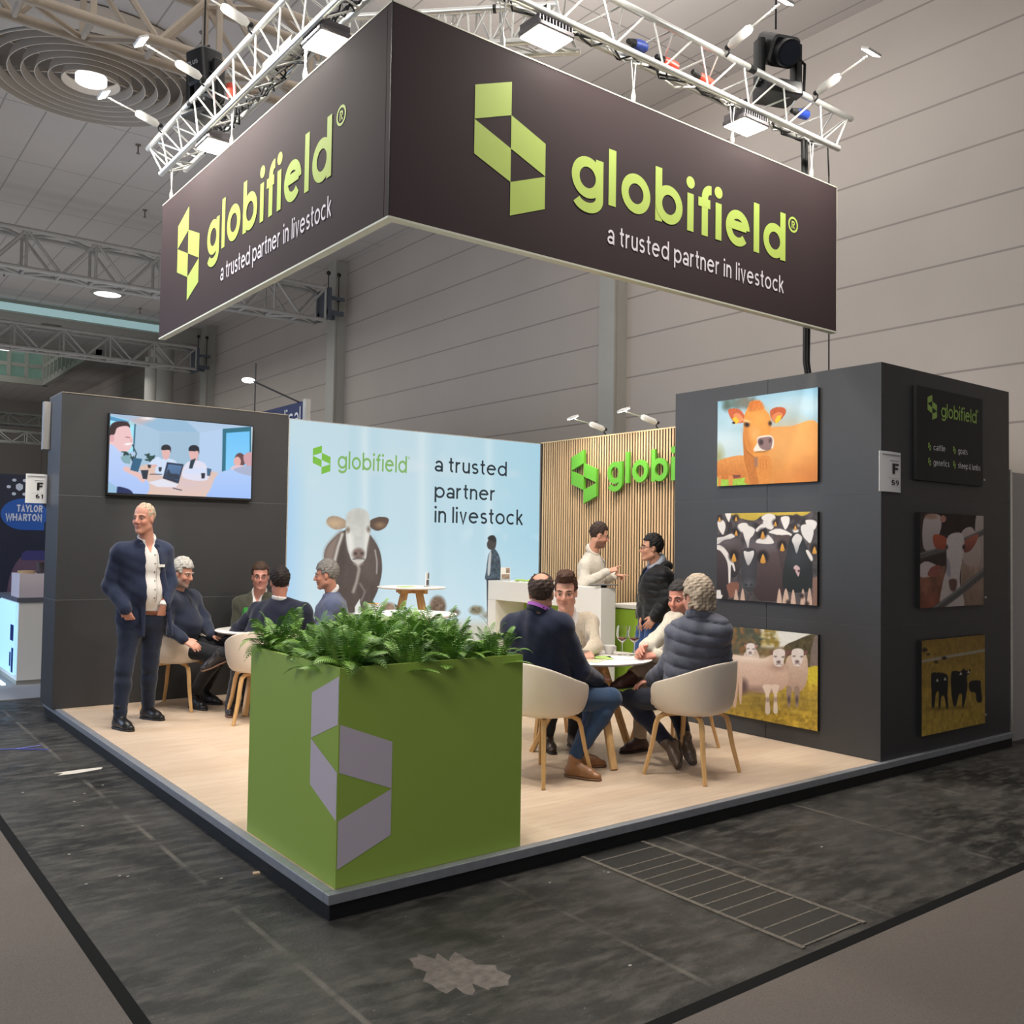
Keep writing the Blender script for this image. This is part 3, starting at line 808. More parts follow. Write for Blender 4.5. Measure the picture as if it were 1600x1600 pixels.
class Canvas:
    """corners: TL, TR, BR, BL of the picture in the sketch's own units"""
    def __init__(s, w, h, corners, bg=(128, 128, 128)):
        s.w, s.h = w, h
        s.img = np.zeros((h, w, 3)); s.img[:] = bg
        s.Hm = homography([(0, 0), (w, 0), (w, h), (0, h)], corners)
        X, Y = np.meshgrid(np.arange(w) + .5, np.arange(h) + .5)
        d = s.Hm[2, 0] * X + s.Hm[2, 1] * Y + s.Hm[2, 2]
        s.X = (s.Hm[0, 0] * X + s.Hm[0, 1] * Y + s.Hm[0, 2]) / d
        s.Y = (s.Hm[1, 0] * X + s.Hm[1, 1] * Y + s.Hm[1, 2]) / d
        s.px = abs(corners[1][0] - corners[0][0]) / w
        s.seed = 1
    def noise(s, cell):
        s.seed += 1
        return value_noise(s.h, s.w, max(1.01, cell / s.px), s.seed)
    def _put(s, m, c, c2=None, ax='y', tex=0.0, cell=8, alpha=1.0):
        c = np.array(c, float)
        if c2 is not None:
            ys, xs = np.where(m > .3)
            if len(ys) == 0: return
            A = s.Y if ax == 'y' else s.X
            lo, hi = A[ys, xs].min(), A[ys, xs].max()
            t = np.clip((A - lo) / (hi - lo + 1e-6), 0, 1)[..., None]
            col = c * (1 - t) + np.array(c2, float) * t
        else:
            col = np.broadcast_to(c, s.img.shape).copy()
        if tex:
            n = (s.noise(cell) * .6 + s.noise(cell * .4) * .4 - .5) * 2 * tex
            col = col * (1 + n[..., None])
        a = (m * alpha)[..., None]
        s.img = s.img * (1 - a) + col * a
    def ell(s, cx, cy, rx, ry, c, rot=0, soft=1.0, **k):
        a = math.radians(rot); dx = s.X - cx; dy = s.Y - cy
        u = dx * math.cos(a) + dy * math.sin(a); v = -dx * math.sin(a) + dy * math.cos(a)
        q = np.sqrt((u / rx) ** 2 + (v / ry) ** 2)
        s._put(np.clip((1 - q) * min(rx, ry) / (s.px * soft) + .5, 0, 1), c, **k)
    def poly(s, pts, c, soft=1.0, smooth=0, **k):
        P = [np.array(p, float) for p in pts]
        if smooth:
            Q = []; n_ = len(P)
            for i in range(n_):
                p0, p1, p2, p3 = P[i - 1], P[i], P[(i + 1) % n_], P[(i + 2) % n_]
                for t in (0, .2, .4, .6, .8):
                    Q.append(.5 * (2 * p1 + (p2 - p0) * t + (2 * p0 - 5 * p1 + 4 * p2 - p3) * t * t + (3 * p1 - p0 - 3 * p2 + p3) * t ** 3))
            P = Q
        ins = np.zeros(s.X.shape, bool); dist = np.full(s.X.shape, 1e9)
        for i in range(len(P)):
            a, b = P[i], P[(i + 1) % len(P)]
            if a[1] != b[1]:
                c1 = (a[1] > s.Y) != (b[1] > s.Y)
                ins ^= c1 & (s.X < (b[0] - a[0]) * (s.Y - a[1]) / (b[1] - a[1]) + a[0])
            ab = b - a; L = ab @ ab + 1e-9
            t = np.clip(((s.X - a[0]) * ab[0] + (s.Y - a[1]) * ab[1]) / L, 0, 1)
            dist = np.minimum(dist, (s.X - a[0] - t * ab[0]) ** 2 + (s.Y - a[1] - t * ab[1]) ** 2)
        d = np.sqrt(dist) * np.where(ins, 1, -1)
        s._put(np.clip(d / (s.px * soft) + .5, 0, 1), c, **k)
    def line(s, pts, wd, c, soft=1.0, **k):
        dist = np.full(s.X.shape, 1e9)
        for a, b in zip(pts[:-1], pts[1:]):
            a = np.array(a, float); b = np.array(b, float); ab = b - a; L = ab @ ab + 1e-9
            t = np.clip(((s.X - a[0]) * ab[0] + (s.Y - a[1]) * ab[1]) / L, 0, 1)
            dist = np.minimum(dist, (s.X - a[0] - t * ab[0]) ** 2 + (s.Y - a[1] - t * ab[1]) ** 2)
        s._put(np.clip((wd / 2 - np.sqrt(dist)) / (s.px * soft) + .5, 0, 1), c, **k)
    def mesh(s, name, fl, x0, x1, y0, y1, m, parent, z=.0, gain=1.0):
        """fl frame; picture fills x0..x1, y0..y1 (y up)"""
        w, h = s.w, s.h
        xs = np.linspace(x0, x1, w); ys = np.linspace(y1, y0, h)
        o = np.array(fl.o) + np.array(fl.n) * z; u = np.array(fl.u); v = np.array(fl.v)
        V = o + xs[None, :, None] * u + ys[:, None, None] * v
        V = V.reshape(-1, 3)
        idx = np.arange(w * h).reshape(h, w)
        F = np.stack([idx[1:, :-1], idx[1:, 1:], idx[:-1, 1:], idx[:-1, :-1]], -1).reshape(-1, 4)
        me = bpy.data.meshes.new(name)
        me.vertices.add(len(V)); me.vertices.foreach_set('co', V.astype(np.float32).ravel())
        me.loops.add(F.size); me.loops.foreach_set('vertex_index', F.astype(np.int32).ravel())
        me.polygons.add(len(F)); me.polygons.foreach_set('loop_start', np.arange(0, F.size, 4, dtype=np.int32))
        me.polygons.foreach_set('loop_total', np.full(len(F), 4, np.int32))
        me.update(calc_edges=True)
        c = np.clip(s.img / 255.0, 0, 1)
        c = np.where(c <= .04045, c / 12.92, ((c + .055) / 1.055) ** 2.4) * gain
        ca = me.attributes.new('Col', 'FLOAT_COLOR', 'POINT')
        ca.data.foreach_set('color', np.concatenate([c, np.ones((h, w, 1))], -1).astype(np.float32).ravel())
        me.materials.append(m)
        ob = bpy.data.objects.new(name, me)
        return link(ob, parent)

M_print = mat_attr('matt_print', .55)
M_screen = mat_attr('screen_image', .15, emit=1.0)
M_glowprint = mat_attr('backlit_print', .6, emit=.92)
M_canvas_edge = mat('black_canvas_edge', rgb(14, 14, 15), .6)

def art_jersey():
    C = Canvas(210, 156, [(155, 192), (905, 78), (903, 783), (150, 822)])
    C.poly([(100, 0), (1000, 0), (1000, 900), (100, 900)], (128, 182, 212), c2=(212, 222, 222), tex=.05, cell=120)
    for (x, y, rx, ry) in ((760, 160, 150, 40), (640, 230, 140, 30), (230, 480, 120, 90), (850, 240, 120, 40), (270, 300, 100, 25)):
        C.ell(x, y, rx, ry, (232, 236, 234), soft=40, alpha=.4)
    for k in range(16):
        C.ell(200 + (k * 37) % 230, 175 + (k * 53) % 70, 22, 14, (84, 104, 96), rot=k * 40, soft=8, alpha=.75)
    C.ell(360, 195, 60, 45, (120, 110, 96), soft=20, alpha=.8); C.ell(220, 215, 25, 40, (86, 100, 90), soft=10, alpha=.8)
    C.poly([(140, 760), (400, 720), (420, 830), (140, 840)], (150, 190, 70), tex=.15, cell=20)
    C.ell(165, 600, 25, 50, (150, 150, 90), soft=20)
    O = (222, 146, 66)
    C.poly([(150, 650), (200, 615), (330, 590), (390, 620), (395, 720), (330, 760), (160, 760)], (220, 150, 80), smooth=2, tex=.08, c2=(190, 112, 50))
    C.poly([(235, 740), (270, 740), (265, 820), (240, 820)], (214, 140, 72)); C.poly([(160, 740), (185, 740), (178, 830), (158, 830)], (214, 140, 72)); C.poly([(265, 735), (330, 735), (320, 755), (275, 760)], (120, 70, 60))
    # body
    C.poly([(440, 420), (560, 380), (700, 372), (905, 352), (920, 800), (400, 810), (370, 720), (350, 600)], (226, 158, 84), smooth=2, tex=.06, cell=60, c2=(204, 128, 58))
    C.ell(640, 520, 120, 150, (236, 176, 106), soft=80, alpha=.7); C.ell(850, 730, 100, 60, (190, 110, 62), soft=50, alpha=.5); C.ell(800, 480, 120, 80, (232, 170, 104), soft=70, alpha=.6)
    C.poly([(440, 700), (500, 690), (560, 800), (430, 810)], (196, 160, 110), smooth=1, soft=12, alpha=.8)
    # neck
    C.poly([(352, 400), (440, 560), (480, 620), (470, 720), (455, 810), (405, 805), (372, 700), (350, 600)], (190, 116, 52), smooth=1, tex=.08)
    C.poly([(440, 620), (540, 600), (560, 740), (540, 810), (470, 805)], (216, 140, 66), smooth=2, tex=.06)
    for x in (470, 490, 512): C.line([(x, 620), (x + 6, 690)], 5, (196, 116, 54), soft=4)
    # ears
    C.poly([(232, 262), (262, 244), (320, 252), (356, 300), (350, 345), (300, 352), (262, 330)], (196, 96, 58), smooth=2, tex=.12); C.poly([(275, 290), (310, 280), (345, 320), (320, 348), (285, 340)], (230, 140, 90), smooth=2)
    C.poly([(545, 262), (590, 232), (650, 236), (664, 270), (630, 320), (590, 350), (556, 320)], (190, 92, 52), smooth=2, tex=.12); C.poly([(560, 300), (600, 270), (640, 280), (610, 330), (575, 340)], (220, 130, 84), smooth=2)
    C.poly([(262, 320), (290, 305), (315, 335), (292, 362)], (240, 190, 50)); C.poly([(580, 330), (600, 295), (632, 290), (622, 330), (590, 355)], (240, 190, 50)); C.ell(275, 350, 12, 9, (60, 40, 30))
    # head
    C.poly([(385, 225), (400, 195), (440, 184), (475, 190), (500, 240), (545, 300), (552, 380), (540, 450), (560, 500), (555, 545), (500, 580), (440, 604), (395, 580), (360, 500), (348, 400), (350, 320), (362, 270)], (226, 150, 68), smooth=2, tex=.06, cell=50)
    C.poly([(385, 225), (400, 195), (440, 184), (475, 190), (500, 240), (440, 260), (390, 262)], (206, 116, 50), smooth=1, tex=.15, soft=6)
    C.ell(470, 320, 50, 60, (236, 168, 88), soft=30, alpha=.7); C.poly([(352, 400), (380, 400), (410, 520), (400, 580), (360, 500)], (196, 120, 56), smooth=1, soft=14, alpha=.8)
    C.ell(430, 430, 30, 40, (240, 180, 120), soft=20, alpha=.7)
    C.ell(372, 362, 22, 20, (92, 62, 40), rot=20, soft=4); C.ell(374, 364, 11, 11, (30, 24, 22)); C.ell(545, 352, 14, 18, (92, 62, 40), soft=4); C.ell(547, 352, 7, 10, (30, 24, 22)); C.ell(370, 335, 24, 8, (240, 196, 150), rot=15, soft=4)
    C.poly([(455, 455), (540, 440), (572, 470), (568, 530), (530, 552), (470, 556), (430, 560), (424, 540), (448, 500)], (232, 222, 210), smooth=2); C.poly([(455, 470), (500, 455), (556, 455), (562, 500), (545, 545), (495, 548), (462, 520)], (140, 112, 112), smooth=2)
    C.ell(478, 492, 17, 20, (70, 52, 56), soft=4); C.ell(545, 480, 9, 14, (80, 60, 62), soft=4); C.line([(440, 566), (500, 562), (552, 540)], 5, (120, 90, 70), soft=3)
    C.line([(375, 565), (430, 605)], 4, (110, 70, 40)); C.poly([(425, 605), (452, 600), (455, 670), (432, 680)], (156, 112, 90), soft=3)
    return C

def art_holstein():
    C = Canvas(210, 156, [(245, 103), (1480, 72), (1478, 1245), (240, 1160)], (66, 60, 62))
    C.poly([(200, 0), (1600, 0), (1600, 240), (200, 240)], (206, 178, 74), c2=(190, 164, 60), tex=.06, cell=80)
    C.poly([(200, 110), (420, 120), (520, 160), (700, 190), (800, 130), (960, 130), (1100, 120), (1300, 130), (1500, 150), (1500, 1300), (200, 1300)], (78, 72, 74), smooth=1, tex=.3, cell=50)
    W = (232, 226, 222); K = (52, 48, 50)
    rd = random.Random(9)
    for k in range(26):
        x = 260 + rd.random() * 1230; y = 150 + rd.random() * 180
        C.ell(x, y, 20 + rd.random() * 40, 18 + rd.random() * 30, rd.choice((W, K, (96, 84, 84), (60, 50, 52))), rot=rd.random() * 90, soft=3)
    for (pts) in ([(255, 195), (320, 190), (350, 260), (325, 360), (300, 350), (260, 280)], [(345, 105), (415, 105), (400, 190), (385, 205)], [(790, 150), (870, 105), (960, 140), (930, 290), (850, 280), (830, 210)], [(1030, 150), (1125, 140), (1130, 220), (1085, 300), (1050, 240)], [(1330, 190), (1420, 180), (1470, 220), (1440, 300), (1380, 290)], [(720, 300), (800, 230), (860, 250), (800, 300), (740, 330)]):
        C.poly(pts, W, smooth=1, tex=.04)
    C.poly([(1280, 250), (1400, 240), (1430, 330), (1395, 460), (1350, 440), (1290, 360)], (226, 222, 220), smooth=1)
    C.poly([(560, 270), (640, 260), (710, 300), (690, 370), (650, 420), (628, 530), (605, 470), (575, 380)], W, smooth=1); C.ell(560, 245, 60, 25, W, rot=-10)
    C.poly([(245, 410), (330, 390), (420, 355), (465, 390), (380, 430), (300, 460), (245, 485)], W, smooth=1)
    # brown and black backs
    C.poly([(280, 480), (400, 420), (540, 450), (560, 700), (450, 900), (260, 700)], (88, 76, 76), smooth=2, tex=.06, c2=(50, 46, 48))
    C.poly([(245, 520), (300, 560), (380, 700), (390, 960), (370, 1180), (235, 1170)], (84, 70, 72), smooth=1, tex=.08, c2=(46, 40, 42))
    C.poly([(245, 495), (300, 505), (360, 560), (440, 690), (470, 790), (460, 820), (420, 740), (410, 960), (390, 970), (375, 720), (300, 580), (245, 545)], W, smooth=1)
    C.poly([(880, 330), (1020, 290), (1180, 370), (1120, 400), (960, 360)], W, smooth=1)
    C.poly([(940, 430), (1050, 370), (1160, 390), (1200, 600), (1100, 1080), (980, 1000)], (86, 72, 70), smooth=2, tex=.06, c2=(56, 44, 46))
    C.poly([(660, 520), (800, 465), (920, 480), (1000, 620), (1050, 900), (1020, 1150), (880, 1190), (700, 1100)], (92, 78, 76), smooth=2, tex=.05, c2=(60, 46, 48))
    C.ell(830, 500, 90, 30, (122, 122, 138), soft=30, alpha=.8); C.ell(370, 460, 60, 25, (122, 118, 128), soft=20, alpha=.7)
    C.poly([(735, 430), (800, 400), (870, 365), (940, 470), (740, 470)], W, smooth=1)
    # right big head
    C.poly([(1130, 440), (1180, 350), (1270, 345), (1330, 480), (1400, 640), (1420, 900), (1390, 1050), (1240, 1080), (1080, 1050), (1050, 900), (1090, 640)], (52, 52, 54), smooth=2, tex=.06, c2=(36, 40, 40))
    C.poly([(1165, 420), (1225, 350), (1290, 400), (1255, 500), (1222, 595), (1190, 500)], (220, 216, 214), smooth=1); C.ell(1215, 640, 60, 60, (76, 80, 92), soft=50, alpha=.7)
    C.poly([(1185, 775), (1215, 740), (1258, 770), (1262, 815), (1245, 880), (1215, 830)], (206, 176, 178), smooth=1); C.ell(1195, 805, 14, 12, (50, 30, 34), soft=3); C.ell(1250, 812, 14, 14, (60, 30, 36), soft=3)
    C.poly([(1335, 560), (1370, 560), (1420, 650), (1405, 690), (1370, 640)], W, smooth=1)
    # left middle head
    C.poly([(560, 560), (640, 530), (720, 560), (740, 700), (730, 920), (700, 1030), (640, 1070), (580, 1030), (545, 900), (548, 700)], (62, 60, 64), smooth=2, tex=.06, c2=(52, 54, 56))
    C.poly([(575, 570), (630, 578), (695, 565), (690, 640), (632, 745), (590, 660)], (232, 228, 226), smooth=1)
    C.ell(630, 820, 40, 70, (90, 88, 98), soft=40, alpha=.7); C.ell(635, 975, 62, 50, (92, 92, 96), soft=14); C.ell(603, 985, 16, 10, (36, 36, 40), rot=25, soft=3); C.ell(668, 985, 16, 10, (36, 36, 40), rot=-25, soft=3); C.line([(600, 1020), (635, 1030), (680, 1018)], 6, (44, 44, 48), soft=3)
    # dark ears with yellow tags
    for (x, y, s_) in ((452, 640, 62), (808, 650, 70), (1045, 510, 58), (1440, 545, 55), (805, 360, 55), (480, 340, 38), (275, 170, 34), (478, 165, 34), (1205, 270, 34), (960, 225, 36)):
        C.ell(x, y - 10, s_, s_ * 1.15, (42, 34, 36), soft=6)
        C.poly([(x - s_ * .1, y - s_ * .5), (x + s_ * .15, y - s_ * .5), (x + s_ * .5, y + s_ * .85), (x - s_ * .42, y + s_ * .85)], (226, 172, 84), smooth=1, c2=(206, 146, 62))
    # legs at the foot
    C.poly([(230, 1050), (290, 1050), (300, 1110), (320, 1120), (300, 1160), (235, 1160)], W); C.poly([(370, 980), (510, 960), (500, 1090), (420, 1150), (390, 1100)], (136, 92, 78), smooth=1, tex=.1)
    for (a, b_, c_) in ((480, 1090, 60), (560, 1080, 60), (1090, 1080, 80), (1180, 1090, 60), (1300, 1080, 60), (1380, 1070, 60), (1010, 1080, 60)):
        C.poly([(a - c_ * .5, 1250), (a - c_ * .1, b_ - 40), (a + c_ * .3, b_), (a + c_ * .55, 1250)], (206, 176, 158), smooth=1, tex=.1)
    C.poly([(1420, 900), (1480, 880), (1480, 1250), (1420, 1250)], (136, 104, 92), tex=.1)
    for (x, y) in ((1120, 1200), (1350, 1220), (1290, 1120)): C.ell(x, y, 26, 30, (56, 44, 44), soft=5)
    return C

def art_sheep():
    C = Canvas(210, 156, [(176, 540), (1030, 628), (1028, 1452), (165, 1285)], (110, 110, 90))
    C.poly([(100, 400), (1100, 400), (1100, 960), (100, 960)], (92, 92, 76), tex=.3, cell=60)
    rd = random.Random(4)
    for k in range(90):
        C.ell(170 + rd.random() * 420, 540 + rd.random() * 260, 10 + rd.random() * 24, 8 + rd.random() * 16, rd.choice(((150, 104, 60), (84, 92, 74), (70, 76, 66), (120, 96, 60), (172, 120, 70), (60, 70, 62))), rot=rd.random() * 90, soft=5, alpha=.7)
    C.poly([(570, 560), (980, 600), (860, 680), (740, 740), (560, 735), (600, 680)], (228, 228, 222), smooth=1, soft=8, tex=.03)
    for k in range(40):
        C.ell(560 + rd.random() * 130, 590 + rd.random() * 130, 8 + rd.random() * 20, 8 + rd.random() * 14, rd.choice(((150, 124, 56), (124, 116, 64), (206, 190, 140))), soft=4, alpha=.8)
    C.poly([(740, 740), (860, 670), (960, 630), (1040, 620), (1040, 900), (800, 900)], (84, 76, 54), smooth=1, tex=.3, cell=30)
    C.poly([(970, 760), (1000, 640), (1040, 630), (1040, 900), (960, 900)], (126, 112, 106), tex=.1)
    C.poly([(530, 740), (760, 740), (800, 900), (500, 900)], (122, 104, 70), tex=.2, cell=30, soft=10)
    C.poly([(100, 1020), (300, 1010), (800, 930), (1040, 890), (1040, 1500), (100, 1500)], (196, 168, 60), c2=(176, 146, 56), tex=.28, cell=24)
    for k in range(70):
        C.ell(170 + rd.random() * 860, 1090 + rd.random() * 330, 14 + rd.random() * 40, 4 + rd.random() * 6, rd.choice(((140, 116, 44), (214, 188, 84), (160, 134, 56))), soft=4, alpha=.6)
    C.ell(560, 1190, 330, 50, (130, 112, 62), soft=50, alpha=.8)
    C.poly([(940, 920), (1030, 900), (1030, 1030), (950, 1040)], (206, 186, 62), smooth=1, tex=.1)
    def sheep_face(x, y, s_, ear=(120, 84, 80)):
        C.ell(x - 52 * s_, y - 42 * s_, 30 * s_, 16 * s_, ear, rot=30); C.ell(x + 58 * s_, y - 38 * s_, 32 * s_, 17 * s_, ear, rot=-28)
        C.poly([(x - 46 * s_, y - 60 * s_), (x, y - 78 * s_), (x + 48 * s_, y - 60 * s_), (x + 44 * s_, y + 8 * s_), (x + 24 * s_, y + 66 * s_), (x - 6 * s_, y + 74 * s_), (x - 36 * s_, y + 60 * s_), (x - 50 * s_, y + 2 * s_)], (226, 216, 212), smooth=2, tex=.04)
        C.ell(x - 30 * s_, y - 12 * s_, 9 * s_, 5 * s_, (70, 56, 58), soft=3); C.ell(x + 34 * s_, y - 8 * s_, 9 * s_, 5 * s_, (70, 56, 58), soft=3)
        C.ell(x - 4 * s_, y + 34 * s_, 17 * s_, 12 * s_, (108, 90, 94), soft=3); C.line([(x - 24 * s_, y + 55 * s_), (x, y + 50 * s_), (x + 20 * s_, y + 56 * s_)], 4, (120, 100, 100), soft=3)
    # back sheep
    C.poly([(420, 770), (500, 740), (530, 830), (410, 830)], (200, 178, 164), smooth=1); sheep_face(462, 755, .72, (170, 120, 112))
    # right sheep
    C.poly([(760, 850), (800, 800), (920, 790), (945, 920), (930, 1040), (880, 1110), (800, 1100), (745, 1000)], (214, 190, 172), smooth=2, tex=.06, c2=(176, 146, 130))
    for x in (785, 852): C.poly([(x - 22, 1080), (x + 22, 1080), (x + 10, 1230), (x - 10, 1230)], (150, 128, 116), smooth=1); C.ell(x, 1180, 12, 30, (84, 70, 66), soft=4)
    sheep_face(858, 822, 1.0)
    # main sheep
    C.poly([(262, 820), (300, 795), (420, 812), (560, 832), (640, 800), (720, 830), (770, 940), (775, 1040), (700, 1110), (560, 1120), (430, 1090), (370, 1030), (300, 1020), (275, 960), (300, 900)], (222, 196, 178), smooth=2, tex=.05, c2=(188, 156, 140))
    C.poly([(262, 815), (420, 805), (600, 825), (560, 850), (300, 840)], (238, 222, 206), smooth=1, soft=12, alpha=.8)
    C.ell(470, 1100, 130, 26, (130, 104, 96), soft=14, alpha=.8); C.ell(400, 1070, 36, 60, (98, 78, 76), soft=10)
    for (x, w_, y1) in ((325, 28, 1225), (268, 12, 1160), (375, 16, 1200)): C.poly([(x - w_, 1000), (x + w_, 1000), (x + w_ * .5, y1), (x - w_ * .5, y1)], (204, 172, 154), smooth=1)
    for (x, w_, y1) in ((605, 30, 1290), (672, 26, 1285)): C.poly([(x - w_ * 1.4, 1060), (x + w_ * 1.2, 1060), (x + w_ * .4, 1150), (x + w_ * .7, y1), (x - w_ * .7, y1), (x - w_ * .5, 1150)], (222, 200, 184), smooth=1, c2=(226, 212, 196)); C.ell(x, 1180, w_ * .6, 20, (150, 124, 112), soft=5, alpha=.8)
    C.ell(690, 905, 50, 24, (160, 128, 116), soft=14, alpha=.8); sheep_face(702, 825, 1.0)
    return C

def art_goat():
    C = Canvas(180, 132, [(68, 85), (478, 108), (480, 680), (72, 697)], (58, 42, 40))
    C.poly([(180, 80), (420, 90), (430, 230), (200, 230)], (44, 26, 28), tex=.2, cell=40)
    C.poly([(60, 440), (230, 430), (230, 720), (60, 720)], (150, 106, 86), tex=.25, cell=40, c2=(140, 78, 56)); C.poly([(330, 400), (490, 380), (490, 720), (330, 720)], (176, 150, 134), tex=.15, cell=40, c2=(140, 116, 98))
    C.poly([(85, 180), (110, 110), (190, 105), (205, 170), (185, 250), (165, 330), (95, 320)], (218, 204, 200), smooth=2, c2=(190, 176, 172)); C.ell(215, 130, 20, 22, (196, 140, 124)); C.ell(140, 115, 40, 18, (190, 150, 130), soft=6)
    C.poly([(430, 110), (490, 110), (490, 440), (455, 440), (425, 280)], (206, 190, 182), smooth=1, c2=(170, 150, 142)); C.poly([(330, 230), (390, 180), (430, 230), (460, 330), (440, 430), (345, 400)], (214, 196, 188), smooth=1, c2=(190, 166, 158))
    C.poly([(60, 440), (110, 400), (195, 440), (180, 480), (80, 500)], (214, 196, 192), smooth=2); C.poly([(140, 440), (196, 425), (185, 490), (120, 490)], (160, 92, 80), smooth=1)
    C.line([(40, 375), (250, 315), (520, 195)], 34, (98, 94, 92), soft=4, tex=.1); C.line([(40, 360), (250, 300), (520, 180)], 8, (136, 132, 130), soft=4)
    C.poly([(150, 245), (175, 228), (235, 250), (245, 300), (215, 325), (165, 310)], (196, 96, 66), smooth=2, c2=(170, 80, 60)); C.poly([(355, 270), (435, 228), (438, 260), (395, 330), (350, 340)], (196, 112, 88), smooth=2, c2=(130, 66, 56))
    C.poly([(240, 260), (270, 225), (330, 220), (352, 270), (345, 360), (330, 440), (325, 540), (350, 690), (205, 690), (215, 540), (240, 440), (238, 340)], (228, 216, 212), smooth=2, tex=.04, c2=(206, 192, 186))
    C.poly([(240, 380), (262, 420), (262, 500), (238, 470)], (150, 140, 156), soft=6, smooth=1, alpha=.7); C.ell(350, 310, 10, 16, (60, 40, 40), soft=4); C.ell(240, 310, 8, 14, (80, 56, 52), soft=4)
    C.poly([(255, 520), (300, 515), (305, 560), (290, 590), (265, 580)], (110, 76, 66), smooth=1, soft=4)
    C.line([(120, 740), (290, 620), (520, 440)], 44, (92, 90, 90), soft=4, tex=.1); C.line([(120, 722), (290, 602), (520, 422)], 9, (140, 138, 136), soft=4)
    return C

def art_blackcattle():
    C = Canvas(180, 132, [(75, 903), (485, 870), (490, 1445), (80, 1525)], (176, 146, 60))
    C.poly([(60, 840), (500, 840), (500, 1550), (60, 1550)], (150, 118, 50), c2=(196, 164, 70), tex=.16, cell=16)
    C.line([(40, 1045), (250, 1010), (520, 968)], 16, (176, 170, 156), soft=5)
    for (x, y, s_) in ((95, 965, 18), (118, 993, 10), (222, 1020, 16), (170, 1045, 12)): C.ell(x, y, s_, s_ * .7, (50, 40, 34), soft=4)
    K = (26, 25, 28)
    C.poly([(138, 1140), (150, 1112), (235, 1122), (248, 1170), (245, 1260), (250, 1340), (238, 1345), (225, 1270), (205, 1270), (198, 1340), (188, 1340), (188, 1240), (170, 1250), (160, 1335), (145, 1335), (142, 1250)], K, smooth=1)
    C.poly([(268, 1120), (290, 1102), (330, 1108), (345, 1090), (370, 1105), (392, 1092), (385, 1125), (370, 1140), (372, 1220), (350, 1340), (340, 1335), (338, 1260), (318, 1260), (300, 1330), (282, 1320), (268, 1220)], K, smooth=1)
    C.poly([(388, 1175), (455, 1170), (460, 1210), (468, 1300), (435, 1305), (425, 1250), (390, 1235)], K, smooth=1)
    for (x, y) in ((178, 1162), (228, 1155), (330, 1122), (380, 1112)): C.poly([(x - 9, y + 8), (x, y - 12), (x + 9, y + 8)], (226, 216, 196))
    C.ell(180, 1345, 60, 12, (120, 96, 44), soft=8, alpha=.7); C.ell(320, 1340, 60, 12, (120, 96, 44), soft=8, alpha=.7)
    return C

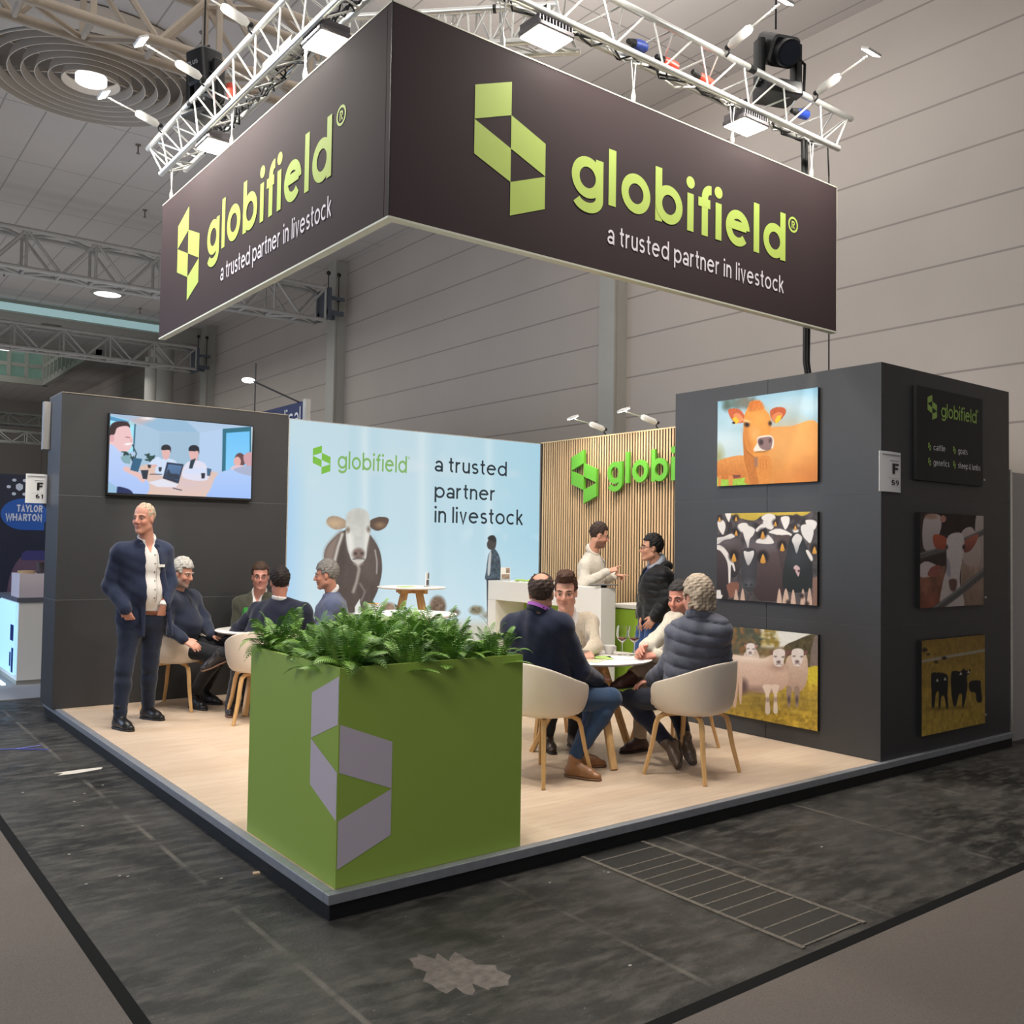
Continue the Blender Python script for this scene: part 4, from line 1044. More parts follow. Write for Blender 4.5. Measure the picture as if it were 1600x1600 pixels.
def art_meeting():
    C = Canvas(250, 142, [(148, 95), (1508, 215), (1490, 925), (125, 875)], (176, 204, 232))
    C.poly([(100, 50), (1600, 50), (1600, 1000), (100, 1000)], (172, 198, 226), c2=(188, 208, 232), tex=.015, cell=200)
    C.poly([(140, 90), (900, 140), (640, 280), (380, 180), (140, 150)], (168, 190, 216)); C.poly([(360, 160), (620, 270), (1000, 280), (880, 170), (600, 120)], (150, 186, 214), soft=4)
    C.poly([(620, 280), (1000, 280), (990, 640), (600, 640)], (160, 190, 214)); C.poly([(390, 200), (620, 280), (610, 640), (380, 620)], (166, 196, 220))
    C.poly([(140, 115), (340, 165), (400, 195), (370, 470), (240, 480), (140, 300)], (160, 232, 250)); C.poly([(140, 120), (330, 170), (320, 200), (140, 160)], (84, 150, 196)); C.ell(450, 160, 90, 30, (200, 180, 180), rot=-12, soft=10); C.ell(510, 142, 50, 12, (250, 240, 240), soft=4)
    C.poly([(380, 195), (395, 200), (378, 470), (366, 470)], (50, 90, 120))
    C.poly([(1220, 240), (1500, 215), (1500, 660), (1212, 660)], (44, 110, 130)); C.poly([(1255, 280), (1478, 262), (1478, 640), (1248, 645)], (112, 196, 248), c2=(132, 206, 250)); C.poly([(1494, 220), (1510, 220), (1505, 930), (1494, 930)], (226, 232, 246))
    C.poly([(1005, 280), (1220, 240), (1212, 660), (1000, 640)], (180, 206, 238))
    # plants
    for k in range(12):
        C.ell(280 + (k * 31) % 100, 470 + (k * 23) % 70, 26, 9, (26, 60, 58), rot=k * 47); C.ell(500 + (k * 17) % 75, 500 + (k * 29) % 70, 24, 9, (24, 64, 60), rot=k * 61)
    C.line([(360, 400), (400, 490), (370, 560)], 10, (26, 50, 56)); C.poly([(250, 520), (345, 500), (340, 590), (260, 580)], (130, 170, 180))
    # table
    C.poly([(430, 620), (640, 600), (1180, 680), (1160, 940), (480, 900), (500, 760)], (222, 190, 176), c2=(226, 196, 178), smooth=1, soft=3)
    C.ell(880, 780, 160, 50, (216, 196, 204), soft=40)
    # people of the meeting
    def man(x, y, s_, hair=(30, 34, 44), shirt=(206, 222, 246), dark=False):
        C.poly([(x - 95 * s_, y + 230 * s_), (x - 80 * s_, y + 110 * s_), (x - 20 * s_, y + 70 * s_), (x + 40 * s_, y + 70 * s_), (x + 110 * s_, y + 110 * s_), (x + 120 * s_, y + 250 * s_)], shirt, smooth=1)
        C.poly([(x - 38 * s_, y - 30 * s_), (x + 38 * s_, y - 30 * s_), (x + 34 * s_, y + 50 * s_), (x + 6 * s_, y + 80 * s_), (x - 28 * s_, y + 60 * s_)], (226, 180, 176), smooth=2)
        C.poly([(x - 42 * s_, y - 20 * s_), (x - 36 * s_, y - 62 * s_), (x + 10 * s_, y - 76 * s_), (x + 48 * s_, y - 50 * s_), (x + 48 * s_, y + 10 * s_), (x + 34 * s_, y - 20 * s_)], hair, smooth=1)
    man(680, 470, .95); C.poly([(510, 590), (600, 520), (640, 560), (560, 610)], (206, 222, 246), smooth=1); C.ell(570, 605, 30, 10, (226, 176, 168))
    man(945, 480, 1.05, shirt=(222, 222, 240)); C.line([(900, 455), (960, 462)], 5, (40, 50, 70)); C.poly([(915, 550), (965, 530), (930, 640), (900, 630)], (36, 56, 72)); C.poly([(870, 640), (1040, 630), (1060, 680), (880, 680)], (212, 222, 246), smooth=1)
    C.ell(1385, 545, 52, 70, (104, 72, 76)); C.ell(1360, 560, 34, 48, (228, 176, 170)); C.poly([(1300, 640), (1330, 600), (1430, 600), (1440, 660)], (226, 196, 206), smooth=1)
    C.poly([(1420, 500), (1500, 470), (1500, 600), (1440, 590)], (208, 160, 168), smooth=2)
    # near left man
    C.poly([(150, 220), (200, 178), (300, 176), (335, 205), (330, 240), (250, 240), (215, 290), (190, 320), (142, 310)], (58, 40, 44), smooth=2)
    C.poly([(190, 300), (220, 235), (320, 222), (352, 300), (366, 360), (352, 420), (320, 465), (250, 470), (230, 500), (150, 430), (142, 330)], (238, 196, 198), smooth=2); C.ell(165, 340, 24, 36, (224, 170, 174))
    C.ell(320, 395, 36, 10, (250, 246, 248), rot=-8); C.ell(318, 330, 26, 8, (190, 140, 146), rot=10); C.ell(350, 360, 14, 18, (228, 180, 180))
    C.poly([(135, 410), (240, 470), (262, 560), (420, 700), (515, 770), (500, 880), (340, 880), (120, 760)], (190, 210, 248), smooth=2, c2=(170, 196, 246)); C.line([(300, 640), (420, 700), (460, 745)], 50, (232, 190, 186)); C.poly([(215, 815), (330, 840), (360, 890), (210, 880)], (28, 42, 90), smooth=1); C.poly([(125, 760), (215, 820), (210, 880), (122, 875)], (150, 190, 220))
    # laptop, cups
    C.poly([(690, 570), (850, 590), (800, 780), (650, 730)], (38, 52, 76)); C.poly([(705, 590), (835, 605), (795, 750), (670, 712)], (84, 120, 164), c2=(70, 96, 130)); C.poly([(680, 690), (705, 640), (730, 680), (800, 690), (790, 740), (672, 708)], (44, 56, 76), smooth=1); C.poly([(510, 770), (650, 735), (800, 790), (770, 815), (600, 815)], (226, 226, 240))
    C.poly([(370, 530), (455, 540), (415, 670), (340, 650)], (44, 96, 130)); C.poly([(440, 650), (515, 650), (500, 740), (460, 735)], (32, 46, 62)); C.poly([(610, 620), (642, 620), (636, 662), (614, 662)], (40, 44, 58)); C.poly([(1015, 675), (1055, 675), (1048, 728), (1020, 728)], (36, 38, 52)); C.poly([(1070, 625), (1115, 635), (1100, 705), (1072, 700)], (70, 100, 130)); C.poly([(505, 595), (540, 598), (535, 630), (510, 628)], (50, 40, 50))
    C.line([(530, 690), (640, 690)], 8, (60, 60, 80)); C.line([(750, 825), (830, 845)], 9, (60, 60, 80))
    # near right shoulder
    C.poly([(1090, 930), (1110, 820), (1170, 690), (1280, 640), (1400, 640), (1480, 690), (1500, 940)], (176, 204, 250), smooth=2, c2=(160, 192, 248)); C.poly([(1320, 640), (1500, 600), (1500, 700)], (170, 178, 206), smooth=1)
    return C

def art_lightwall():
    C = Canvas(470, 396, [(51.5, -26), (1548, 124), (1529, 1458), (13, 1591)], (200, 226, 238))
    C.poly([(-100, -100), (1700, -100), (1700, 1700), (-100, 1700)], (196, 222, 232), c2=(198, 228, 240))
    C._put(np.clip((C.X - 900) / 700, 0, 1), (150, 208, 232), alpha=.55)
    C._put(np.clip((C.Y - 700) / 600, 0, 1), (226, 240, 246), alpha=.6)
    C._put(np.clip((160 - C.X) / 130, 0, 1) * np.clip((C.Y - 60) / 300, 0, 1), (166, 210, 246), alpha=.8)
    for x, w_ in ((500, 22), (840, 30), (1240, 26)): C._put(np.exp(-((C.X - x) / w_) ** 2), (236, 246, 248), alpha=.35)
    for x, w_ in ((430, 30), (560, 40), (930, 40)): C._put(np.exp(-((C.X - x) / w_) ** 2), (168, 206, 224), alpha=.22)
    cl = C.noise(160) * .6 + C.noise(60) * .4
    C._put(np.clip((cl - .52) * 4, 0, 1) * np.clip((C.X - 1050) / 120, 0, 1) * np.exp(-((C.Y - 680) / 60) ** 2), (228, 240, 246), alpha=.8)
    C._put(np.clip((cl - .5) * 4, 0, 1) * np.exp(-((C.Y - 290) / 120) ** 2), (224, 232, 238), alpha=.4)
    # horizon bushes and pale grass
    C._put(np.clip((C.Y - 1160) / 60, 0, 1), (206, 202, 182), alpha=.9)
    for (x, y, rx, ry, c) in ((935, 1095, 48, 60, (118, 96, 80)), (640, 1105, 44, 30, (140, 116, 98)), (1035, 1135, 30, 22, (120, 110, 92)), (1165, 1120, 40, 26, (132, 124, 100)), (1280, 1150, 80, 24, (150, 142, 120)), (760, 1140, 60, 16, (150, 140, 120)), (330, 1150, 120, 24, (160, 150, 130))):
        C.ell(x, y, rx, ry, c, soft=6, tex=.4, cell=14)
    # the cow
    D = (84, 72, 68)
    C.poly([(262, 760), (310, 690), (380, 640), (470, 620), (540, 680), (590, 770), (602, 880), (580, 990), (545, 1070), (520, 1130), (480, 1130), (470, 1080), (440, 1130), (400, 1130), (380, 1060), (320, 1080), (280, 960), (256, 860)], D, smooth=2, tex=.1, cell=30)
    C.poly([(262, 760), (310, 690), (360, 650), (330, 740), (310, 830), (300, 900), (262, 850)], (140, 122, 112), smooth=1, soft=10); C.ell(520, 820, 60, 130, (104, 90, 84), soft=12, alpha=.5); C.ell(360, 800, 26, 110, (70, 58, 56), soft=8, alpha=.6)
    C.line([(365, 665), (340, 740), (318, 830), (322, 870)], 14, (226, 222, 212), soft=5); C.line([(560, 760), (572, 830), (570, 900)], 5, (206, 200, 194), soft=3); C.line([(452, 810), (465, 880), (450, 950), (430, 1010)], 12, (196, 186, 176), soft=6); C.line([(470, 960), (500, 1010), (480, 1060)], 5, (160, 150, 144), soft=4)
    C.poly([(440, 1100), (470, 1050), (472, 1140), (440, 1140)], (232, 232, 226)); 
    C.poly([(270, 590), (285, 562), (330, 556), (388, 585), (386, 622), (330, 638), (292, 622)], (176, 152, 128), smooth=2, tex=.08); C.ell(320, 600, 34, 18, (206, 176, 140), soft=10)
    C.poly([(530, 585), (580, 562), (630, 565), (642, 585), (620, 625), (575, 645), (535, 625)], (92, 72, 62), smooth=2, tex=.08); C.ell(590, 610, 26, 16, (150, 120, 92), soft=8)
    C.poly([(388, 560), (420, 520), (460, 510), (505, 522), (528, 570), (528, 660), (512, 740), (505, 810), (470, 838), (425, 826), (405, 780), (388, 690)], (206, 206, 200), smooth=2, tex=.05, cell=24)
    C.poly([(400, 650), (425, 680), (430, 760), (405, 770), (392, 690)], (236, 234, 226), smooth=1, soft=8); C.poly([(500, 650), (525, 640), (512, 740), (498, 790)], (232, 230, 222), smooth=1, soft=8); C.ell(398, 640, 10, 14, (120, 96, 80), soft=6); C.ell(522, 636, 9, 14, (110, 90, 78), soft=6); C.ell(455, 560, 40, 30, (190, 190, 182), soft=20, alpha=.7)
    C.ell(462, 782, 36, 34, (126, 106, 98), soft=6, tex=.1); C.ell(444, 780, 9, 8, (70, 54, 50), soft=3); C.ell(482, 780, 9, 8, (70, 54, 50), soft=3); C.line([(430, 815), (462, 806), (496, 814)], 6, (90, 74, 70), soft=3); C.ell(460, 835, 22, 14, (214, 206, 196), soft=6)
    # the standing man of the print
    C.poly([(1236, 700), (1240, 680), (1262, 672), (1282, 688), (1284, 722), (1272, 758), (1248, 758), (1232, 745), (1228, 722)], (70, 64, 66), smooth=1)
    C.poly([(1232, 690), (1246, 674), (1270, 672), (1284, 696), (1276, 712), (1244, 700)], (40, 40, 44), smooth=1)
    C.poly([(1246, 772), (1272, 752), (1300, 790), (1310, 850), (1306, 960), (1222, 940), (1224, 880), (1234, 800)], (70, 86, 98), smooth=1, tex=.4, cell=14)
    C.poly([(1240, 790), (1254, 775), (1246, 900), (1232, 900)], (196, 200, 200), smooth=1)
    C.poly([(1226, 930), (1300, 930), (1296, 1200), (1230, 1200)], (56, 62, 76), smooth=0)
    return C

def picture(name, label, cat, art, fl, w, h, th=.03, m=None, group=None, px=None):
    t = thing(name, label, cat, fl.o, group=group)
    lf = Flat((0, 0, 0), fl.u, fl.v)
    b = MB(); pts = [lf.at(0, 0), lf.at(w, 0), lf.at(w, h), lf.at(0, h)]
    b.loft([[p for p in pts], [p + lf.n * (th - .001) for p in pts]]).build('canvas_box', M_canvas_edge, t)
    art.mesh('print', lf, .0, w, 0, h, m or M_print, t, z=th, gain=.86)
    return t
uL, uR, vz = (0, -1, 0), (1, 0, 0), (0, 0, 1)
picture('animal_picture', 'picture of a ginger cow under blue sky, topmost on the bright tower side', 'picture', art_jersey(), Flat((TX0, 1.585, 2.117), uL, vz), 1.02, .752, group='animal pictures on the tower')
picture('animal_picture', 'picture of a herd of black and white cows with yellow ear tags', 'picture', art_holstein(), Flat((TX0, 1.58, 1.13), uL, vz), 1.016, .746, group='animal pictures on the tower')
picture('animal_picture', 'picture of three pale sheep on yellow grass, lowest on the bright tower side', 'picture', art_sheep(), Flat((TX0, 1.575, .145), uL, vz), 1.02, .756, group='animal pictures on the tower')
picture('animal_picture', 'picture of a white goat behind dark rails on the shaded tower side', 'picture', art_goat(), Flat((5.025, TY0, 1.13), uR, vz), 1.02, .75, group='animal pictures on the tower')
picture('animal_picture', 'picture of three black cattle on a yellow field on the shaded tower side', 'picture', art_blackcattle(), Flat((5.05, TY0, .135), uR, vz), 1.015, .742, group='animal pictures on the tower')
# black board with logo
bd = thing('logo_board', 'black board with small green logo and four words on the shaded tower side', 'board', (4.97, TY0, 2.13))
MB().box((0, -.03, 0), (1.065, 0, .745)).build('board', M_canvas_edge, bd, bevel=.003)
fb = Flat((0, -.03, 0), (1, 0, 0), (0, 0, 1))
M_lg = mat('printed_green', rgb(150, 186, 84), .5)
M_lw = mat('printed_white', rgb(222, 220, 222), .5)
b = MB(); put_polys(b, fb, logo_polys(), .055, .05, .16, .49); put_text(b, fb, 'globifield', .37, .95, .525, .115, .14, .1); put_reg(b, fb, .97, .63, .012); b.build('logo', M_lg, bd)
b = MB(); c2 = MB()
for (x, y, wd) in ((.17, .25, 'cattle'), (.56, .25, 'goats'), (.17, .13, 'genetics'), (.56, .13, 'sheep & lambs')):
    put_text(b, fb, wd, x + .08, x + .08 + .031 * len(wd) * (1 if '&' not in wd else .93), y, .05, .12, .12)
    put_polys(c2, fb, logo_polys(), .016, .017, x, y - .01)
b.build('lettering', M_lw, bd); c2.build('bullet_marks', M_lg, bd)
for z in (2.19, 1.19, .2):
    o = MB().bbox((6.075 + (.02 if z < 2 else 0), TY0 - .012, z), (.03, .024, .016)).build('picture_clip', mat('steel_clip', rgb(190, 190, 190), .3, .6)); tag(o, 'small bright metal clip at the right edge of a picture on the shaded side', 'clip', 'picture clips on the shaded side')

# stand number cards
def number_card(label, num, x0, x1, y, z0, z1, bend):
    t = thing('stand_number_card', label, 'sign', (x0, y, z0))
    w = x1 - x0; h = z1 - z0
    n = 8
    front = [(w * k / n, -bend * math.sin(PI * k / n) - .004, 0) for k in range(n + 1)]
    ring = front + [(p[0], p[1] + .003, 0) for p in reversed(front)]
    MB().loft([ring, [(p[0], p[1], h) for p in ring]]).build('card', mat('white_card', rgb(248, 247, 246), .5), t, smooth=True)
    f = Flat((0, -bend - .006, 0), (1, 0, 0), (0, 0, 1))
    b = MB(); put_text(b, f, 'F', w * .52, w * .82, h * .45, h * .26, .2)
    put_text(b, f, num, w * .48, w * .82, h * .17, h * .13, .18, .2)
    b.build('lettering', mat('black_ink', rgb(26, 24, 26), .5), t)
    b = MB(); put_polys(b, f, [[np.array(p) for p in ((w * .3, h * .34), (w * .85, h * .34), (w * .85, h * .345), (w * .3, h * .345))], [np.array(p) for p in ((w * .4, h * .77), (w * .85, h * .77), (w * .85, h * .785), (w * .4, h * .785))], [np.array(p) for p in ((w * .06, h * .9), (w * .9, h * .9), (w * .9, h * .93), (w * .06, h * .93))]], 1, 1, 0, 0)
    b.build('small_print', mat('grey_ink', rgb(150, 148, 150), .5), t)
number_card('white card with letter F and number 59 on the tower corner', '59', 4.48, 4.775, TY0 - .006, 2.02, 2.325, .012)
number_card('white card with letter F and number 61 at the left end of the television wall', '61', -.22, -.035, 6.03, 1.9, 2.18, .008)

# ---- television
tv = thing('television', 'large flat television showing a video meeting, on the charcoal wall', 'television', (.385, 5.53, 1.995))
MB().box((-.012, -.055, -.012), (1.412, -.006, .772)).build('bezel', M_black, tv, bevel=.004)
MB().box((.3, -.03, .2), (1.1, 0, .6)).build('wall_mount', M_black, tv)
art_meeting().mesh('screen', Flat((0, -.0555, 0), (1, 0, 0), (0, 0, 1)), 0, 1.4, .012, .76, M_screen, tv, z=.001)

# ---- light wall
lb = thing('light_wall', 'glowing pale blue light wall printed with a cow, logo and slogan', 'light box', (2.21, 5.53, 0))
MB().box((0, 0, 0), (3.49, .12, 2.89)).build('frame', M_alu, lb)
flw = Flat((0, -.001, 0), (1, 0, 0), (0, 0, 1))
art_lightwall().mesh('print', flw, .012, 3.475, .01, 2.88, M_glowprint, lb, z=.002)
M_lbg = mat('backlit_green', rgb(40, 60, 24), .6, emit=rgb(122, 190, 64), estr=.85)
M_lbg2 = mat('backlit_green_text', rgb(44, 60, 32), .6, emit=rgb(130, 182, 104), estr=.85)
M_lbk = mat('backlit_ink', rgb(14, 20, 26), .6, emit=rgb(34, 50, 62), estr=.7)
b = MB(); put_polys(b, flw, logo_polys(), .212 / 2.64, .315 / 4, .284, 2.31, .004); b.build('logo_mark', M_lbg, lb)
b = MB(); put_text(b, flw, 'globifield', .583, 1.472, 2.385, .2, .135, .12, z=.004); put_reg(b, flw, 1.50, 2.565, .015, .004); b.build('lettering', M_lbg2, lb)
b = MB()
put_text(b, flw, 'a trusted', 1.858, 2.935, 2.43, .185, .13, .13, .3, .004); put_text(b, flw, 'partner', 1.862, 2.76, 2.115, .185, .13, .13, .3, .004); put_text(b, flw, 'in livestock', 1.868, 3.2, 1.822, .195, .13, .13, .3, .004)
b.build('slogan', M_lbk, lb)
# ================================================================= hanging sign, truss, lamps
SZ0, SZ1 = 3.344, 4.55
M_sign = mat('dark_brown_fabric', rgb(58, 46, 48), 0.75, noise=.04, nscale=300, spec=.2)
M_sgreen = mat('sign_green', rgb(178, 200, 92), .6)
M_swhite = mat('sign_white', rgb(228, 220, 228), .6)
sg = thing('hanging_sign', 'large dark two-sided corner sign hanging over the booth with green lettering', 'sign', (0, 0, 0))
MB().box((.556, .567, SZ0 + .012), (4.74, .617, SZ1 - .008)).build('panel', M_sign, sg)
MB().box((.556, .622, SZ0 + .012), (.606, 4.606, SZ1 - .008)).build('panel', M_sign, sg)
M_prof = mat('sign_profile', rgb(214, 214, 196), .45, .2)
for z0, z1 in ((SZ0, SZ0 + .012), (SZ1 - .008, SZ1)):
    MB().box((.554, .565, z0), (4.742, .62, z1)).build('profile', M_prof, sg)
    MB().box((.554, .62, z0), (.608, 4.608, z1)).build('profile', M_prof, sg)
MB().box((4.74, .566, SZ0), (4.746, .618, SZ1)).build('profile', M_prof, sg)
MB().box((.552, .563, SZ0 + .01), (.557, .568, SZ1)).build('corner_profile', M_black, sg)
fr = Flat((0, .567, 0), (1, 0, 0), vz)
flf = Flat((.556, 4.606, 0), uL, vz)
b = MB(); put_polys(b, fr, logo_polys(), .268 / 1.32, .813 / 4, 1.114, 3.543); b.build('logo_mark', M_sgreen, sg)
b = MB(); put_text(b, fr, 'globifield', 1.865, 4.057, 3.797, .372, .175, .13); put_reg(b, fr, 4.155, 4.106, .062); b.build('lettering', M_sgreen, sg)
b = MB(); put_text(b, fr, 'a trusted partner in livestock', 2.18, 4.035, 3.545, .131, .125, .14, .34); b.build('slogan', M_swhite, sg)
b = MB(); put_polys(b, flf, logo_polys(), .27 / 1.32, .79 / 4, .46, 3.545); b.build('logo_mark', M_sgreen, sg)
b = MB(); put_text(b, flf, 'globifield', 1.19, 3.338, 3.79, .38, .175, .13); put_reg(b, flf, 3.455, 4.117, .062); b.build('lettering', M_sgreen, sg)
b = MB(); put_text(b, flf, 'a trusted partner in livestock', 1.505, 3.348, 3.54, .135, .125, .14, .34); b.build('slogan', M_swhite, sg)

def tri_truss(name, label, A, B, C_, m):
    """three chords (start, end) and zig-zag bracing"""
    t = thing(name, label, 'truss', A[0])
    o = Vector(A[0])
    for c in (A, B, C_):
        MB().cyl(Vector(c[0]) - o, Vector(c[1]) - o, .0245, n=14).build('chord', m, t, smooth=True)
    b = MB(); n = 10
    def P(c, k): return Vector(c[0]).lerp(Vector(c[1]), k / n) - o
    for (p, q) in ((A, B), (B, C_), (C_, A)):
        for k in range(n):
            b.cyl(P(p, k + .08), P(q, k + .5), .0075, n=6); b.cyl(P(q, k + .5), P(p, k + .92), .0075, n=6)
    for k in (0.1, n - .1):
        b.cyl(P(A, k), P(B, k), .009, n=6); b.cyl(P(B, k), P(C_, k), .009, n=6); b.cyl(P(C_, k), P(A, k), .009, n=6)
    b.build('bracing', m, t, smooth=True)
    for k in (2.4, 7.2):
        MB().cyl(P(A, k), P(A, k + .14), .029, n=14).build('collar', M_black, t, smooth=True)
    return t
AZR, AZL, BZ = 5.175, 5.225, 4.865
tri_truss('lighting_truss', 'silver triangular truss above the right face of the hanging sign', ((.15, .567, AZR), (4.945, .567, AZR)), ((.15, .567, BZ + .01), (4.765, .567, BZ + .01)), ((.15, .84, 5.02), (4.85, .84, 5.02)), M_alu)
tri_truss('lighting_truss', 'silver triangular truss above the left face of the hanging sign', ((.556, .75, AZL), (.556, 5.11, AZL)), ((.556, .75, BZ - .01), (.556, 4.68, BZ - .01)), ((.84, .9, 5.03), (.84, 4.9, 5.03)), M_alu)
tri_truss('lighting_truss', 'short silver brace truss across the inside of the truss corner', ((.88, 2.0, 5.2), (2.0, .88, 5.2)), ((.86, 1.86, 4.9), (1.86, .86, 4.9)), ((.88, 2.2, 4.95), (2.2, .88, 4.95)), M_alu)
# straps
M_strap = mat('pale_steel_wire', rgb(200, 200, 198), .35, .6)
def strap(x, y, along, label):
    t = thing('sign_strap', label, 'strap', (x, y, SZ1), group='wire straps that hold the hanging sign')
    d = Vector(along) * .025
    b = MB()
    b.tube([(0, 0, 0), (0, 0, .09)], .009, 8); b.tube([(0, 0, .08), d + Vector((0, 0, .33))], .004, 6); b.tube([(0, 0, .08), -d + Vector((0, 0, .29))], .004, 6)
    b.build('wire', M_strap, t, smooth=True)
    b = MB(); b.lathe([(.01, 0), (.016, .02), (.016, .05), (.01, .075)], n=10); b.build('turnbuckle', M_steel, t, smooth=True)
for y, lb in ((4.43, 'end of the left sign face'), (3.0, 'middle of the left sign face'), (1.72, 'near half of the left sign face')):
    strap(.575, y, (0, 1, 0), 'thin wire strap from the truss at the ' + lb)
for x, lb in ((1.32, 'above the big green logo mark'), (2.42, 'above the letters g and l of the right face'), (3.44, 'above the letter f of the right face'), (4.42, 'at the far right end of the right face')):
    strap(x, .585, (1, 0, 0), 'thin wire strap from the truss ' + lb)
# flood lamps
M_flood = mat('grey_heatsink', rgb(92, 88, 92), .45, .3)
def flood(x, y, rz, label, power):
    t = thing('flood_lamp', label, 'lamp', (x, y, 4.78), rz, 'flood lamps under the sign truss')
    MB().rbox((-.15, -.11, .0), (.15, .11, .035), .02).build('housing', M_flood, t, smooth=True)
    b = MB()
    for k in range(11): b.box((-.135 + k * .0262, -.1, .035), (-.128 + k * .0262, .1, .08))
    b.build('cooling_fins', M_flood, t)
    MB().box((-.135, -.097, -.006), (.135, .097, -.001)).build('lamp_face', M_lamp, t)
    b = MB(); b.box((-.015, -.02, .06), (.015, .02, .21)); b.box((-.05, -.025, .06), (.05, .025, .085))
    b.build('bracket', M_black, t)
    area_light('flood_light', (x, y, 4.765), (x + .35, y + .35, 0), .25, power, (1.0, .93, .82), spread=PI * .92)
FP = 62
flood(.66, 3.62, PI / 2, 'lit flood lamp at the far end under the left truss', FP)
flood(.66, 1.60, PI / 2, 'lit flood lamp of the left truss nearest the sign corner', FP)
flood(1.72, .66, 0, 'lit flood lamp above the big green logo of the right face', FP)
flood(3.69, .66, 0, 'lit flood lamp at the right end under the right truss', FP)
# arm lamps
def arm_lamp(p, d, label, group, power, target, ln=.46, rise=.15):
    """p clamp point on the chord, d outward direction"""
    t = thing('arm_spotlight', label, 'lamp', p, math.atan2(d[1], d[0]), group)
    MB().tube([(.03, 0, .03), (.06, 0, .045), (.2, 0, .085), (.225, 0, .09)], [.02, .034, .034, .02], 12).build('driver_box', M_white, t, smooth=True)
    MB().cyl((.2, 0, .085), (ln, 0, rise), .007, n=8).build('arm', M_alu, t, smooth=True)
    R_ = Matrix.Translation((ln + .03, 0, rise + .01)) @ Matrix.Rotation(.5, 4, 'Y')
    MB().bbox((0, 0, .012), (.075, .17, .018), R_).build('lamp_head', M_white, t, bevel=.003)
    MB().bbox((0, 0, 0), (.065, .16, .004), R_).build('lamp_face', M_lamp, t)
    b = MB(); b.tube([(.0, 0, -.03), (.03, 0, -.01), (.03, 0, .03), (0, 0, .04)], .008, 8); b.sph((.01, 0, .035), .02)
    b.build('clamp', M_black, t, smooth=True)
    q = Vector(p) + Vector((d[0], d[1], 0)) * (ln + .03) + Vector((0, 0, rise - .02))
    area_light('arm_light', q, target, .12, power, (1, .95, .86), spread=PI * .8)
AP = 26
for y, lb in ((4.606, 'white arm lamp at the outer end of the left truss'), (3.513, 'second white arm lamp from the outer end of the left truss'), (2.528, 'white arm lamp of the left truss at the top edge of the picture')):
    arm_lamp((.53, y, AZL), (-1, 0), lb, 'arm lamps lighting the sign', AP * 1.7, (.556, y, 4.0))
for x, lb in ((3.31, 'white arm lamp on the right truss left of the moving light'), (4.389, 'white arm lamp at the right end of the right truss'), (2.1, 'added white arm lamp on the right truss, out of view above the picture')):  # the last one is added out of view to light the sign
    arm_lamp((x, .54, AZR), (0, -1), lb, 'arm lamps lighting the sign', AP, (x, .567, 4.0))
for y, lb in ((4.3, 'white arm lamp above the raised green mark of the slat wall'), (3.45, 'white arm lamp on the slat wall next to the tower')):
    arm_lamp((5.70, y, 2.93), (-1, .25), lb, 'arm lamps on the slat wall', 6, (5.69, y + .1, 1.2), .42, .13)

# moving heads
def moving_head(p, rz, tilt, label):
    t = thing('moving_head_light', label, 'stage light', p, rz)
    MB().rbox((-.13, -.16, 0), (.13, .16, .11), .03).build('base', M_black, t, smooth=True)
    for s in (-1, 1):
        MB().rbox((-.055, s * .165 - .03, .1), (.055, s * .165 + .03, .46), .02).build('yoke_arm', M_black, t, smooth=True)
    R_ = Matrix.Translation((0, 0, .4)) @ Matrix.Rotation(tilt, 4, 'Y')
    hd = MB(); hd.rbox((-.115, -.125, -.12), (.115, .125, .17), .05, M=R_); hd.cyl(R_ @ Vector((0, 0, -.2)), R_ @ Vector((0, 0, -.11)), .1, n=20)
    h = hd.build('head', M_black, t, smooth=True)
    MB().cyl(R_ @ Vector((0, 0, -.205)), R_ @ Vector((0, 0, -.2)), .085, n=20).build('lens', mat('dark_glass', rgb(30, 34, 44), .08), h)
    MB().tube([R_ @ Vector((0, -.07, .17)), R_ @ Vector((0, -.07, .2)), R_ @ Vector((0, .07, .2)), R_ @ Vector((0, .07, .17))], .01, 6).build('handle', M_black, h, smooth=True)
    b = MB(); put_text(b, Flat(R_ @ Vector((-.116, .08, .03)), R_.to_3x3() @ Vector((0, -1, 0)), R_.to_3x3() @ Vector((0, 0, 1))), 'PLUS', 0, .13, 0, .035, .2); b.build('lettering', mat('grey_ink', rgb(150, 148, 150), .5), h)
    MB().tube([(0, -.15, .05), (.0, -.24, .1), (-.04, -.22, .3), (-.06, -.1, .36)], .012, 8).build('cable', M_black_soft, t, smooth=True)
moving_head((.70, 4.0, 5.16), .35, -.12, 'black moving light standing on the left truss')
moving_head((4.13, .70, 5.14), 1.2, 1.0, 'black moving light standing on the right truss, head tilted')
for (x, y, lb) in ((.70, 4.05, 'thin black safety rope above the moving light on the left truss'), (4.13, .72, 'thin black safety rope above the moving light on the right truss')):
    tag(MB().cyl((x, y, 5.72), (x, y, CZ), .008, n=6).build('hanging_rope', M_black_soft), lb, 'rope')

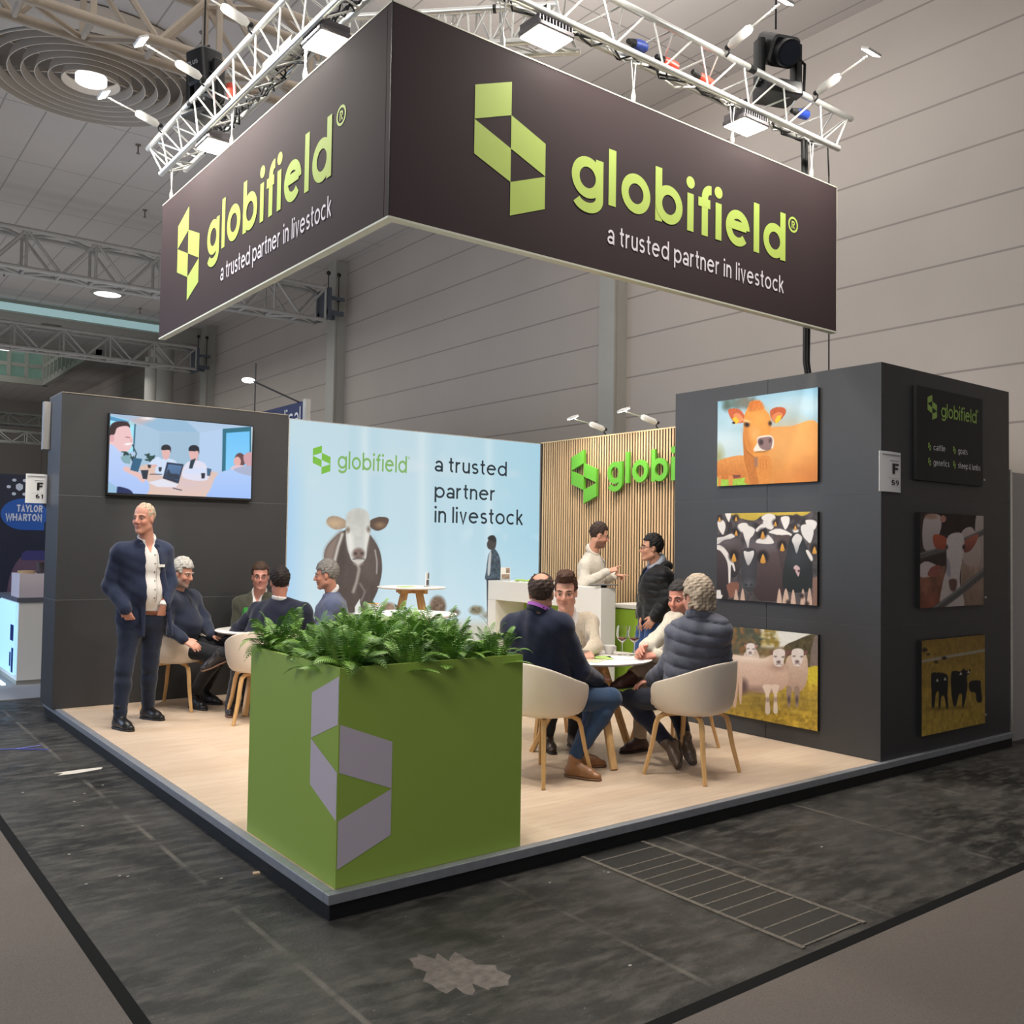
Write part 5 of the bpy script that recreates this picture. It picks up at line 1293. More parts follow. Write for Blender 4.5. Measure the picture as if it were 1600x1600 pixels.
# cables, plugs and chain motor in the truss
def wander(p0, p1, amp, n, seed):
    rd = random.Random(seed); out = []
    for k in range(n + 1):
        f = k / n; out.append(Vector(p0).lerp(Vector(p1), f) + Vector((rd.uniform(-amp, amp), rd.uniform(-amp, amp), rd.uniform(-amp, amp * .6))))
    return out
t = thing('cable_bundle', 'tangle of black and white cables lying in the right truss', 'cables', (0, 0, 0))
for k in range(5):
    MB().tube(wander((1.2, .76, 5.0), (4.6, .76, 4.98), .055, 26, 20 + k), .008, 6).build('cable', M_white if k % 3 == 1 else M_black_soft, t, smooth=True)
t = thing('cable_bundle', 'tangle of black cables lying in the left truss', 'cables', (0, 0, 0))
for k in range(4):
    MB().tube(wander((.76, 1.3, 5.02), (.76, 4.2, 5.0), .055, 24, 40 + k), .008, 6).build('cable', M_black_soft, t, smooth=True)
M_red = mat('red_plug', rgb(196, 62, 44), .45); M_blue = mat('blue_plug', rgb(30, 60, 150), .45)
def plug(p, d, m, label):
    t = thing('power_plug', label, 'plug', p)
    d = Vector(d).normalized()
    MB().tube([Vector((0, 0, 0)), d * .06, d * .13], [.03, .04, .04], 14).build('coupler', m, t, smooth=True)
    MB().tube([d * -.07, Vector((0, 0, 0))], [.018, .03], 12).build('grip', M_black_soft, t, smooth=True)
plug((2.82, .7, 5.02), (1, 0, -.1), M_red, 'red power plug in the right truss, the left one')
plug((3.2, .7, 5.03), (1, 0, -.2), M_red, 'red power plug in the right truss near the white driver box')
plug((2.55, .72, 5.06), (1, .2, .2), M_blue, 'blue power plug in the right truss left of the red ones')
plug((4.35, .68, 5.1), (1, 0, .1), M_blue, 'blue power plug at the right end of the right truss')
plug((.7, 3.35, 5.08), (0, .3, 1), M_red, 'red power plug in the left truss')
MB_ = MB(); MB_.cyl((.74, 2.2, 5.08), (.74, 2.7, 5.08), .06, n=16)
tag(MB_.build('driver_tube', M_grey_paint, smooth=True), 'pale tube shaped driver lying in the left truss', 'driver')
t = thing('cable_drop', 'thick black cable drop running down behind the right end of the sign', 'cable', (4.62, .76, 3.0))
MB().tube([(0, .0, .0), (-.03, 0, .12), (-.03, 0, .4), (-.06, -.02, 1.0), (-.1, -.02, 1.95)], .016, 8).build('cable', M_black_soft, t, smooth=True)
MB().tube([(.045, .0, .0), (.015, 0, .12), (.02, 0, .4), (-.02, -.02, 1.0), (-.06, -.02, 1.95)], .016, 8).build('cable', M_black_soft, t, smooth=True)
MB().tube([(.022, 0.01, .0), (-.008, 0.01, .12), (-.004, .01, .4), (-.04, -.01, 1.0)], .018, 8).build('sleeve', M_steel, t, smooth=True)
tag(MB().tube([(4.84, .72, 4.98), (4.845, .71, 4.7), (4.84, .7, 3.02)], .007, 6).build('thin_cable', M_black_soft), 'thin dark cable hanging past the right end of the sign', 'cable')

# ================================================================= planter and ferns
M_pl = mat('planter_green', rgb(156, 184, 80), .5, spec=.35)
M_pl2 = mat('planter_green_edge', rgb(150, 180, 84), .5)
pl = thing('planter_box', 'large square green planter box with lilac grey mark around its corner', 'planter', (.058, .05, 0))
PW, PD, PH = 1.068, 1.047, 1.0
for lo, hi in (((0, 0, .0), (PW, .019, PH)), ((0, PD - .019, 0), (PW, PD, PH)), ((0, .0195, 0), (.019, PD - .0195, PH)), ((PW - .019, .0195, 0), (PW, PD - .0195, PH))):
    MB().box(lo, hi).build('side_panel', M_pl, pl, bevel=.001)
MB().box((.02, .02, .8), (PW - .02, PD - .02, .93)).build('soil', mat('dark_soil', rgb(48, 38, 32), .95, noise=.3, nscale=60, bump=.6, bscale=80), pl)
M_lilac = mat('lilac_grey_foil', rgb(206, 196, 208), .5)
fp = Flat((0, 0, 0), (1, 0, 0), vz); fpl = Flat((0, 0, 0), uL, vz)
b = MB(); put_polys(b, fp, logo_polys()[2:], .278 / 1.32, .876 / 4, -.272, .086, .0015); b.build('logo_mark', M_lilac, pl)
b = MB(); put_polys(b, fpl, logo_polys()[:2], .278 / 1.32, .876 / 4, -.282, .086, .0015); b.build('logo_mark', M_lilac, pl)

def frond(mb, base, az, ln, rise, droop, rd):
    n = 26
    d = Vector((math.cos(az), math.sin(az), 0)); side = Vector((-d.y, d.x, 0))
    pts = []
    for k in range(n + 1):
        s = k / n
        pts.append(Vector(base) + d * (ln * (s * .95)) * (1 - .1 * s) + Vector((0, 0, rise * s * (1.6 - .6 * s) - droop * s * s * s * ln)))
    tw = rd.uniform(-.35, .35)
    for k in range(1, n + 1):
        t_ = (pts[k] - pts[k - 1]).normalized(); up = side.cross(t_).normalized() * -1
        sd = (side * math.cos(tw) + up * math.sin(tw)).normalized()
        s = k / n
        L = (ln + .10) * .20 * math.sin(PI * min(1, (s * .93 + .11))) ** .8 * (1 - .25 * s)
        wd = (ln + .08) / n * .62
        for sg in (-1, 1):
            o = pts[k]
            e = o + sd * sg * L + t_ * L * .34 - Vector((0, 0, L * .18))
            m1 = o.lerp(e, .45) + up * L * .05
            w1 = t_ * wd * .55
            mb._add([o - t_ * wd * .3, o + t_ * wd * .3, m1 + w1, m1 - w1 * .8, e], [(0, 3, 2, 1) if sg > 0 else (0, 1, 2, 3), (3, 4, 2) if sg > 0 else (2, 4, 3)])
    mb.m = 1
    mb.tube(pts, [max(.0012, .003 * (1 - k / n)) for k in range(n + 1)], 4)
    mb.m = 0
def fern_mat(nm, c, c2):
    m = mat(nm, c, .45, noise=.0)
    N, L, B = nodes(m)
    n = N.new('ShaderNodeTexNoise'); n.inputs['Scale'].default_value = 9
    tc = N.new('ShaderNodeTexCoord'); L.new(tc.outputs['Object'], n.inputs[0])
    r = N.new('ShaderNodeValToRGB'); r.color_ramp.elements[0].position = .38; r.color_ramp.elements[1].position = .66
    r.color_ramp.elements[0].color = (*c, 1); r.color_ramp.elements[1].color = (*c2, 1)
    L.new(n.outputs['Fac'], r.inputs[0]); L.new(r.outputs[0], B.inputs['Base Color'])
    B.inputs['Subsurface Weight'].default_value = 0.0
    return m
M_fern = fern_mat('fern_green', rgb(64, 112, 36), rgb(132, 180, 66))
M_stem = mat('fern_stem', rgb(110, 130, 60), .6)
protos = []
for v_ in range(4):
    rd = random.Random(100 + v_); b = MB()
    for k in range(38):
        az = 2 * PI * k / 19 + rd.uniform(-.2, .2); u_ = rd.random()
        frond(b, (rd.uniform(-.05, .05), rd.uniform(-.05, .05), 0), az, .11 + .20 * u_, (.33 - .19 * u_) + rd.uniform(-.05, .05), rd.uniform(.15, .55), rd)
    protos.append(b)
cnt = 0; first = {}
rd = random.Random(3)
for i in range(4):
    for j in range(4):
        x = .058 + .14 + i * .262 + rd.uniform(-.04, .04); y = .05 + .13 + j * .262 + rd.uniform(-.04, .04)
        v_ = cnt % 4; cnt += 1
        if v_ not in first:
            o = protos[v_].build('fern', [M_fern, M_stem]); first[v_] = o
        else:
            o = first[v_].copy(); COL.objects.link(o)
        o.location = (x, y, .925); o.rotation_euler = (0, 0, rd.uniform(0, 6.28)); s_ = rd.uniform(.85, 1.08) * (.9 if i == 3 else 1)
        o.scale = (s_, s_, s_ * rd.uniform(.85, 1.15))
        tag(o, 'lush green fern planted in the green planter box', 'fern', 'ferns in the planter box')
tag(MB().box((1.02, .3, 1.0), (1.12, .55, 1.035)).build('plant_tray', mat('white_tray', rgb(206, 210, 196), .5)), 'small white tray on the right rim of the planter among the ferns', 'tray')

# ================================================================= chairs and tables
M_shell = mat('cream_shell', rgb(226, 212, 196), .45)
M_leg = mat('oak_legs', rgb(206, 164, 110), .45, noise=.14, nscale=4, stretch=(8, 8, 1))
def build_chair():
    n = 48; rows = []
    prof = [(.0, .0), (.4, .0), (.76, .002), (.90, .022), (.96, .075)]
    def rim(a):          # a = 0 at the back, pi at the front
        c = abs((a + PI) % (2 * PI) - PI)
        pts = [(0, .80), (.5, .80), (.9, .775), (1.3, .725), (1.75, .675), (2.1, .645), (2.28, .61), (2.5, .46), (PI, .445)]
        xs = [p_[0] for p_ in pts]; hs_ = [p_[1] for p_ in pts]
        return float(np.mean([np.interp(min(PI, abs(c + d_)), xs, hs_) for d_ in np.linspace(-.17, .17, 9)]))
    def R(a):
        c = abs((a + PI) % (2 * PI) - PI)
        rx, ry = .265, .295
        q = (abs(math.cos(a) / rx) ** 2.6 + abs(math.sin(a) / ry) ** 2.6) ** (-1 / 2.6)
        return q
    rings = []
    for (rf, dz) in prof:
        rings.append([(-math.cos(2 * PI * k / n) * R(2 * PI * k / n) * rf, math.sin(2 * PI * k / n) * R(2 * PI * k / n) * rf, .44 + dz - (.02 if rf < .5 else .02 * (1 - rf))) for k in range(n)])
    for f in (.25, .5, .75, .93, 1.0):
        rg = []
        for k in range(n):
            a = 2 * PI * k / n; h = rim(a); zb = .525
            hh = max(h - .525, -.08)
            r = R(a) * (.975 + .06 * (1 - (1 - f) ** 2) * min(1, max(0, hh) / .15) )
            z = .525 + hh * f if hh > 0 else .525 + (hh) * f
            rg.append((-math.cos(a) * r, math.sin(a) * r, z))
        rings.append(rg)
    b = MB(); b.loft(rings, caps=False)
    b.f.insert(0, tuple(range(n - 1, -1, -1))); b.mi.append(0)
    ch = thing('tub_chair', 'x', 'chair')
    sh = b.build('seat_shell', M_shell, ch, smooth=True, angle=80)
    so = sh.modifiers.new('thick', 'SOLIDIFY'); so.thickness = .014; so.offset = 0
    sb = sh.modifiers.new('soft', 'SUBSURF'); sb.levels = 1; sb.render_levels = 1
    for (ax, ay) in ((1, 1), (1, -1), (-1, 1), (-1, -1)):
        top = Vector((ax * .03, ay * .05, .425)); sh_ = Vector((ax * .155, ay * .17, .412)); bt = Vector((ax * .235, ay * .255, 0))
        pts = [top, top.lerp(sh_, .6), top.lerp(sh_, .85) + Vector((0, 0, .0)), sh_ + Vector((ax * .012, ay * .013, -.022)), sh_.lerp(bt, .16) + Vector((ax * .01, ay * .01, 0)), sh_.lerp(bt, .55), bt]
        MB().tube(pts, [1, 1, 1, 1.0, 1, .92, .8], square=(.032, .03)).build('leg', M_leg, ch, smooth=True)
    return ch
chair0 = build_chair()
chairs = [
    (2.15, 1.12, 5, 'cream tub chair nearest the planter, under the bald man in navy'),
    (3.08, .60, 103, 'cream tub chair under the man in the grey quilted jacket'),
    (.96, 5.08, -40, 'cream tub chair at the television wall under the grey haired man'),
    (1.36, 4.08, 76, 'cream tub chair half hidden behind the left side of the planter'),
    (1.80, 5.12, -113, 'cream tub chair of the man in the olive blazer behind the left table'),
    (1.86, 3.72, 130, 'cream tub chair of the man in the pale blue blazer behind the ferns'),
    (2.97, 2.0, -105, 'cream tub chair of the young man in the beige sweater'),
    (3.66, 1.30, 178, 'cream tub chair of the dark haired man in the cream jacket')]
for k, (x, y, a, lb) in enumerate(chairs):
    c = chair0 if k == 0 else copy_tree(chair0)
    c.location = (x, y, 0); c.rotation_euler = (0, 0, math.radians(a)); c['label'] = lb; c['group'] = 'cream tub chairs with oak legs'
M_wtop = mat('white_table_top', rgb(236, 232, 228), .35)
def table(x, y, h, R_, label, legs=3, rot=0, spread=.36, top=M_wtop, th=.02):
    t = thing('round_table', label, 'table', (x, y, 0), rot)
    MB().lathe([(R_ - .02, h - th), (R_, h - th * .4), (R_, h - .003), (R_ - .004, h)], n=56).build('table_top', top, t, smooth=True)
    b = MB()
    for k in range(legs):
        a = 2 * PI * k / legs
        MB().tube([(.10 * math.cos(a), .10 * math.sin(a), h - th), (spread * math.cos(a), spread * math.sin(a), 0)], [1, .85], square=(.06, .045)).build('leg', M_leg, t, smooth=True)
        b.tube([(0, 0, h - th - .03), (.2 * math.cos(a), .2 * math.sin(a), h - th - .03)], 1, square=(.05, .045))
    b.build('under_frame', M_leg, t)
    return t
table(2.86, 1.40, .74, .45, 'white round table of the four men at right', 3, math.radians(248), .46)
table(1.57, 4.60, .74, .42, 'white round table at left, half hidden by the man in the dark suit', 3, 1.9, .4)
table(1.91, 2.54, 1.02, .40, 'white topped table right behind the ferns of the planter', 4, .5, .42)
table(3.40, 4.90, 1.10, .375, 'high round oak table with white top before the light wall', 4, .35, .42)

def cup(x, y, z, label, h=.062, r=.047, m=None, group='white coffee cups'):
    t = thing('coffee_cup', label, 'cup', (x, y, z), group=group)
    MB().lathe([(r * .55, 0), (r * .62, .004), (r * .98, h), (r * .92, h), (r * .55, .008), (.003, .008)], n=28).build('bowl', m or M_white, t, smooth=True)
    MB().tube([(r * .75, 0, h * .3), (r * 1.35, 0, h * .35), (r * 1.4, 0, h * .75), (r * .9, 0, h * .8)], .006, 8).build('handle', m or M_white, t, smooth=True)
    return t
M_glass = mat('clear_glass', (1, 1, 1), .02, trans=1.0)
M_glass.node_tree.nodes['Principled BSDF'].inputs['IOR'].default_value = 1.18
M_wine = mat('red_wine', rgb(120, 30, 34), .1, trans=.5)
def wine_glass(x, y, z, label):
    t = thing('wine_glass', label, 'glass', (x, y, z), group='wine glasses on the right table')
    MB().lathe([(.036, 0), (.036, .003), (.005, .008), (.004, .09), (.012, .1), (.034, .118), (.046, .15), (.044, .19), (.036, .225), (.0345, .225), (.042, .19), (.044, .15), (.032, .121), (.01, .104), (.002, .1)], n=32).build('bowl', M_glass, t, smooth=True)
    MB().lathe([(.002, .106), (.03, .1215), (.038, .131), (.002, .1315)], n=28).build('wine', M_wine, t, smooth=True)
T = .741
cup(2.74, 1.38, T, 'white coffee cup beside the dark tumbler on the right table'); cup(3.10, 1.47, T, 'white coffee cup at the far side of the right table', .065, .05)
wine_glass(3.13, 1.36, T, 'wine glass on the right table, the left one'); wine_glass(3.20, 1.30, T, 'wine glass with red wine on the right table, by the clasped hands')
t = thing('carafe', 'tall clear bottle between the cups on the right table', 'bottle', (2.93, 1.55, T)); MB().lathe([(.03, 0), (.034, .01), (.034, .1), (.016, .16), (.014, .24), (.012, .24), (.013, .16), (.031, .1), (.03, .012), (.002, .01)], n=24).build('bottle_body', M_glass, t, smooth=True)
o = MB().lathe([(.03, 0), (.036, .11), (.034, .11), (.028, .006), (.002, .006)], n=24).build('tumbler', mat('smoked_glass', rgb(60, 58, 60), .15)); o.location = (2.62, 1.30, T); tag(o, 'dark tumbler at the elbow of the man in navy', 'cup')
M_leaf1 = mat('beige_leaflet', rgb(206, 198, 170), .6, noise=.15, nscale=30); M_leaf2 = mat('green_leaflet', rgb(170, 200, 110), .6, noise=.25, nscale=25); M_leaf3 = mat('white_leaflet', rgb(236, 234, 230), .6)
for (x, y, a, m_, lb) in ((2.70, 1.22, .5, M_leaf1, 'beige leaflet on the right table nearest the man in navy'), (2.86, 1.30, .9, M_leaf2, 'green leaflet in the middle of the right table'), (2.98, 1.22, 1.2, M_leaf3, 'white sheet of paper on the right table')):
    o = MB().bbox((0, 0, .002), (.21, .15, .003)).build('leaflet', m_); o.location = (x, y, T); o.rotation_euler = (0, 0, a); tag(o, lb, 'leaflet')
# things on the other tables
def card_holder(p, rz, label, m_img):
    t = thing('brochure_holder', label, 'brochure holder', p, rz)
    MB().box((-.06, -.02, 0), (.06, .02, .015)).build('foot', M_glass, t); MB().box((-.062, -.004, .01), (.062, .004, .155)).build('card', M_leaf3, t)
    b = MB(); b.box((.005, -.006, .09), (.055, -.004, .148)); b.box((-.055, -.006, .02), (.055, -.004, .075)); b.build('printed_photo', m_img, t)
M_photo = mat('dark_photo_print', rgb(96, 88, 86), .5, noise=.5, nscale=40)
card_holder((3.52, 4.78, 1.10), .75, 'small white brochure holder with dark photos on the high table', M_photo)
card_holder((4.66, 4.88, 1.15), 1.05 - PI / 2 + .4, 'small white brochure holder with a cow photo on the white counter', mat('brown_photo_print', rgb(150, 130, 116), .5, noise=.5, nscale=40))
o = MB().bbox((0, 0, .003), (.16, .12, .006)).build('leaflet', M_leaf2); o.location = (3.28, 4.82, 1.10); tag(o, 'green leaflet on the high table', 'leaflet')
b = MB(); rd = random.Random(8)
for k in range(9): b.sph((rd.uniform(-.06, .06), rd.uniform(-.08, .08), .012 + .008 * rd.random()), (.026, .02, .012), 8, 5)
o = b.build('sweets', M_leaf2, smooth=True); o.location = (4.7, 4.6, 1.15); tag(o, 'small heap of green wrapped sweets on the white counter', 'sweets', kind='stuff')
t = thing('menu_stand', 'green folded card stand on the left table', 'card stand', (1.46, 4.72, .74), .6)
MB().loft([[(-.05, -.035, 0), (.05, -.035, 0), (.05, -.03, 0), (-.05, -.03, 0)], [(-.03, -.004, .2), (.03, -.004, .2), (.03, 0, .2), (-.03, 0, .2)]]).build('front_leaf', mat('bright_green_card', rgb(60, 150, 60), .5), t)
MB().loft([[(-.05, .03, 0), (.05, .03, 0), (.05, .035, 0), (-.05, .035, 0)], [(-.03, .0, .2), (.03, .0, .2), (.03, .004, .2), (-.03, .004, .2)]]).build('back_leaf', mat('bright_green_card', rgb(60, 150, 60), .5), t)
cup(1.40, 4.62, .74, 'white coffee cup on the left table')
cup(1.72, 2.72, 1.02, 'white cup with orange drink on the table behind the ferns', .07, .055)
MB().lathe([(.002, .06), (.05, .06), (.05, .066), (.03, .075), (.002, .076)], n=20).build('orange_drink', mat('orange_foam', rgb(216, 140, 60), .5), bpy.data.objects['coffee_cup.003'], smooth=True)

# ---- white counter with green recess
cn = thing('white_counter', 'long white counter with a green recess before the slat wall', 'counter', (4.5, 3.07, 0))
M_cgreen = mat('cabinet_green', rgb(150, 186, 60), .45)
b = MB(); CH = 1.15
b.box((0, 0, 0), (.2, .50, CH)); b.build('end_panel', M_white, cn, bevel=.002)
MB().box((0, .502, .0), (.55, .62, .93)).build('inner_panel', M_white, cn)
MB().box((0, .502, .932), (.55, 1.93, CH)).build('worktop', M_white, cn, bevel=.002)
MB().box((0, 1.78, 0), (.55, 1.93, .93)).build('end_panel', M_white, cn)
MB().box((.42, .622, .0), (.45, 1.778, .93)).build('back_panel', M_cgreen, cn)
t = thing('tablet_stand', 'flat dark tablet on a small metal bracket at the end of the white counter', 'tablet', (4.6, 3.14, CH), -.4)
MB().bbox((0, 0, .032), (.24, .17, .01)).build('tablet', mat('tablet_grey', rgb(120, 122, 126), .3, .4), t, bevel=.003); MB().cyl((0, 0, 0), (0, 0, .03), .03, n=16).build('foot', M_black, t)
gc = thing('green_cabinet', 'low green cabinet with white top beside the slat wall', 'cabinet', (4.95, 2.45, 0))
MB().box((0, 0, .06), (.6, .92, .93)).build('body', M_white, gc)
MB().box((-.018, .012, .07), (-.001, .45, .92)).build('door', M_cgreen, gc); MB().box((-.018, .46, .07), (-.001, .905, .92)).build('door', M_cgreen, gc)
MB().box((-.03, -.01, .93), (.61, .93, .97)).build('top_board', M_white, gc, bevel=.002)
MB().box((.03, .02, 0), (.6, .9, .06)).build('plinth', M_black, gc)
# ================================================================= people
class Field:
    def __init__(s, pts, vox, pad=.16):
        P = np.array(pts, float)
        s.lo = P.min(0) - pad; hi = P.max(0) + pad
        s.vx = vox
        s.n = np.ceil((hi - s.lo) / vox).astype(int) + 1
        s.F = np.full(s.n, .2, np.float32)
        s.ax = [s.lo[i] + vox * np.arange(s.n[i]) for i in range(3)]
    def _sub(s, pts, m):
        P = np.array(pts, float)
        a = np.clip(np.floor((P.min(0) - m - s.lo) / s.vx).astype(int), 0, s.n - 1)
        b = np.clip(np.ceil((P.max(0) + m - s.lo) / s.vx).astype(int) + 1, 1, s.n)
        sl = tuple(slice(a[i], b[i]) for i in range(3))
        G = np.stack(np.meshgrid(*[s.ax[i][sl[i]] for i in range(3)], indexing='ij'), -1)
        return sl, G
    def _mix(s, sl, d, k, op='u'):
        F = s.F[sl]
        if op == 'u':
            h = np.clip(.5 + .5 * (F - d) / k, 0, 1)
            s.F[sl] = F * (1 - h) + d * h - k * h * (1 - h)
        else:
            h = np.clip(.5 - .5 * (F + d) / k, 0, 1)
            s.F[sl] = F * (1 - h) + (-d) * h + k * h * (1 - h)
    def cone(s, a, b, r1, r2, k=.03, op='u', quilt=None, flat=None):
        a = np.array(a, float); b = np.array(b, float)
        sl, G = s._sub([a, b], max(r1, r2) + k + .03)
        ab = b - a; L2 = ab @ ab + 1e-12
        q = G - a
        t = np.clip((q @ ab) / L2, 0, 1)
        v = q - t[..., None] * ab
        if flat is not None:                      # (axis, factor): squash across an axis
            ax = np.array(flat[0], float); ax /= np.linalg.norm(ax)
            v = v + ((v @ ax) * (flat[1] - 1))[..., None] * ax
        d = np.sqrt((v ** 2).sum(-1)) - (r1 + (r2 - r1) * t)
        if quilt:
            d = d - quilt[1] * np.abs(np.sin(np.pi * t * math.sqrt(L2) / quilt[0])) ** .38 + quilt[1] * .65
        s._mix(sl, d, k, op)
    def ell(s, c, r, M=None, k=.02, op='u'):
        c = np.array(c, float); r = np.array(r, float)
        sl, G = s._sub([c], r.max() + k + .02)
        q = G - c
        if M is not None: q = q @ np.array(M, float).T
        k0 = np.sqrt(((q / r) ** 2).sum(-1)) + 1e-9
        k1 = np.sqrt(((q / r ** 2).astype(float) ** 2).sum(-1)) + 1e-9
        s._mix(sl, k0 * (k0 - 1) / k1, k, op)
    def cut(s, fn):
        G = np.stack(np.meshgrid(*s.ax, indexing='ij'), -1)
        s.F = np.maximum(s.F, fn(G)).astype(np.float32)
    def keep(s, fn):
        G = np.stack(np.meshgrid(*s.ax, indexing='ij'), -1)
        s.F = np.maximum(s.F, fn(G)).astype(np.float32)
    def ripple(s, amp, fr, seed=0):
        G = np.stack(np.meshgrid(*s.ax, indexing='ij'), -1)
        rs = np.random.RandomState(seed); w = np.zeros(s.F.shape)
        for _ in range(5):
            d = rs.randn(3); d /= np.linalg.norm(d); d[2] *= 1.5
            w += np.sin(G @ d * fr * rs.uniform(.6, 1.5) + rs.uniform(0, 6))
        s.F = (s.F + amp * w / 2.2).astype(np.float32)
    def mesh(s):
        F = s.F; ins = F < 0
        c = np.zeros(tuple(s.n - 1), np.int8)
        offs = [(i, j, k) for i in (0, 1) for j in (0, 1) for k in (0, 1)]
        nx, ny, nz = s.n
        for (i, j, k) in offs: c += ins[i:nx - 1 + i, j:ny - 1 + j, k:nz - 1 + k]
        act = (c > 0) & (c < 8)
        I = np.argwhere(act)
        idx = np.full(act.shape, -1, np.int64); idx[act] = np.arange(len(I))
        fv = np.stack([F[I[:, 0] + o[0], I[:, 1] + o[1], I[:, 2] + o[2]] for o in offs], -1).astype(float)
        pos = np.zeros((len(I), 3)); cnt = np.zeros(len(I))
        for a in range(8):
            for b in range(a + 1, 8):
                oa = np.array(offs[a]); ob = np.array(offs[b])
                if abs(oa - ob).sum() != 1: continue
                cr = (fv[:, a] < 0) != (fv[:, b] < 0)
                t = fv[:, a] / (fv[:, a] - fv[:, b] + 1e-12)
                t = np.where(cr, t, 0)
                pos += np.where(cr[:, None], oa + t[:, None] * (ob - oa), 0); cnt += cr
        V = (I + pos / np.maximum(cnt, 1)[:, None]) * s.vx + s.lo
        Q = []
        for ax in range(3):
            sa = [slice(None)] * 3; sb = [slice(None)] * 3
            sa[ax] = slice(0, -1); sb[ax] = slice(1, None)
            A = ins[tuple(sa)]; B = ins[tuple(sb)]
            E_ = np.argwhere(A != B)
            u, v = [(1, 2), (2, 0), (0, 1)][ax]
            ok = (E_[:, u] > 0) & (E_[:, v] > 0) & (E_[:, u] < s.n[u] - 1) & (E_[:, v] < s.n[v] - 1)
            E_ = E_[ok]
            if len(E_) == 0: continue
            sg = A[tuple(E_.T)]
            du = np.zeros(3, int); dv = np.zeros(3, int); du[u] = 1; dv[v] = 1
            q = np.stack([idx[tuple((E_ - du - dv).T)], idx[tuple((E_ - dv).T)], idx[tuple(E_.T)], idx[tuple((E_ - du).T)]], -1)
            q = np.where(sg[:, None], q, q[:, ::-1])
            Q.append(q)
        Q = np.concatenate(Q) if Q else np.zeros((0, 4), int)
        Q = Q[(Q >= 0).all(1)]
        return V, Q
    def build(s, name, m, parent, colors=None):
        V, Q = s.mesh()
        me = bpy.data.meshes.new(name)
        me.vertices.add(len(V)); me.vertices.foreach_set('co', V.astype(np.float32).ravel())
        me.loops.add(Q.size); me.loops.foreach_set('vertex_index', Q.astype(np.int32).ravel())
        me.polygons.add(len(Q)); me.polygons.foreach_set('loop_start', np.arange(0, Q.size, 4, dtype=np.int32))
        me.polygons.foreach_set('loop_total', np.full(len(Q), 4, np.int32))
        me.polygons.foreach_set('use_smooth', np.ones(len(Q), bool))
        me.update(calc_edges=True); me.validate()
        if colors is not None:
            ca = me.attributes.new('Col', 'FLOAT_COLOR', 'POINT')
            ca.data.foreach_set('color', np.concatenate([colors(V), np.ones((len(V), 1))], -1).astype(np.float32).ravel())
        me.materials.append(m)
        o = bpy.data.objects.new(name, me)
        COL.objects.link(o); o.parent = parent
        o.matrix_parent_inverse = parent.matrix_world.inverted() if False else Matrix.Translation(-Vector(parent.location))
        return o

M_skin = mat_attr('skin', .5, spec=.35)
def unit(v):
    v = np.array(v, float); return v / (np.linalg.norm(v) + 1e-12)
def cloth(name, c, rough=.85, noise=.12, nscale=60, bump=.25, bscale=300, sheen=.2):
    return mat(name, rgb(*c), rough, noise=noise, nscale=nscale, bump=bump, bscale=bscale, spec=.2, sheen=sheen)

def head_frame(yaw, pitch=0, roll=0):
    y = math.radians(yaw); p = math.radians(pitch); r = math.radians(roll)
    f = np.array([math.cos(y) * math.cos(p), math.sin(y) * math.cos(p), math.sin(p)])
    l = np.array([-math.sin(y), math.cos(y), 0]); u = np.cross(f, l)
    l2 = l * math.cos(r) + u * math.sin(r); u2 = -l * math.sin(r) + u * math.cos(r)
    return f, l2, u2

def hand(F, w, d, n, s=1.0, curl=(.35, .35, .4, .45), point=False, thumb=1, spread=.06):
    """w wrist, d direction of the fingers, n back-of-hand normal, thumb = +1 / -1 side"""
    w = np.array(w, float); d = unit(d); n = unit(np.array(n, float) - d * np.dot(n, d)); sd = np.cross(d, n) * thumb
    lens = (.072, .08, .074, .058)
    for i in range(4):
        o = (1.5 - i) * .0195 * s
        b = w + d * (.088 - abs(1.2 - i) * .004) * s + sd * o
        F.cone(w + sd * o * .55, b, .0155 * s, .0125 * s, .012)
        c = curl[i]
        if point and i == 0: c = .02
        elif point: c = 1.25
        dd = unit(d + sd * (1.5 - i) * spread)
        d1 = unit(dd * math.cos(c) - n * math.sin(c)); d2 = unit(dd * math.cos(2.1 * c) - n * math.sin(2.1 * c))
        m = b + d1 * lens[i] * .5 * s
        F.cone(b, m, .0105 * s, .0095 * s, .004); F.cone(m, m + d2 * lens[i] * .5 * s, .0095 * s, .0078 * s, .004)
    t0 = w + d * .022 * s + sd * .02 * s; t1 = t0 + unit(d * .75 + sd * .75 - n * .25) * .045 * s
    F.cone(w, t0, .016 * s, .016 * s, .012); F.cone(t0, t1, .0145 * s, .012 * s, .008); F.cone(t1, t1 + unit(d * .95 + sd * .3 - n * .2) * .034 * s, .0115 * s, .009 * s, .004)

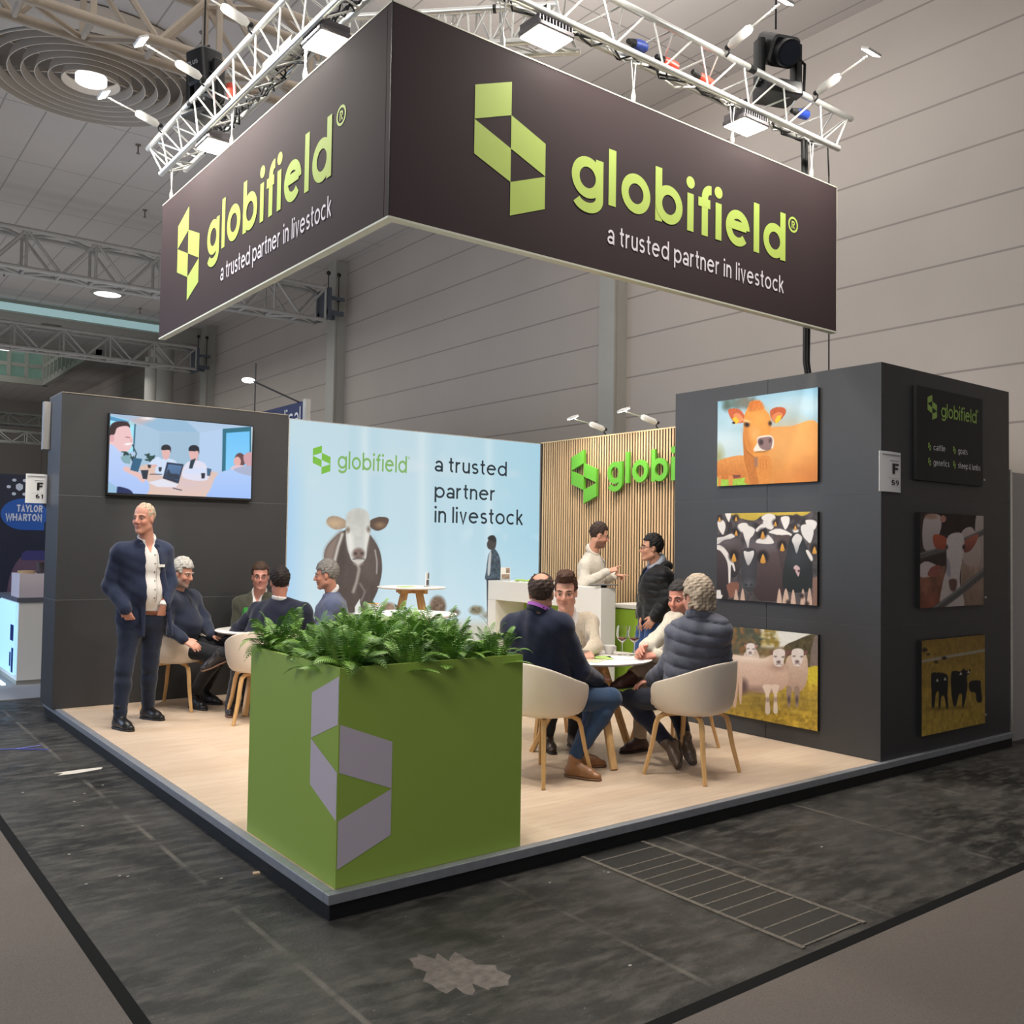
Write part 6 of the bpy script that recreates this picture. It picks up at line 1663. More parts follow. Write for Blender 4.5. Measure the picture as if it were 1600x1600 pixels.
def make_person(label, J, O):
    """J joints in world space, O options"""
    g = lambda n: np.array(J[n], float)
    base = Vector((float(J['hipA'][0] + J['hipB'][0]) / 2, float(J['hipA'][1] + J['hipB'][1]) / 2, 0))
    root = thing('person', label, 'person', base)
    hd, s = g('head'), O.get('hs', .93)
    f, l, u = head_frame(*O['look'])
    H = lambda a, b, c: hd + (f * a + l * b + u * c) * s
    neck = g('neck'); pelvis = (g('hipA') + g('hipB')) / 2; chest_up = unit(neck - pelvis)
    side = unit(g('shB') - g('shA')); fwd = unit(np.cross(chest_up, side))
    ty = math.radians(O['torso'])
    if fwd @ np.array([math.cos(ty), math.sin(ty), 0]) < 0: fwd = -fwd; 
    side = unit(np.cross(fwd, chest_up)) * -1                      # towards the person's left
    TL = np.linalg.norm(neck - pelvis)
    vx = O.get('vox', .0085)
    fat = O.get('fat', 1.0)
    allp = [J[k] for k in J]
    def foot(a):
        an, to = g('an' + a).copy(), g('to' + a)
        if a in O.get('tilt', ''):
            dn = unit(to - an); upv = np.array(O.get('tup', {}).get(a, g('kn' + a) - an), float)
        else:
            dn = unit(np.array([to[0] - an[0], to[1] - an[1], 0])); an[2] = .09; upv = np.array([0, 0, 1.0])
        upv = unit(upv - dn * (upv @ dn))
        return an - upv * .09, dn, upv
    def torso(F, off, k=.05, quilt=None, hips=True):
        for h_, s_ in (('hipA', 'shA'), ('hipB', 'shB')):
            top = g(s_) * .58 + neck * .42 - chest_up * .085
            bot = g(h_) + chest_up * (.06 if hips else .12)
            F.cone(top, bot, .100 + off, .098 * fat + off, k)
            F.cone(neck - chest_up * .02, g(s_), .052 + off, .058 + off * 1.15, k)
            F.cone(top, g(s_) - chest_up * .01, .08 + off, .058 + off, k)
        F.cone(neck - chest_up * .12, pelvis + chest_up * .08, .105 + off, .112 * fat + off, k)
        F.ell(neck - chest_up * .2 + fwd * .03, (.12 + off, .12 + off, .15 + off), None, k)
        b = O.get('belly', 0)
        if b: F.ell(pelvis + chest_up * TL * .38 + fwd * (.05 + b * .5), (.11 + b + off, .11 + b + off, .15 + off), None, k)
        F.cone(g('hipA') + chest_up * .02, g('hipB') + chest_up * .02, .1 * fat + off, .1 * fat + off, k)
    def arm(F, a, off, k=.025, quilt=None, end=1.0, wide=1.0):
        S_, E_, W_ = g('sh' + a), g('el' + a), g('wr' + a)
        F.cone(S_, E_, .056 + off, .047 + off, k, quilt=quilt); F.cone(E_, E_ + (W_ - E_) * end, .046 + off, .031 + off * wide, k, quilt=quilt)
    def leg(F, a, off, k=.03, end=1.0, hem=1.0):
        Hh, K, A_ = g('hip' + a), g('kn' + a), g('an' + a)
        F.cone(Hh, K, .09 * O.get('legw', 1) + off, .062 + off, k); F.cone(K, K + (A_ - K) * .35, .060 + off, .057 + off, k)
        F.cone(K + (A_ - K) * .3, K + (A_ - K) * end, .058 + off, .040 + off * hem, k)
    # ---- the body, one continuous skin
    F = Field(allp + [H(.12, 0, .14)], vx, .2)
    torso(F, -.012)
    for a in 'AB':
        arm(F, a, -.008); leg(F, a, -.012)
        b0, dn, upv = foot(a)
        F.cone(b0 + upv * .09, b0 + upv * .045, .036, .030, .02); F.cone(b0 + upv * .042 - dn * .02, b0 + dn * .12 + upv * .03, .028, .016, .02)
        o = O.get('hand' + a)
        if o: hand(F, g('wr' + a), o[0], o[1], o[2] if len(o) > 2 else 1.0, **(o[3] if len(o) > 3 else {}))
        else: F.cone(g('wr' + a), g('wr' + a) + unit(g('wr' + a) - g('el' + a)) * .08, .03, .026, .02)
    F.cone(H(-.018, 0, -.045), neck - chest_up * .03, .056 * s, .062, .025)
    F.ell(H(-.012, 0, .04), np.array((.094, .075, .092)) * s, np.array([f, l, u]), .02)
    F.ell(H(.024, 0, -.03), np.array((.066, .062, .088)) * s, np.array([f, l, u]), .02)
    for sg in (-1, 1):
        F.cone(H(.0, sg * .046, -.065), H(.062, sg * .012, -.103), .024 * s, .02 * s, .02)
        F.ell(H(.062, sg * .034, -.028), np.array((.026, .026, .026)) * s, None, .014)
        F.cone(H(.083, sg * .012, .024), H(.068, sg * .046, .022), .0105 * s, .0095 * s, .01)
        F.ell(H(-.004, sg * .074, -.006), np.array((.019, .0085, .033)) * s, np.array([f, l, u]), .006)
        F.ell(H(.094, sg * .032, .003), np.array((.015, .017, .010)) * s, np.array([f, l, u]), .008, 'd')
        F.ell(H(.098, sg * .011, -.036), np.array((.012, .009, .008)) * s, np.array([f, l, u]), .006)
    F.cone(H(.088, 0, .012), H(.108, 0, -.028), .0095 * s, .0125 * s, .008)
    F.ell(H(.082, 0, -.058), np.array((.015, .026, .007)) * s, np.array([f, l, u]), .006); F.ell(H(.08, 0, -.073), np.array((.015, .022, .0075)) * s, np.array([f, l, u]), .006)
    F.ell(H(.100, 0, -.0655), np.array((.012, .026, .0026)) * s, np.array([f, l, u]), .003, 'd')
    F.ell(H(.074, 0, -.104), np.array((.016, .02, .015)) * s, None, .012)
    sk = np.array(rgb(*O.get('skin', (206, 156, 132)))); beard = O.get('beard')
    def colr(V):
        q = (V - hd) / s; a, b, c = q @ f, q @ l, q @ u
        col = np.broadcast_to(sk, V.shape).copy()
        def put(m, cc): 
            m = np.clip(m, 0, 1)[:, None]; return col * (1 - m) + np.array(rgb(*cc)) * m
        near = (np.abs(a) < .16) & (np.abs(b) < .12) & (np.abs(c) < .16)
        red = (sk[0] * .95, sk[1] * .66, sk[2] * .62)
        for sg in (-1, 1):
            m = np.exp(-(((b - sg * .04) / .025) ** 2 + ((c + .03) / .025) ** 2)) * near * (a > .03) * .5
            col = col * (1 - m[:, None]) + np.array(red) * m[:, None]
            m = np.exp(-(((b - sg * .032) / .02) ** 2 + ((c - .003) / .011) ** 2)) * near * (a > .05) * .35
            col = col * (1 - m[:, None]) + sk * .5 * m[:, None]
        m = np.exp(-((b / .015) ** 2 + ((c + .03) / .015) ** 2)) * near * (a > .09) * .4
        col = col * (1 - m[:, None]) + np.array(red) * m[:, None]
        m = ((np.abs(c + .066) < .013 - np.abs(b) * .3) & (np.abs(b) < .026) & (a > .075)) * .5
        col = col * (1 - m[:, None]) + np.array(rgb(168, 98, 90)) * m[:, None]
        if beard:
            m = np.clip((-.035 - c - np.abs(b) * .1) / .02, 0, 1) * (c > -.14) * (a > -.02) * near * beard[1]
            m = m * (1 - ((np.abs(c + .066) < .011) & (np.abs(b) < .024)))
            col = col * (1 - m[:, None]) + np.array(rgb(*beard[0])) * m[:, None]
        hs_ = O.get('scalp')
        if hs_:
            m = np.clip((c - .03) / .02, 0, 1) * near * hs_[1]
            col = col * (1 - m[:, None]) + np.array(rgb(*hs_[0])) * m[:, None]
        return col
    F.build('body', M_skin, root, colr)
    # ---- eyes, brows, hair
    hairm = mat('hair_%d_%d_%d' % O['hair'], rgb(*O['hair']), .62, noise=.35, nscale=70, bump=.35, bscale=160, stretch=(1, 1, .25), spec=.25)
    def local(mb, name, m, **k):
        o = mb.build(name, m, root, **k); o.matrix_parent_inverse = Matrix.Translation(-base); return o
    for sg in (-1, 1):
        c_ = H(.078, sg * .032, .003); R3 = Matrix((f, l, u)).transposed().to_4x4(); R3.translation = Vector(c_)
        eye = MB(); eye.m = 0; eye.sph((0, 0, 0), (.0115 * s, .0135 * s, .0062 * s), 12, 8, R3); eye.m = 1; eye.sph((.0078 * s, 0, 0), (.005 * s, .0066 * s, .0054 * s), 10, 6, R3)
        local(eye, 'eye', [mat('eye_white', rgb(176, 160, 150), .3), mat('iris', rgb(44, 36, 34), .2)], smooth=True)
        local(MB().tube([H(.093, sg * .013, .024), H(.090, sg * .034, .031), H(.072, sg * .052, .024)], [.0042 * s, .005 * s, .003 * s], 8), 'eyebrow', mat('brow_%d_%d_%d' % O.get('brow', O['hair']), rgb(*O.get('brow', O['hair'])), .8), smooth=True)
    HF = Field([H(.1, .09, .15), H(-.12, -.09, -.1), H(-.12, .09, .15), H(.1, -.09, -.1), H(0, 0, .2)], .0055, .03)
    th = O.get('hair_th', .010); up_ = O.get('hair_up', .0)
    HF.ell(H(-.016, 0, .042 + up_ * .5), (np.array((.094, .075, .092)) + (th, th, th + up_ * .5)) * s, np.array([f, l, u]), .02)
    if O.get('quiff'): HF.ell(H(.055, 0, .125), np.array((.045, .06, .034)) * s, np.array([f, l, u]), .02); HF.ell(H(.0, .0, .135), np.array((.07, .06, .03)) * s, np.array([f, l, u]), .02)
    if O.get('long'):
        for b_ in (-.06, -.03, 0, .03, .06): HF.cone(H(-.07, b_, .02), H(-.085 + abs(b_) * .2, b_ * 1.1, -.062), .032 * s, .022 * s, .015)
        for sg in (-1, 1): HF.cone(H(-.01, sg * .08, .03), H(-.03, sg * .085, -.05), .024 * s, .018 * s, .015)
    line = O.get('hairline', .075)
    def face_cut(G):
        q = (G - hd) / s; a, b, c = q @ f, q @ l, q @ u
        d1 = np.minimum(a - (.045 - .25 * np.maximum(0, np.abs(b) - .03)), line + .4 * np.maximum(0, .06 - a) * 0 - c)       # the face
        d2 = np.minimum(a + .002, (.012 if not O.get('long') else -.03) - c)                                               # below the temples
        d3 = np.minimum(a + .05, -.03 - c) if not O.get('long') else np.full(a.shape, -1.)
        d4 = -.085 - c if not O.get('long') else -.125 - c
        ear = .030 - np.sqrt((a + .004) ** 2 + (np.maximum(0, np.abs(np.abs(b) - .085) - .02)) ** 2 + ((c + .008) * .85) ** 2)
        return np.maximum(np.maximum(np.maximum(d1, d2), np.maximum(d3, d4)), ear) * s
    HF.ripple(.0028 if not O.get('long') else .0034, 150 if not O.get('long') else 170, 3)
    HF.cut(face_cut)
    if O.get('bald'):
        HF.cut(lambda G: (.058 - np.sqrt((((G - hd) @ f / s + .052) / 1.1) ** 2 + ((G - hd) @ l / s) ** 2 + (((G - hd) @ u / s - .128) * 1.0) ** 2)) * s)
    HF.build('hair', hairm, root)
    if O.get('glasses'):
        gm = mat('glasses_frame', rgb(30, 28, 28), .3)
        b = MB()
        for sg in (-1, 1):
            b.tube([H(.106, sg * .033 + .021 * math.cos(t_), .0 + .016 * math.sin(t_)) for t_ in [2 * PI * k / 16 for k in range(17)]], .0016, 5)
            b.tube([H(.104, sg * .054, .006), H(.05, sg * .078, .008), H(-.01, sg * .082, .004)], .0018, 5)
        b.tube([H(.108, -.012, .004), H(.112, 0, .008), H(.108, .012, .004)], .0016, 5)
        local(b, 'glasses', gm, smooth=True)
    # ---- clothes
    top = O['top']; tm = cloth(*top['mat'], **top.get('mk', {})); q = top.get('quilt')
    off = top.get('off', .014)
    if 'shirt' in O:
        SF = Field([J[k] for k in ('shA', 'shB', 'hipA', 'hipB', 'neck')], vx, .25)
        torso(SF, .002)
        nb = H(-.018, 0, -.045); nax = unit(nb - neck); nf = unit(fwd - nax * (fwd @ nax)); ns_ = np.cross(nax, nf); nc = neck + (nb - neck) * .22
        pts = [nc + nax * (.012 - .026 * math.cos(a_)) + nf * (math.cos(a_) * .064) + ns_ * math.sin(a_) * .063 for a_ in [2 * PI * k / 16 for k in range(17)]]
        for a_, b_ in zip(pts[:-1], pts[1:]): SF.cone(a_, b_, .011, .011, .008); SF.cone(a_ - nax * .018, b_ - nax * .018, .012, .012, .008)
        if O.get('opencollar'):
            SF.cut(lambda G: np.minimum((G - neck) @ fwd - .02, np.minimum(.034 - np.abs((G - neck) @ side) + np.minimum(0, ((G - neck) @ chest_up) + .0) * .35, ((G - neck) @ chest_up) + .11)))
        SF.build('shirt', cloth('shirt_%d_%d_%d' % O['shirt'], O['shirt'], noise=.03), root)
    TF = Field([J[k] for k in ('shA', 'shB', 'elA', 'elB', 'wrA', 'wrB', 'hipA', 'hipB', 'neck')], vx, .26)
    if q:
        torso(TF, off)
        G = np.stack(np.meshgrid(*TF.ax, indexing='ij'), -1); h_ = (G - pelvis) @ chest_up
        TF.F = (TF.F - q[1] * (np.abs(np.sin(np.pi * h_ / q[0])) ** .38 - .65)).astype(np.float32)
    else:
        torso(TF, off)
    skirt = top.get('skirt', 0)
    if skirt:
        for h_ in ('hipA', 'hipB'): TF.cone(g(h_) + chest_up * .1, g(h_) - chest_up * skirt, .100 * fat + off, .098 + off, .04)
        TF.cone(pelvis + chest_up * .05, pelvis - chest_up * skirt - fwd * .02, .105 + off, .1 + off, .04)
    hem = top.get('hem')
    if hem is not None:
        TF.cut(lambda G: -((G - pelvis) @ chest_up) + hem)
    for a in 'AB': arm(TF, a, off, quilt=q, end=top.get('sleeve', .97), wide=top.get('cuff', 1.2))
    if top.get('open'):
        w0, w1, c0, c1, hmax = top['open']
        def wedge(G):
            q_ = G - neck; h_ = -(q_ @ chest_up); t_ = np.clip(h_ / hmax, 0, 1)
            w = w0 + (w1 - w0) * t_; c_ = c0 + (c1 - c0) * t_
            return np.minimum(np.minimum(w - np.abs(q_ @ side - c_), q_ @ fwd - .0), (hmax - h_) * .7)
        TF.cut(wedge)
    if top.get('vneck'):
        w, dp = top['vneck']
        TF.cut(lambda G: np.minimum(np.minimum(w * (1 - np.clip(-((G - neck) @ chest_up) / dp, 0, 1)) - np.abs((G - neck) @ side), (G - neck) @ fwd), dp + (G - neck) @ chest_up))
    # neck hole and hem
    TF.cut(lambda G: np.minimum(.06 - np.sqrt(((G - neck) @ fwd + .0) ** 2 + ((G - neck) @ side) ** 2), (G - neck) @ chest_up + .03))
    TF.ripple(top.get('wr', .0035), 46, O.get('seed', 1))
    TF.build(top['name'], tm, root)
    if top.get('collar'):
        CF = Field([neck, neck + chest_up * .1], vx * .85, .16)
        ch_ = top['collar']
        nb = H(-.018, 0, -.045); nax = unit(nb - neck); nf = unit(fwd - nax * (fwd @ nax)); ns_ = np.cross(nax, nf); nc = neck + (nb - neck) * .2
        pts = [nc + nax * (.012 - .026 * math.cos(a_)) + nf * (math.cos(a_) * .072) + ns_ * math.sin(a_) * .07 for a_ in [2 * PI * k / 16 for k in range(1, 16)]]
        for a_, b_ in zip(pts[:-1], pts[1:]): CF.cone(a_, b_, ch_, ch_, .012); CF.cone(a_ - nax * .022, b_ - nax * .022, ch_, ch_, .012)
        CF.build('collar', cloth(*top['collar_mat']) if 'collar_mat' in top else tm, root)
    if top.get('open') and top.get('lapel'):
        w0, w1, c0, c1, hmax = top['open']; LF = Field([J[k] for k in ('shA', 'shB', 'hipA', 'hipB', 'neck')], vx * .9, .2)
        for sg in (-1, 1):
            p = [neck + chest_up * .035 - fwd * .03 + side * sg * .066, neck - chest_up * .03 + fwd * .075 + side * (c0 + sg * (w0 + .012)), neck - chest_up * hmax * .5 + fwd * (.125 + off) + side * ((c0 + c1) / 2 + sg * ((w0 + w1) / 2 + .018)), neck - chest_up * hmax * .92 + fwd * (.125 + off + O.get('belly', 0)) + side * (c1 + sg * (w1 + .012))]
            for (a_, b_, r1, r2) in ((p[0], p[1], .02, .024), (p[1], p[2], .026, .03), (p[2], p[3], .03, .012)): LF.cone(a_, b_, r1, r2, .01, flat=(fwd, 1.9))
        LF.build('lapel', tm, root)
    if 'legs' in O:
        lm = cloth(*O['legs'])
        LFd = Field([J[k] for k in ('hipA', 'hipB', 'knA', 'knB', 'anA', 'anB')], vx, .2)
        for a in 'AB': leg(LFd, a, .008, end=.97, hem=1.6)
        LFd.cone(g('hipA') + chest_up * .03, g('hipB') + chest_up * .03, .108 * fat, .108 * fat, .05)
        if O.get('high'): LFd.cone(pelvis, pelvis + chest_up * O['high'], .108 * fat, .112 * fat, .06)
        LFd.ripple(.0025, 42, 5)
        LFd.build('trousers', lm, root)
        for a in 'AB':
            tilt = a in O.get('tilt', '')
            b0, dn, upv = foot(a); an = b0 + upv * .09
            sd_ = np.cross(dn, upv)
            heel, ball, tip = b0 - dn * .038 + upv * .044, b0 + dn * .105 + upv * .036, b0 + dn * .165 + upv * .026
            SFd = Field([an, tip, heel], .0075, .12)
            SFd.cone(heel, ball, .041, .040, .02, flat=(upv, 1.0)); SFd.cone(ball, tip, .040, .030, .02, flat=(upv, 1.25))
            SFd.cone(an + upv * O.get('boot', .0), heel + dn * .02, .047, .044, .02); SFd.cone(an - upv * .01, ball + upv * .004, .044, .036, .02)
            SFd.keep(lambda G: -((G - b0) @ upv - .012))
            sh = SFd.build('shoe', mat('leather_%d_%d_%d' % O['shoes'], rgb(*O['shoes']), .38, noise=.12, nscale=30), root)
            SO = Field([an, tip, heel], .0075, .12)
            SO.cone(heel - upv * .03, ball - upv * .024, .044, .045, .01, flat=(upv, .4)); SO.cone(ball - upv * .024, tip - upv * .012, .045, .034, .01, flat=(upv, .4))
            SO.keep(lambda G: np.abs((G - b0) @ upv - .008) - .0085)
            so = SO.build('sole', mat('sole_%d_%d_%d' % O.get('solec', (30, 26, 24)), rgb(*O.get('solec', (30, 26, 24))), .6), root)
            if tilt and O.get('sock'):
                KF = Field([an, g('kn' + a)], .0085, .1); KF.cone(an, an + (g('kn' + a) - an) * .3, .046, .05, .02)
                KF.build('sock', cloth('sock_%d_%d_%d' % O['sock'], O['sock']), root)
            so.parent = sh; so.matrix_parent_inverse = sh.matrix_parent_inverse.copy(); sh_off = Matrix.Translation(-base)
            so.matrix_parent_inverse = Matrix.Identity(4)
    if O.get('belt'):
        b = MB(); c_ = pelvis + chest_up * O['belt'][1]
        BF = Field([c_], .0075, .22)
        BF.cone(g('hipA') * .8 + g('hipB') * .2 + chest_up * O['belt'][1], g('hipB') * .8 + g('hipA') * .2 + chest_up * O['belt'][1], .128 * fat, .128 * fat, .05)
        BF.keep(lambda G: np.abs((G - c_) @ chest_up) - .019)
        BF.build('belt', mat('belt_leather', rgb(110, 62, 40), .4), root)
    if O.get('lanyard'):
        nb = H(-.018, 0, -.045); nax = unit(nb - neck); nf = unit(fwd - nax * (fwd @ nax)); ns_ = np.cross(nax, nf); nc = neck + (nb - neck) * .3
        b = MB(); pts = [nc + nax * (.008 - .03 * math.cos(a_)) + nf * (math.cos(a_) * .083) + ns_ * math.sin(a_) * .08 for a_ in [2 * PI * k / 24 for k in range(3, 22)]]
        local(b.tube(pts, 1, square=(.006, .024)), 'lanyard', mat('lanyard_%d_%d_%d' % O['lanyard'], rgb(*O['lanyard']), .6), smooth=True)
    def front_of(V, h_, b_):
        q_ = V - neck; m_ = (np.abs(-(q_ @ chest_up) - h_) < .015) & (np.abs(q_ @ side - b_) < .015)
        return float((q_[m_] @ fwd).max()) if m_.any() else .12
    if O.get('badge'):
        p, sz = O['badge']; Vt = TF.mesh()[0]; c_ = neck - chest_up * p[0] + side * p[1] + fwd * (front_of(Vt, p[0], p[1]) + .003)
        R3 = Matrix((side, chest_up, fwd)).transposed().to_4x4(); R3.translation = Vector(c_)
        local(MB().bbox((0, 0, 0), (sz[0], sz[1], .004), R3), 'badge', M_white)
    if O.get('buttons'):
        b = MB(); Vt = SF.mesh()[0]; sx_ = O['buttons']
        for k in range(6): h_ = .10 + .072 * k; b.sph(neck - chest_up * h_ + fwd * (front_of(Vt, h_, sx_) + .002) + side * sx_, .0055, 8, 6)
        local(b, 'buttons', mat('shirt_button', rgb(70, 64, 60), .4), smooth=True)
        pk = [neck - chest_up * h_ + fwd * (front_of(Vt, h_, sx_ + .018) + .0005) + side * (sx_ + .018) for h_ in np.linspace(.09, .5, 14)]
        local(MB().tube(pk, .0022, 5), 'placket_seam', mat('seam_grey', rgb(170, 164, 158), .8))
    if O.get('cuffs'):
        for a in 'AB':
            QF = Field([g('wr' + a)], .007, .12); dv = unit(g('wr' + a) - g('el' + a)); w_ = g('wr' + a) - dv * .012
            QF.cone(w_ - dv * .02, w_ + dv * .012, .0385, .0385, .004); QF.keep(lambda G: np.abs((G - w_) @ dv) - .02)
            QF.build('shirt_cuff', bpy.data.materials['shirt_%d_%d_%d' % O['shirt']], root)
    if O.get('zip'):
        n_ = 6; pts = [neck - chest_up * (.0 + O['zip'] * k / n_) + fwd * (.07 + (.075 + off * .6) * min(1, k / 3)) for k in range(n_ + 1)]
        local(MB().tube(pts, .005, 6), 'zip', mat('zip_tape', rgb(60, 56, 58), .4), smooth=True)
    return root
PJ = {'A': {'head': (0.404, 4.366, 1.744), 'neck': (0.448, 4.404, 1.548), 'shA': (0.235, 4.42, 1.459), 'shB': (0.59, 4.424, 1.472), 'elA': (0.166, 4.46, 1.173), 'wrA': (0.261, 4.294, 0.982), 'elB': (0.641, 4.372, 1.203), 'wrB': (0.563, 4.276, 1.012), 'hipA': (0.347, 4.447, 0.877), 'hipB': (0.525, 4.424, 0.883), 'knA': (0.276, 4.354, 0.486), 'anA': (0.24, 4.311, 0.087), 'toA': (0.301, 4.102, 0.036), 'knB': (0.524, 4.492, 0.492), 'anB': (0.56, 4.633, 0.094), 'toB': (0.655, 4.436, 0.054)},
 'B': {'head': (0.94, 4.972, 1.257), 'neck': (0.922, 5.069, 1.073), 'shA': (0.816, 4.952, 1.01), 'shB': (1.096, 5.153, 1.017), 'elA': (0.764, 4.875, 0.789), 'wrA': (0.874, 4.67, 0.668), 'elB': (1.173, 5.039, 0.82), 'wrB': (1.177, 4.815, 0.681), 'hipA': (0.907, 4.977, 0.567), 'hipB': (1.032, 5.107, 0.571), 'knA': (1.164, 4.617, 0.529), 'knB': (1.28, 4.74, 0.593), 'anA': (1.071, 4.919, 0.158), 'toA': (1.102, 4.774, 0.051), 'anB': (1.243, 5.115, 0.154), 'toB': (1.312, 4.99, 0.068)},
 'C': {'head': (1.742, 5.065, 1.216), 'neck': (1.769, 5.153, 1.033), 'shA': (1.64, 5.307, 0.931), 'shB': (1.947, 5.071, 0.944), 'elA': (1.58, 5.237, 0.676), 'wrA': (1.575, 4.862, 0.707), 'elB': (1.943, 4.894, 0.707), 'wrB': (1.723, 4.723, 0.706), 'hipA': (1.72, 5.18, 0.52), 'hipB': (1.9, 5.06, 0.52), 'knA': (1.55, 4.85, 0.52), 'knB': (1.72, 4.74, 0.52), 'anA': (1.56, 4.88, 0.09), 'toA': (1.5, 4.76, 0.04), 'anB': (1.75, 4.78, 0.09), 'toB': (1.7, 4.66, 0.04)},
 'D': {'head': (1.524, 4.098, 1.203), 'neck': (1.542, 4.116, 1.029), 'shA': (1.421, 4.314, 0.934), 'shB': (1.701, 3.973, 0.947), 'elA': (1.326, 4.521, 0.764), 'wrA': (1.279, 4.739, 0.617), 'elB': (1.791, 3.94, 0.688), 'wrB': (1.751, 4.227, 0.593), 'hipA': (1.26, 4.12, 0.53), 'hipB': (1.45, 4.08, 0.53), 'knA': (1.488, 4.579, 0.621), 'anA': (1.155, 4.561, 0.536), 'toA': (0.957, 4.59, 0.452), 'knB': (1.36, 4.5, 0.54), 'anB': (1.24, 4.46, 0.1), 'toB': (1.19, 4.34, 0.04)},
 'E': {'head': (2.135, 4.409, 1.25), 'neck': (2.218, 4.429, 1.068), 'shA': (2.325, 4.553, 0.958), 'shB': (2.134, 4.245, 0.97), 'elA': (2.192, 4.639, 0.762), 'wrA': (1.978, 4.615, 0.729), 'elB': (2.042, 4.223, 0.77), 'wrB': (1.898, 4.386, 0.733), 'hipA': (2.22, 4.46, 0.53), 'hipB': (2.12, 4.32, 0.53), 'knA': (1.88, 4.7, 0.54), 'knB': (1.78, 4.54, 0.54), 'anA': (1.92, 4.7, 0.1), 'toA': (1.8, 4.78, 0.04), 'anB': (1.84, 4.56, 0.1), 'toB': (1.72, 4.62, 0.04)},
 'F': {'head': (2.057, 1.039, 1.248), 'neck': (2.031, 1.038, 1.124), 'shB': (1.992, 1.274, 1.017), 'shA': (2.117, 0.9, 1.05), 'elA': (2.299, 0.9, 0.732), 'wrA': (2.614, 1.066, 0.628), 'elB': (2.168, 1.382, 0.654), 'wrB': (2.497, 1.384, 0.606), 'hipA': (2.16, 1.02, 0.53), 'hipB': (2.13, 1.22, 0.53), 'knA': (2.607, 0.926, 0.513), 'anA': (2.328, 0.979, 0.148), 'toA': (2.384, 0.839, 0.056), 'knB': (2.718, 1.156, 0.516), 'anB': (2.549, 1.188, 0.117), 'toB': (2.643, 1.12, 0.041)},
 'G': {'head': (2.857, 1.713, 1.207), 'neck': (2.95, 1.801, 1.007), 'shA': (2.819, 1.93, 0.941), 'shB': (3.065, 1.664, 0.973), 'elA': (2.684, 1.801, 0.763), 'wrA': (2.612, 1.479, 0.766), 'elB': (2.981, 1.509, 0.8), 'wrB': (2.79, 1.379, 0.776), 'hipA': (2.9, 2.1, 0.53), 'hipB': (3.08, 2.02, 0.53), 'knA': (2.76, 1.72, 0.54), 'knB': (2.95, 1.65, 0.54), 'anA': (2.72, 1.75, 0.1), 'toA': (2.66, 1.62, 0.04), 'anB': (2.95, 1.7, 0.1), 'toB': (2.9, 1.58, 0.04)},
 'H': {'head': (3.626, 1.226, 1.166), 'neck': (3.771, 1.273, 0.985), 'shA': (3.864, 1.482, 0.934), 'shB': (3.57, 1.226, 0.996), 'elB': (3.363, 1.213, 0.867), 'wrB': (3.124, 1.121, 0.811), 'elA': (3.476, 1.07, 0.718), 'wrA': (3.194, 1.07, 0.764), 'hipA': (3.72, 1.4, 0.53), 'hipB': (3.7, 1.2, 0.53), 'knB': (3.254, 1.179, 0.662), 'anB': (3.026, 1.128, 0.631), 'toB': (2.879, 1.166, 0.618), 'knA': (3.225, 1.231, 0.561), 'anA': (3.282, 1.307, 0.114), 'toA': (3.142, 1.317, 0.031)},
 'I': {'head': (3.042, 0.536, 1.228), 'neck': (3.039, 0.519, 1.078), 'shB': (3.012, 0.671, 0.969), 'shA': (3.119, 0.411, 1.013), 'elB': (2.988, 0.724, 0.741), 'wrB': (3.038, 0.944, 0.606), 'elA': (3.251, 0.484, 0.759), 'wrA': (3.341, 0.736, 0.632), 'hipB': (2.99, 0.62, 0.53), 'hipA': (3.18, 0.65, 0.53), 'knB': (2.971, 1.103, 0.455), 'anB': (3.097, 0.842, 0.16), 'toB': (2.966, 0.695, 0.055), 'knA': (3.288, 0.973, 0.465), 'anA': (3.29, 0.857, 0.181), 'toA': (3.223, 0.723, 0.084)},
 'J': {'head': (4.961, 3.609, 1.685), 'neck': (4.948, 3.703, 1.489), 'shA': (4.776, 3.614, 1.359), 'shB': (5.124, 3.8, 1.382), 'elA': (4.694, 3.559, 1.171), 'wrA': (4.871, 3.366, 1.305), 'elB': (5.16, 3.731, 1.172), 'wrB': (5.108, 3.515, 1.258), 'hipA': (4.871, 3.66, 0.944), 'hipB': (5.051, 3.774, 0.946), 'knA': (4.9, 3.5, 0.5), 'anA': (4.88, 3.5, 0.1), 'toA': (5.0, 3.42, 0.04), 'knB': (5.02, 3.66, 0.5), 'anB': (5.0, 3.68, 0.1), 'toB': (5.12, 3.6, 0.04)},
 'K': {'head': (4.674, 2.549, 1.558), 'neck': (4.754, 2.545, 1.39), 'shB': (4.708, 2.408, 1.295), 'shA': (4.828, 2.693, 1.303), 'elB': (4.695, 2.351, 1.071), 'wrB': (4.608, 2.425, 0.904), 'elA': (4.754, 2.723, 1.061), 'wrA': (4.641, 2.627, 0.913), 'hipB': (4.707, 2.502, 0.883), 'hipA': (4.764, 2.66, 0.875), 'knB': (4.64, 2.55, 0.5), 'anB': (4.66, 2.55, 0.1), 'toB': (4.55, 2.64, 0.04), 'knA': (4.7, 2.72, 0.5), 'anA': (4.72, 2.72, 0.1), 'toA': (4.62, 2.82, 0.04)}}
R_ = (.794, -.608, 0); TW_ = (-.608, -.794, 0)
DN = (0, 0, -1)
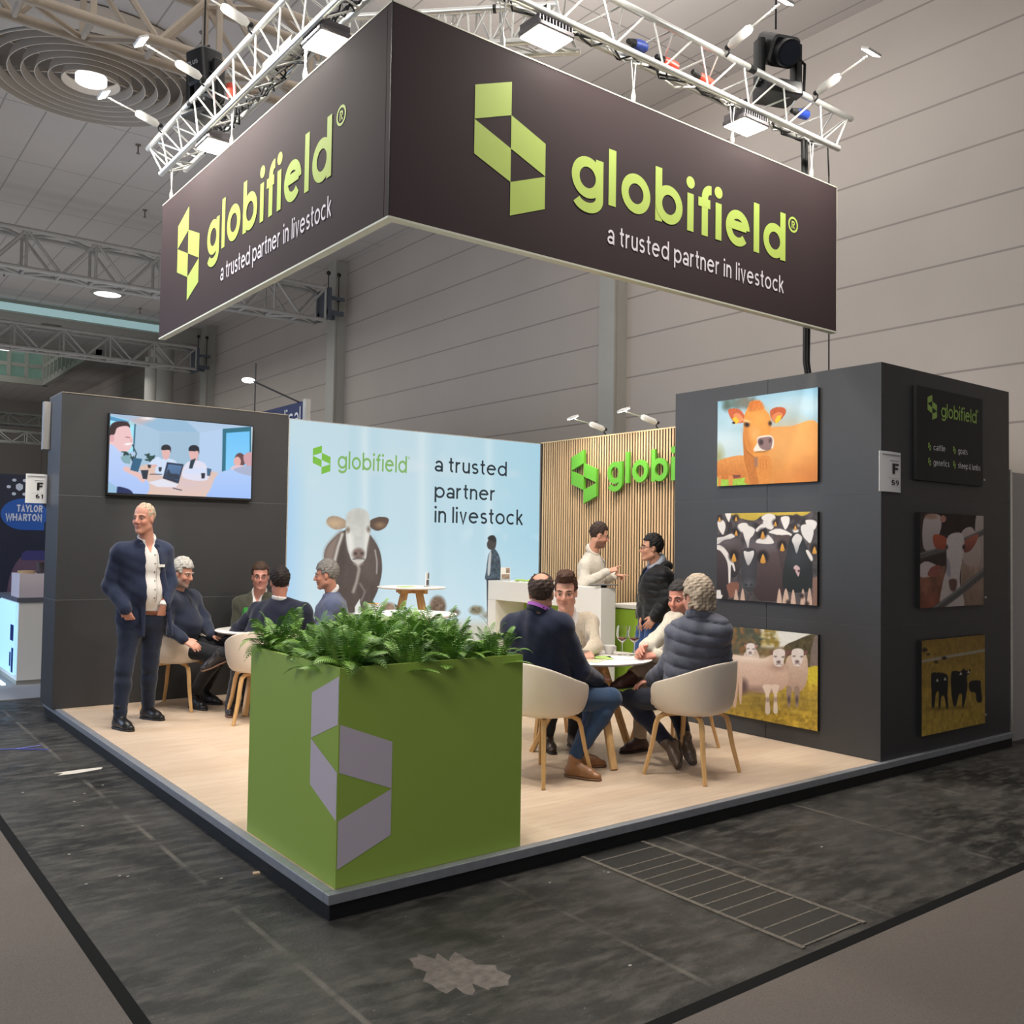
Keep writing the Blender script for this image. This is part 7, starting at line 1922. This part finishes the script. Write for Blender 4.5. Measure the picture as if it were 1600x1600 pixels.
make_person('standing man in navy blazer and open white shirt, hands in jeans pockets', PJ['A'], dict(
    look=(-138, 0, 0), torso=-88, hair=(190, 172, 150), brow=(150, 120, 100), skin=(208, 150, 130), hairline=.088, hair_th=.002, hair_up=0, vox=.0075, hs=1.03,
    shirt=(224, 220, 216), opencollar=1, buttons=.03, cuffs=1, belly=.02, belt=(1, .075), badge=((.19, .085), (.055, .022)),
    top=dict(name='blazer', mat=('navy_wool', (36, 44, 68)), open=(.05, .105, .0, .085, .85), lapel=1, skirt=.12, hem=-.13, off=.014, sleeve=.95, cuff=1.6),
    legs=('dark_denim', (30, 38, 56)), high=.09, shoes=(24, 22, 22), boot=.09, solec=(18, 16, 16),
    handA=((.42, .35, -.85), (-.6, -.75, .1), 1.0, dict(thumb=1)), handB=((-.1, .42, -.9), (.2, -.9, .2), 1.0, dict(thumb=-1))))
make_person('seated grey haired man in navy half zip sweater, hands on his thighs', PJ['B'], dict(
    look=(-52, -14, 0), torso=-45, hair=(176, 172, 166), skin=(206, 152, 132), beard=((150, 140, 132), .6), hair_th=.016, hair_up=.012, hairline=.07, belly=.035, fat=1.05,
    top=dict(name='sweater', mat=('navy_knit', (34, 40, 58)), collar=.016, off=.014), zip=.16, shirt=(200, 200, 204), hs=1.0,
    legs=('black_wool', (22, 23, 28)), shoes=(20, 20, 21), flat=True,
    handA=((.75, -.5, -.45), (-.3, -.5, .8), 1.05, dict(thumb=-1, curl=(.3, .3, .3, .35))), handB=((.85, -.6, -.3), (0, 0, 1), 1.0, dict(thumb=1, curl=(.2, .2, .25, .3)))))
make_person('seated man in olive blazer and white shirt facing the camera at the left table', PJ['C'], dict(
    look=(-112, -4, 0), torso=-122, hair=(70, 52, 42), skin=(206, 146, 130), hair_th=.01, hair_up=.006, shirt=(228, 226, 222), opencollar=1, glasses=1, hs=1.04, vox=.0095,
    top=dict(name='blazer', mat=('olive_tweed', (74, 74, 62)), open=(.06, .0, 0, 0, .36), lapel=1, off=.018),
    legs=('grey_wool', (52, 52, 56)), shoes=(40, 32, 28), handA=((.2, -.5, -.1), (0, 0, 1)), handB=((-.1, -.7, -.1), (0, 0, 1))))
make_person('seated dark haired man in dark navy suit with his back to the camera, legs crossed', PJ['D'], dict(
    look=(78, -4, 0), torso=85, hair=(40, 32, 32), skin=(200, 140, 122), hair_th=.012, hair_up=.006, hs=1.02, shirt=(224, 222, 220),
    top=dict(name='suit_jacket', mat=('dark_navy_wool', (30, 34, 52)), off=.018, open=(.055, .0, 0, 0, .36)),
    legs=('charcoal_wool', (36, 36, 42)), shoes=(44, 40, 42), solec=(128, 96, 80), tilt='A', tup=dict(A=(.1, -.25, 1)), sock=(86, 90, 104),
    handA=((-.4, .5, -.3), (0, 0, 1)), handB=((0, .8, -.1), (0, 0, 1))))
make_person('seated grey haired man in slate blue blazer in profile behind the ferns', PJ['E'], dict(
    look=(148, -6, 0), torso=140, hair=(128, 124, 120), skin=(196, 140, 118), hair_th=.012, hair_up=.008, shirt=(228, 228, 230), vox=.0095, hs=1.06, hairline=.06,
    top=dict(name='blazer', mat=('slate_blue_wool', (92, 100, 128)), off=.014, open=(.055, .0, 0, 0, .36), lapel=1),
    legs=('grey_wool', (52, 52, 56)), shoes=(40, 32, 28), handA=((-.6, .3, -.1), (0, 0, 1)), handB=((-.8, .3, -.1), (0, 0, 1))))
make_person('balding man in navy sweater with purple lanyard, jeans and tan boots, back to the camera', PJ['F'], dict(
    look=(40, -3, 0), torso=25, hair=(66, 52, 46), skin=(204, 150, 126), scalp=((150, 110, 92), .35), bald=1, hair_th=.009, fat=1.08, hs=1.04,
    top=dict(name='sweater', mat=('navy_cotton', (30, 36, 58)), off=.016, hem=-.1, collar=.013), lanyard=(176, 96, 196), belly=.04,
    legs=('blue_denim', (44, 64, 92)), shoes=(150, 104, 68), boot=.05, solec=(120, 84, 56),
    handA=((.8, .4, .1), (0, 0, 1)), handB=((.8, .3, 0), (0, 0, 1))))
make_person('young man in beige sweater leaning on the right table, facing the camera', PJ['G'], dict(
    look=(-138, -8, 0), torso=-122, hair=(74, 50, 38), brow=(84, 58, 44), skin=(214, 160, 138), quiff=1, hair_th=.009, hair_up=.012, hs=1.1, hairline=.08, shirt=(236, 232, 228), opencollar=1,
    top=dict(name='sweater', mat=('beige_knit', (206, 192, 172)), off=.010, vneck=(.075, .15)),
    legs=('dark_chino', (52, 54, 62)), shoes=(60, 48, 40), handA=((.3, -.8, -.1), (0, 0, 1)), handB=((-.5, -.7, -.1), (0, 0, 1))))
make_person('seated dark haired man in cream jacket and beige trousers, hands clasped on the table', PJ['H'], dict(
    look=(-168, -8, 0), torso=178, hair=(52, 48, 48), skin=(206, 142, 122), hair_th=.012, hair_up=.004, hs=1.06, shirt=(40, 38, 42), beard=((130, 104, 98), .3),
    top=dict(name='jacket', mat=('cream_linen', (192, 184, 170)), off=.013, open=(.06, .03, 0, 0, .4), wr=.005, sleeve=.9, cuff=1.5),
    legs=('beige_chino', (176, 158, 136)), shoes=(70, 42, 36), solec=(40, 28, 26), tilt='B', tup=dict(B=(0, -.2, 1)), sock=(196, 180, 160),
    handA=((-.95, .25, .05), (.1, -.6, .8), 1.05, dict(curl=(.5, .55, .6, .65), thumb=1)), handB=((-.85, -.35, .05), (-.1, .7, .7), 1.05, dict(curl=(.5, .55, .6, .65), thumb=-1))))
make_person('grey haired man in grey quilted jacket with his back to the camera', PJ['I'], dict(
    look=(84, -4, 0), torso=100, hair=(168, 152, 134), skin=(204, 144, 124), long=1, hair_th=.017, hair_up=.006, hs=1.08, fat=1.08,
    top=dict(name='quilted_jacket', mat=('grey_nylon', (84, 86, 100), .45), quilt=(.082, .02), off=.026, collar=.02, wr=.003),
    legs=('indigo_denim', (26, 30, 46)), shoes=(84, 68, 56), solec=(60, 50, 44), tilt='AB', boot=.02,
    handA=((-.4, .8, -.2), (0, 0, 1)), handB=((-.6, .6, -.2), (0, 0, 1))))
make_person('standing man in cream quarter zip sweater behind the counter, pointing with one finger', PJ['J'], dict(
    look=(-34, -14, 0), torso=-38, hair=(60, 46, 42), skin=(206, 152, 130), beard=((92, 62, 52), .75), glasses=1, hair_th=.008, hair_up=.014, hs=1.0, vox=.0095, shirt=(232, 230, 226),
    top=dict(name='sweater', mat=('cream_knit', (208, 200, 188)), off=.010, collar=.013), zip=.2,
    legs=('dark_chino', (52, 54, 62)), shoes=(60, 48, 40),
    handA=((.8, -.55, .32), (.1, -.5, .85), 1.05, dict(point=True, thumb=-1)), handB=((.8, -.6, -.05), (0, .3, .9), 1.0, dict(point=True, thumb=1))))
make_person('standing man in black quilted jacket and jeans beside the tower, seen in profile', PJ['K'], dict(
    look=(146, 2, 0), torso=138, hair=(26, 24, 26), skin=(196, 146, 122), glasses=1, hair_th=.012, hair_up=.01, hs=1.0, vox=.009, shirt=(40, 70, 150),
    top=dict(name='quilted_jacket', mat=('black_nylon', (17, 17, 20), .42), quilt=(.07, .012), off=.022, collar=.03, collar_mat=('grey_lining', (150, 156, 168)), hem=-.03, wr=.003, open=(.05, .0, 0, 0, .2)),
    legs=('mid_denim', (54, 84, 134)), shoes=(40, 40, 44),
    handA=((-.3, .1, -.9), (-.6, .6, 0)), handB=((-.5, .35, -.75), (-.4, -.7, .3))))
# hood of the black quilted jacket
_k = [o for o in bpy.data.objects if o.name.startswith('person') and 'black quilted' in o.get('label', '')][0]
_n = np.array(PJ['K']['neck']); _b = np.array([-math.cos(math.radians(138)), -math.sin(math.radians(138)), 0.0])
_sd = np.array([-_b[1], _b[0], 0])
HFd = Field([_n], .009, .26)
HFd.cone(_n + _b * .09 - _sd * .07 + (0, 0, .0), _n + _b * .09 + _sd * .07, .055, .055, .03); HFd.cone(_n + _b * .05 - _sd * .1 + (0, 0, -.01), _n + _b * .05 + _sd * .1 + (0, 0, -.01), .045, .045, .03)
HFd.build('hood', bpy.data.materials['black_nylon'], _k)
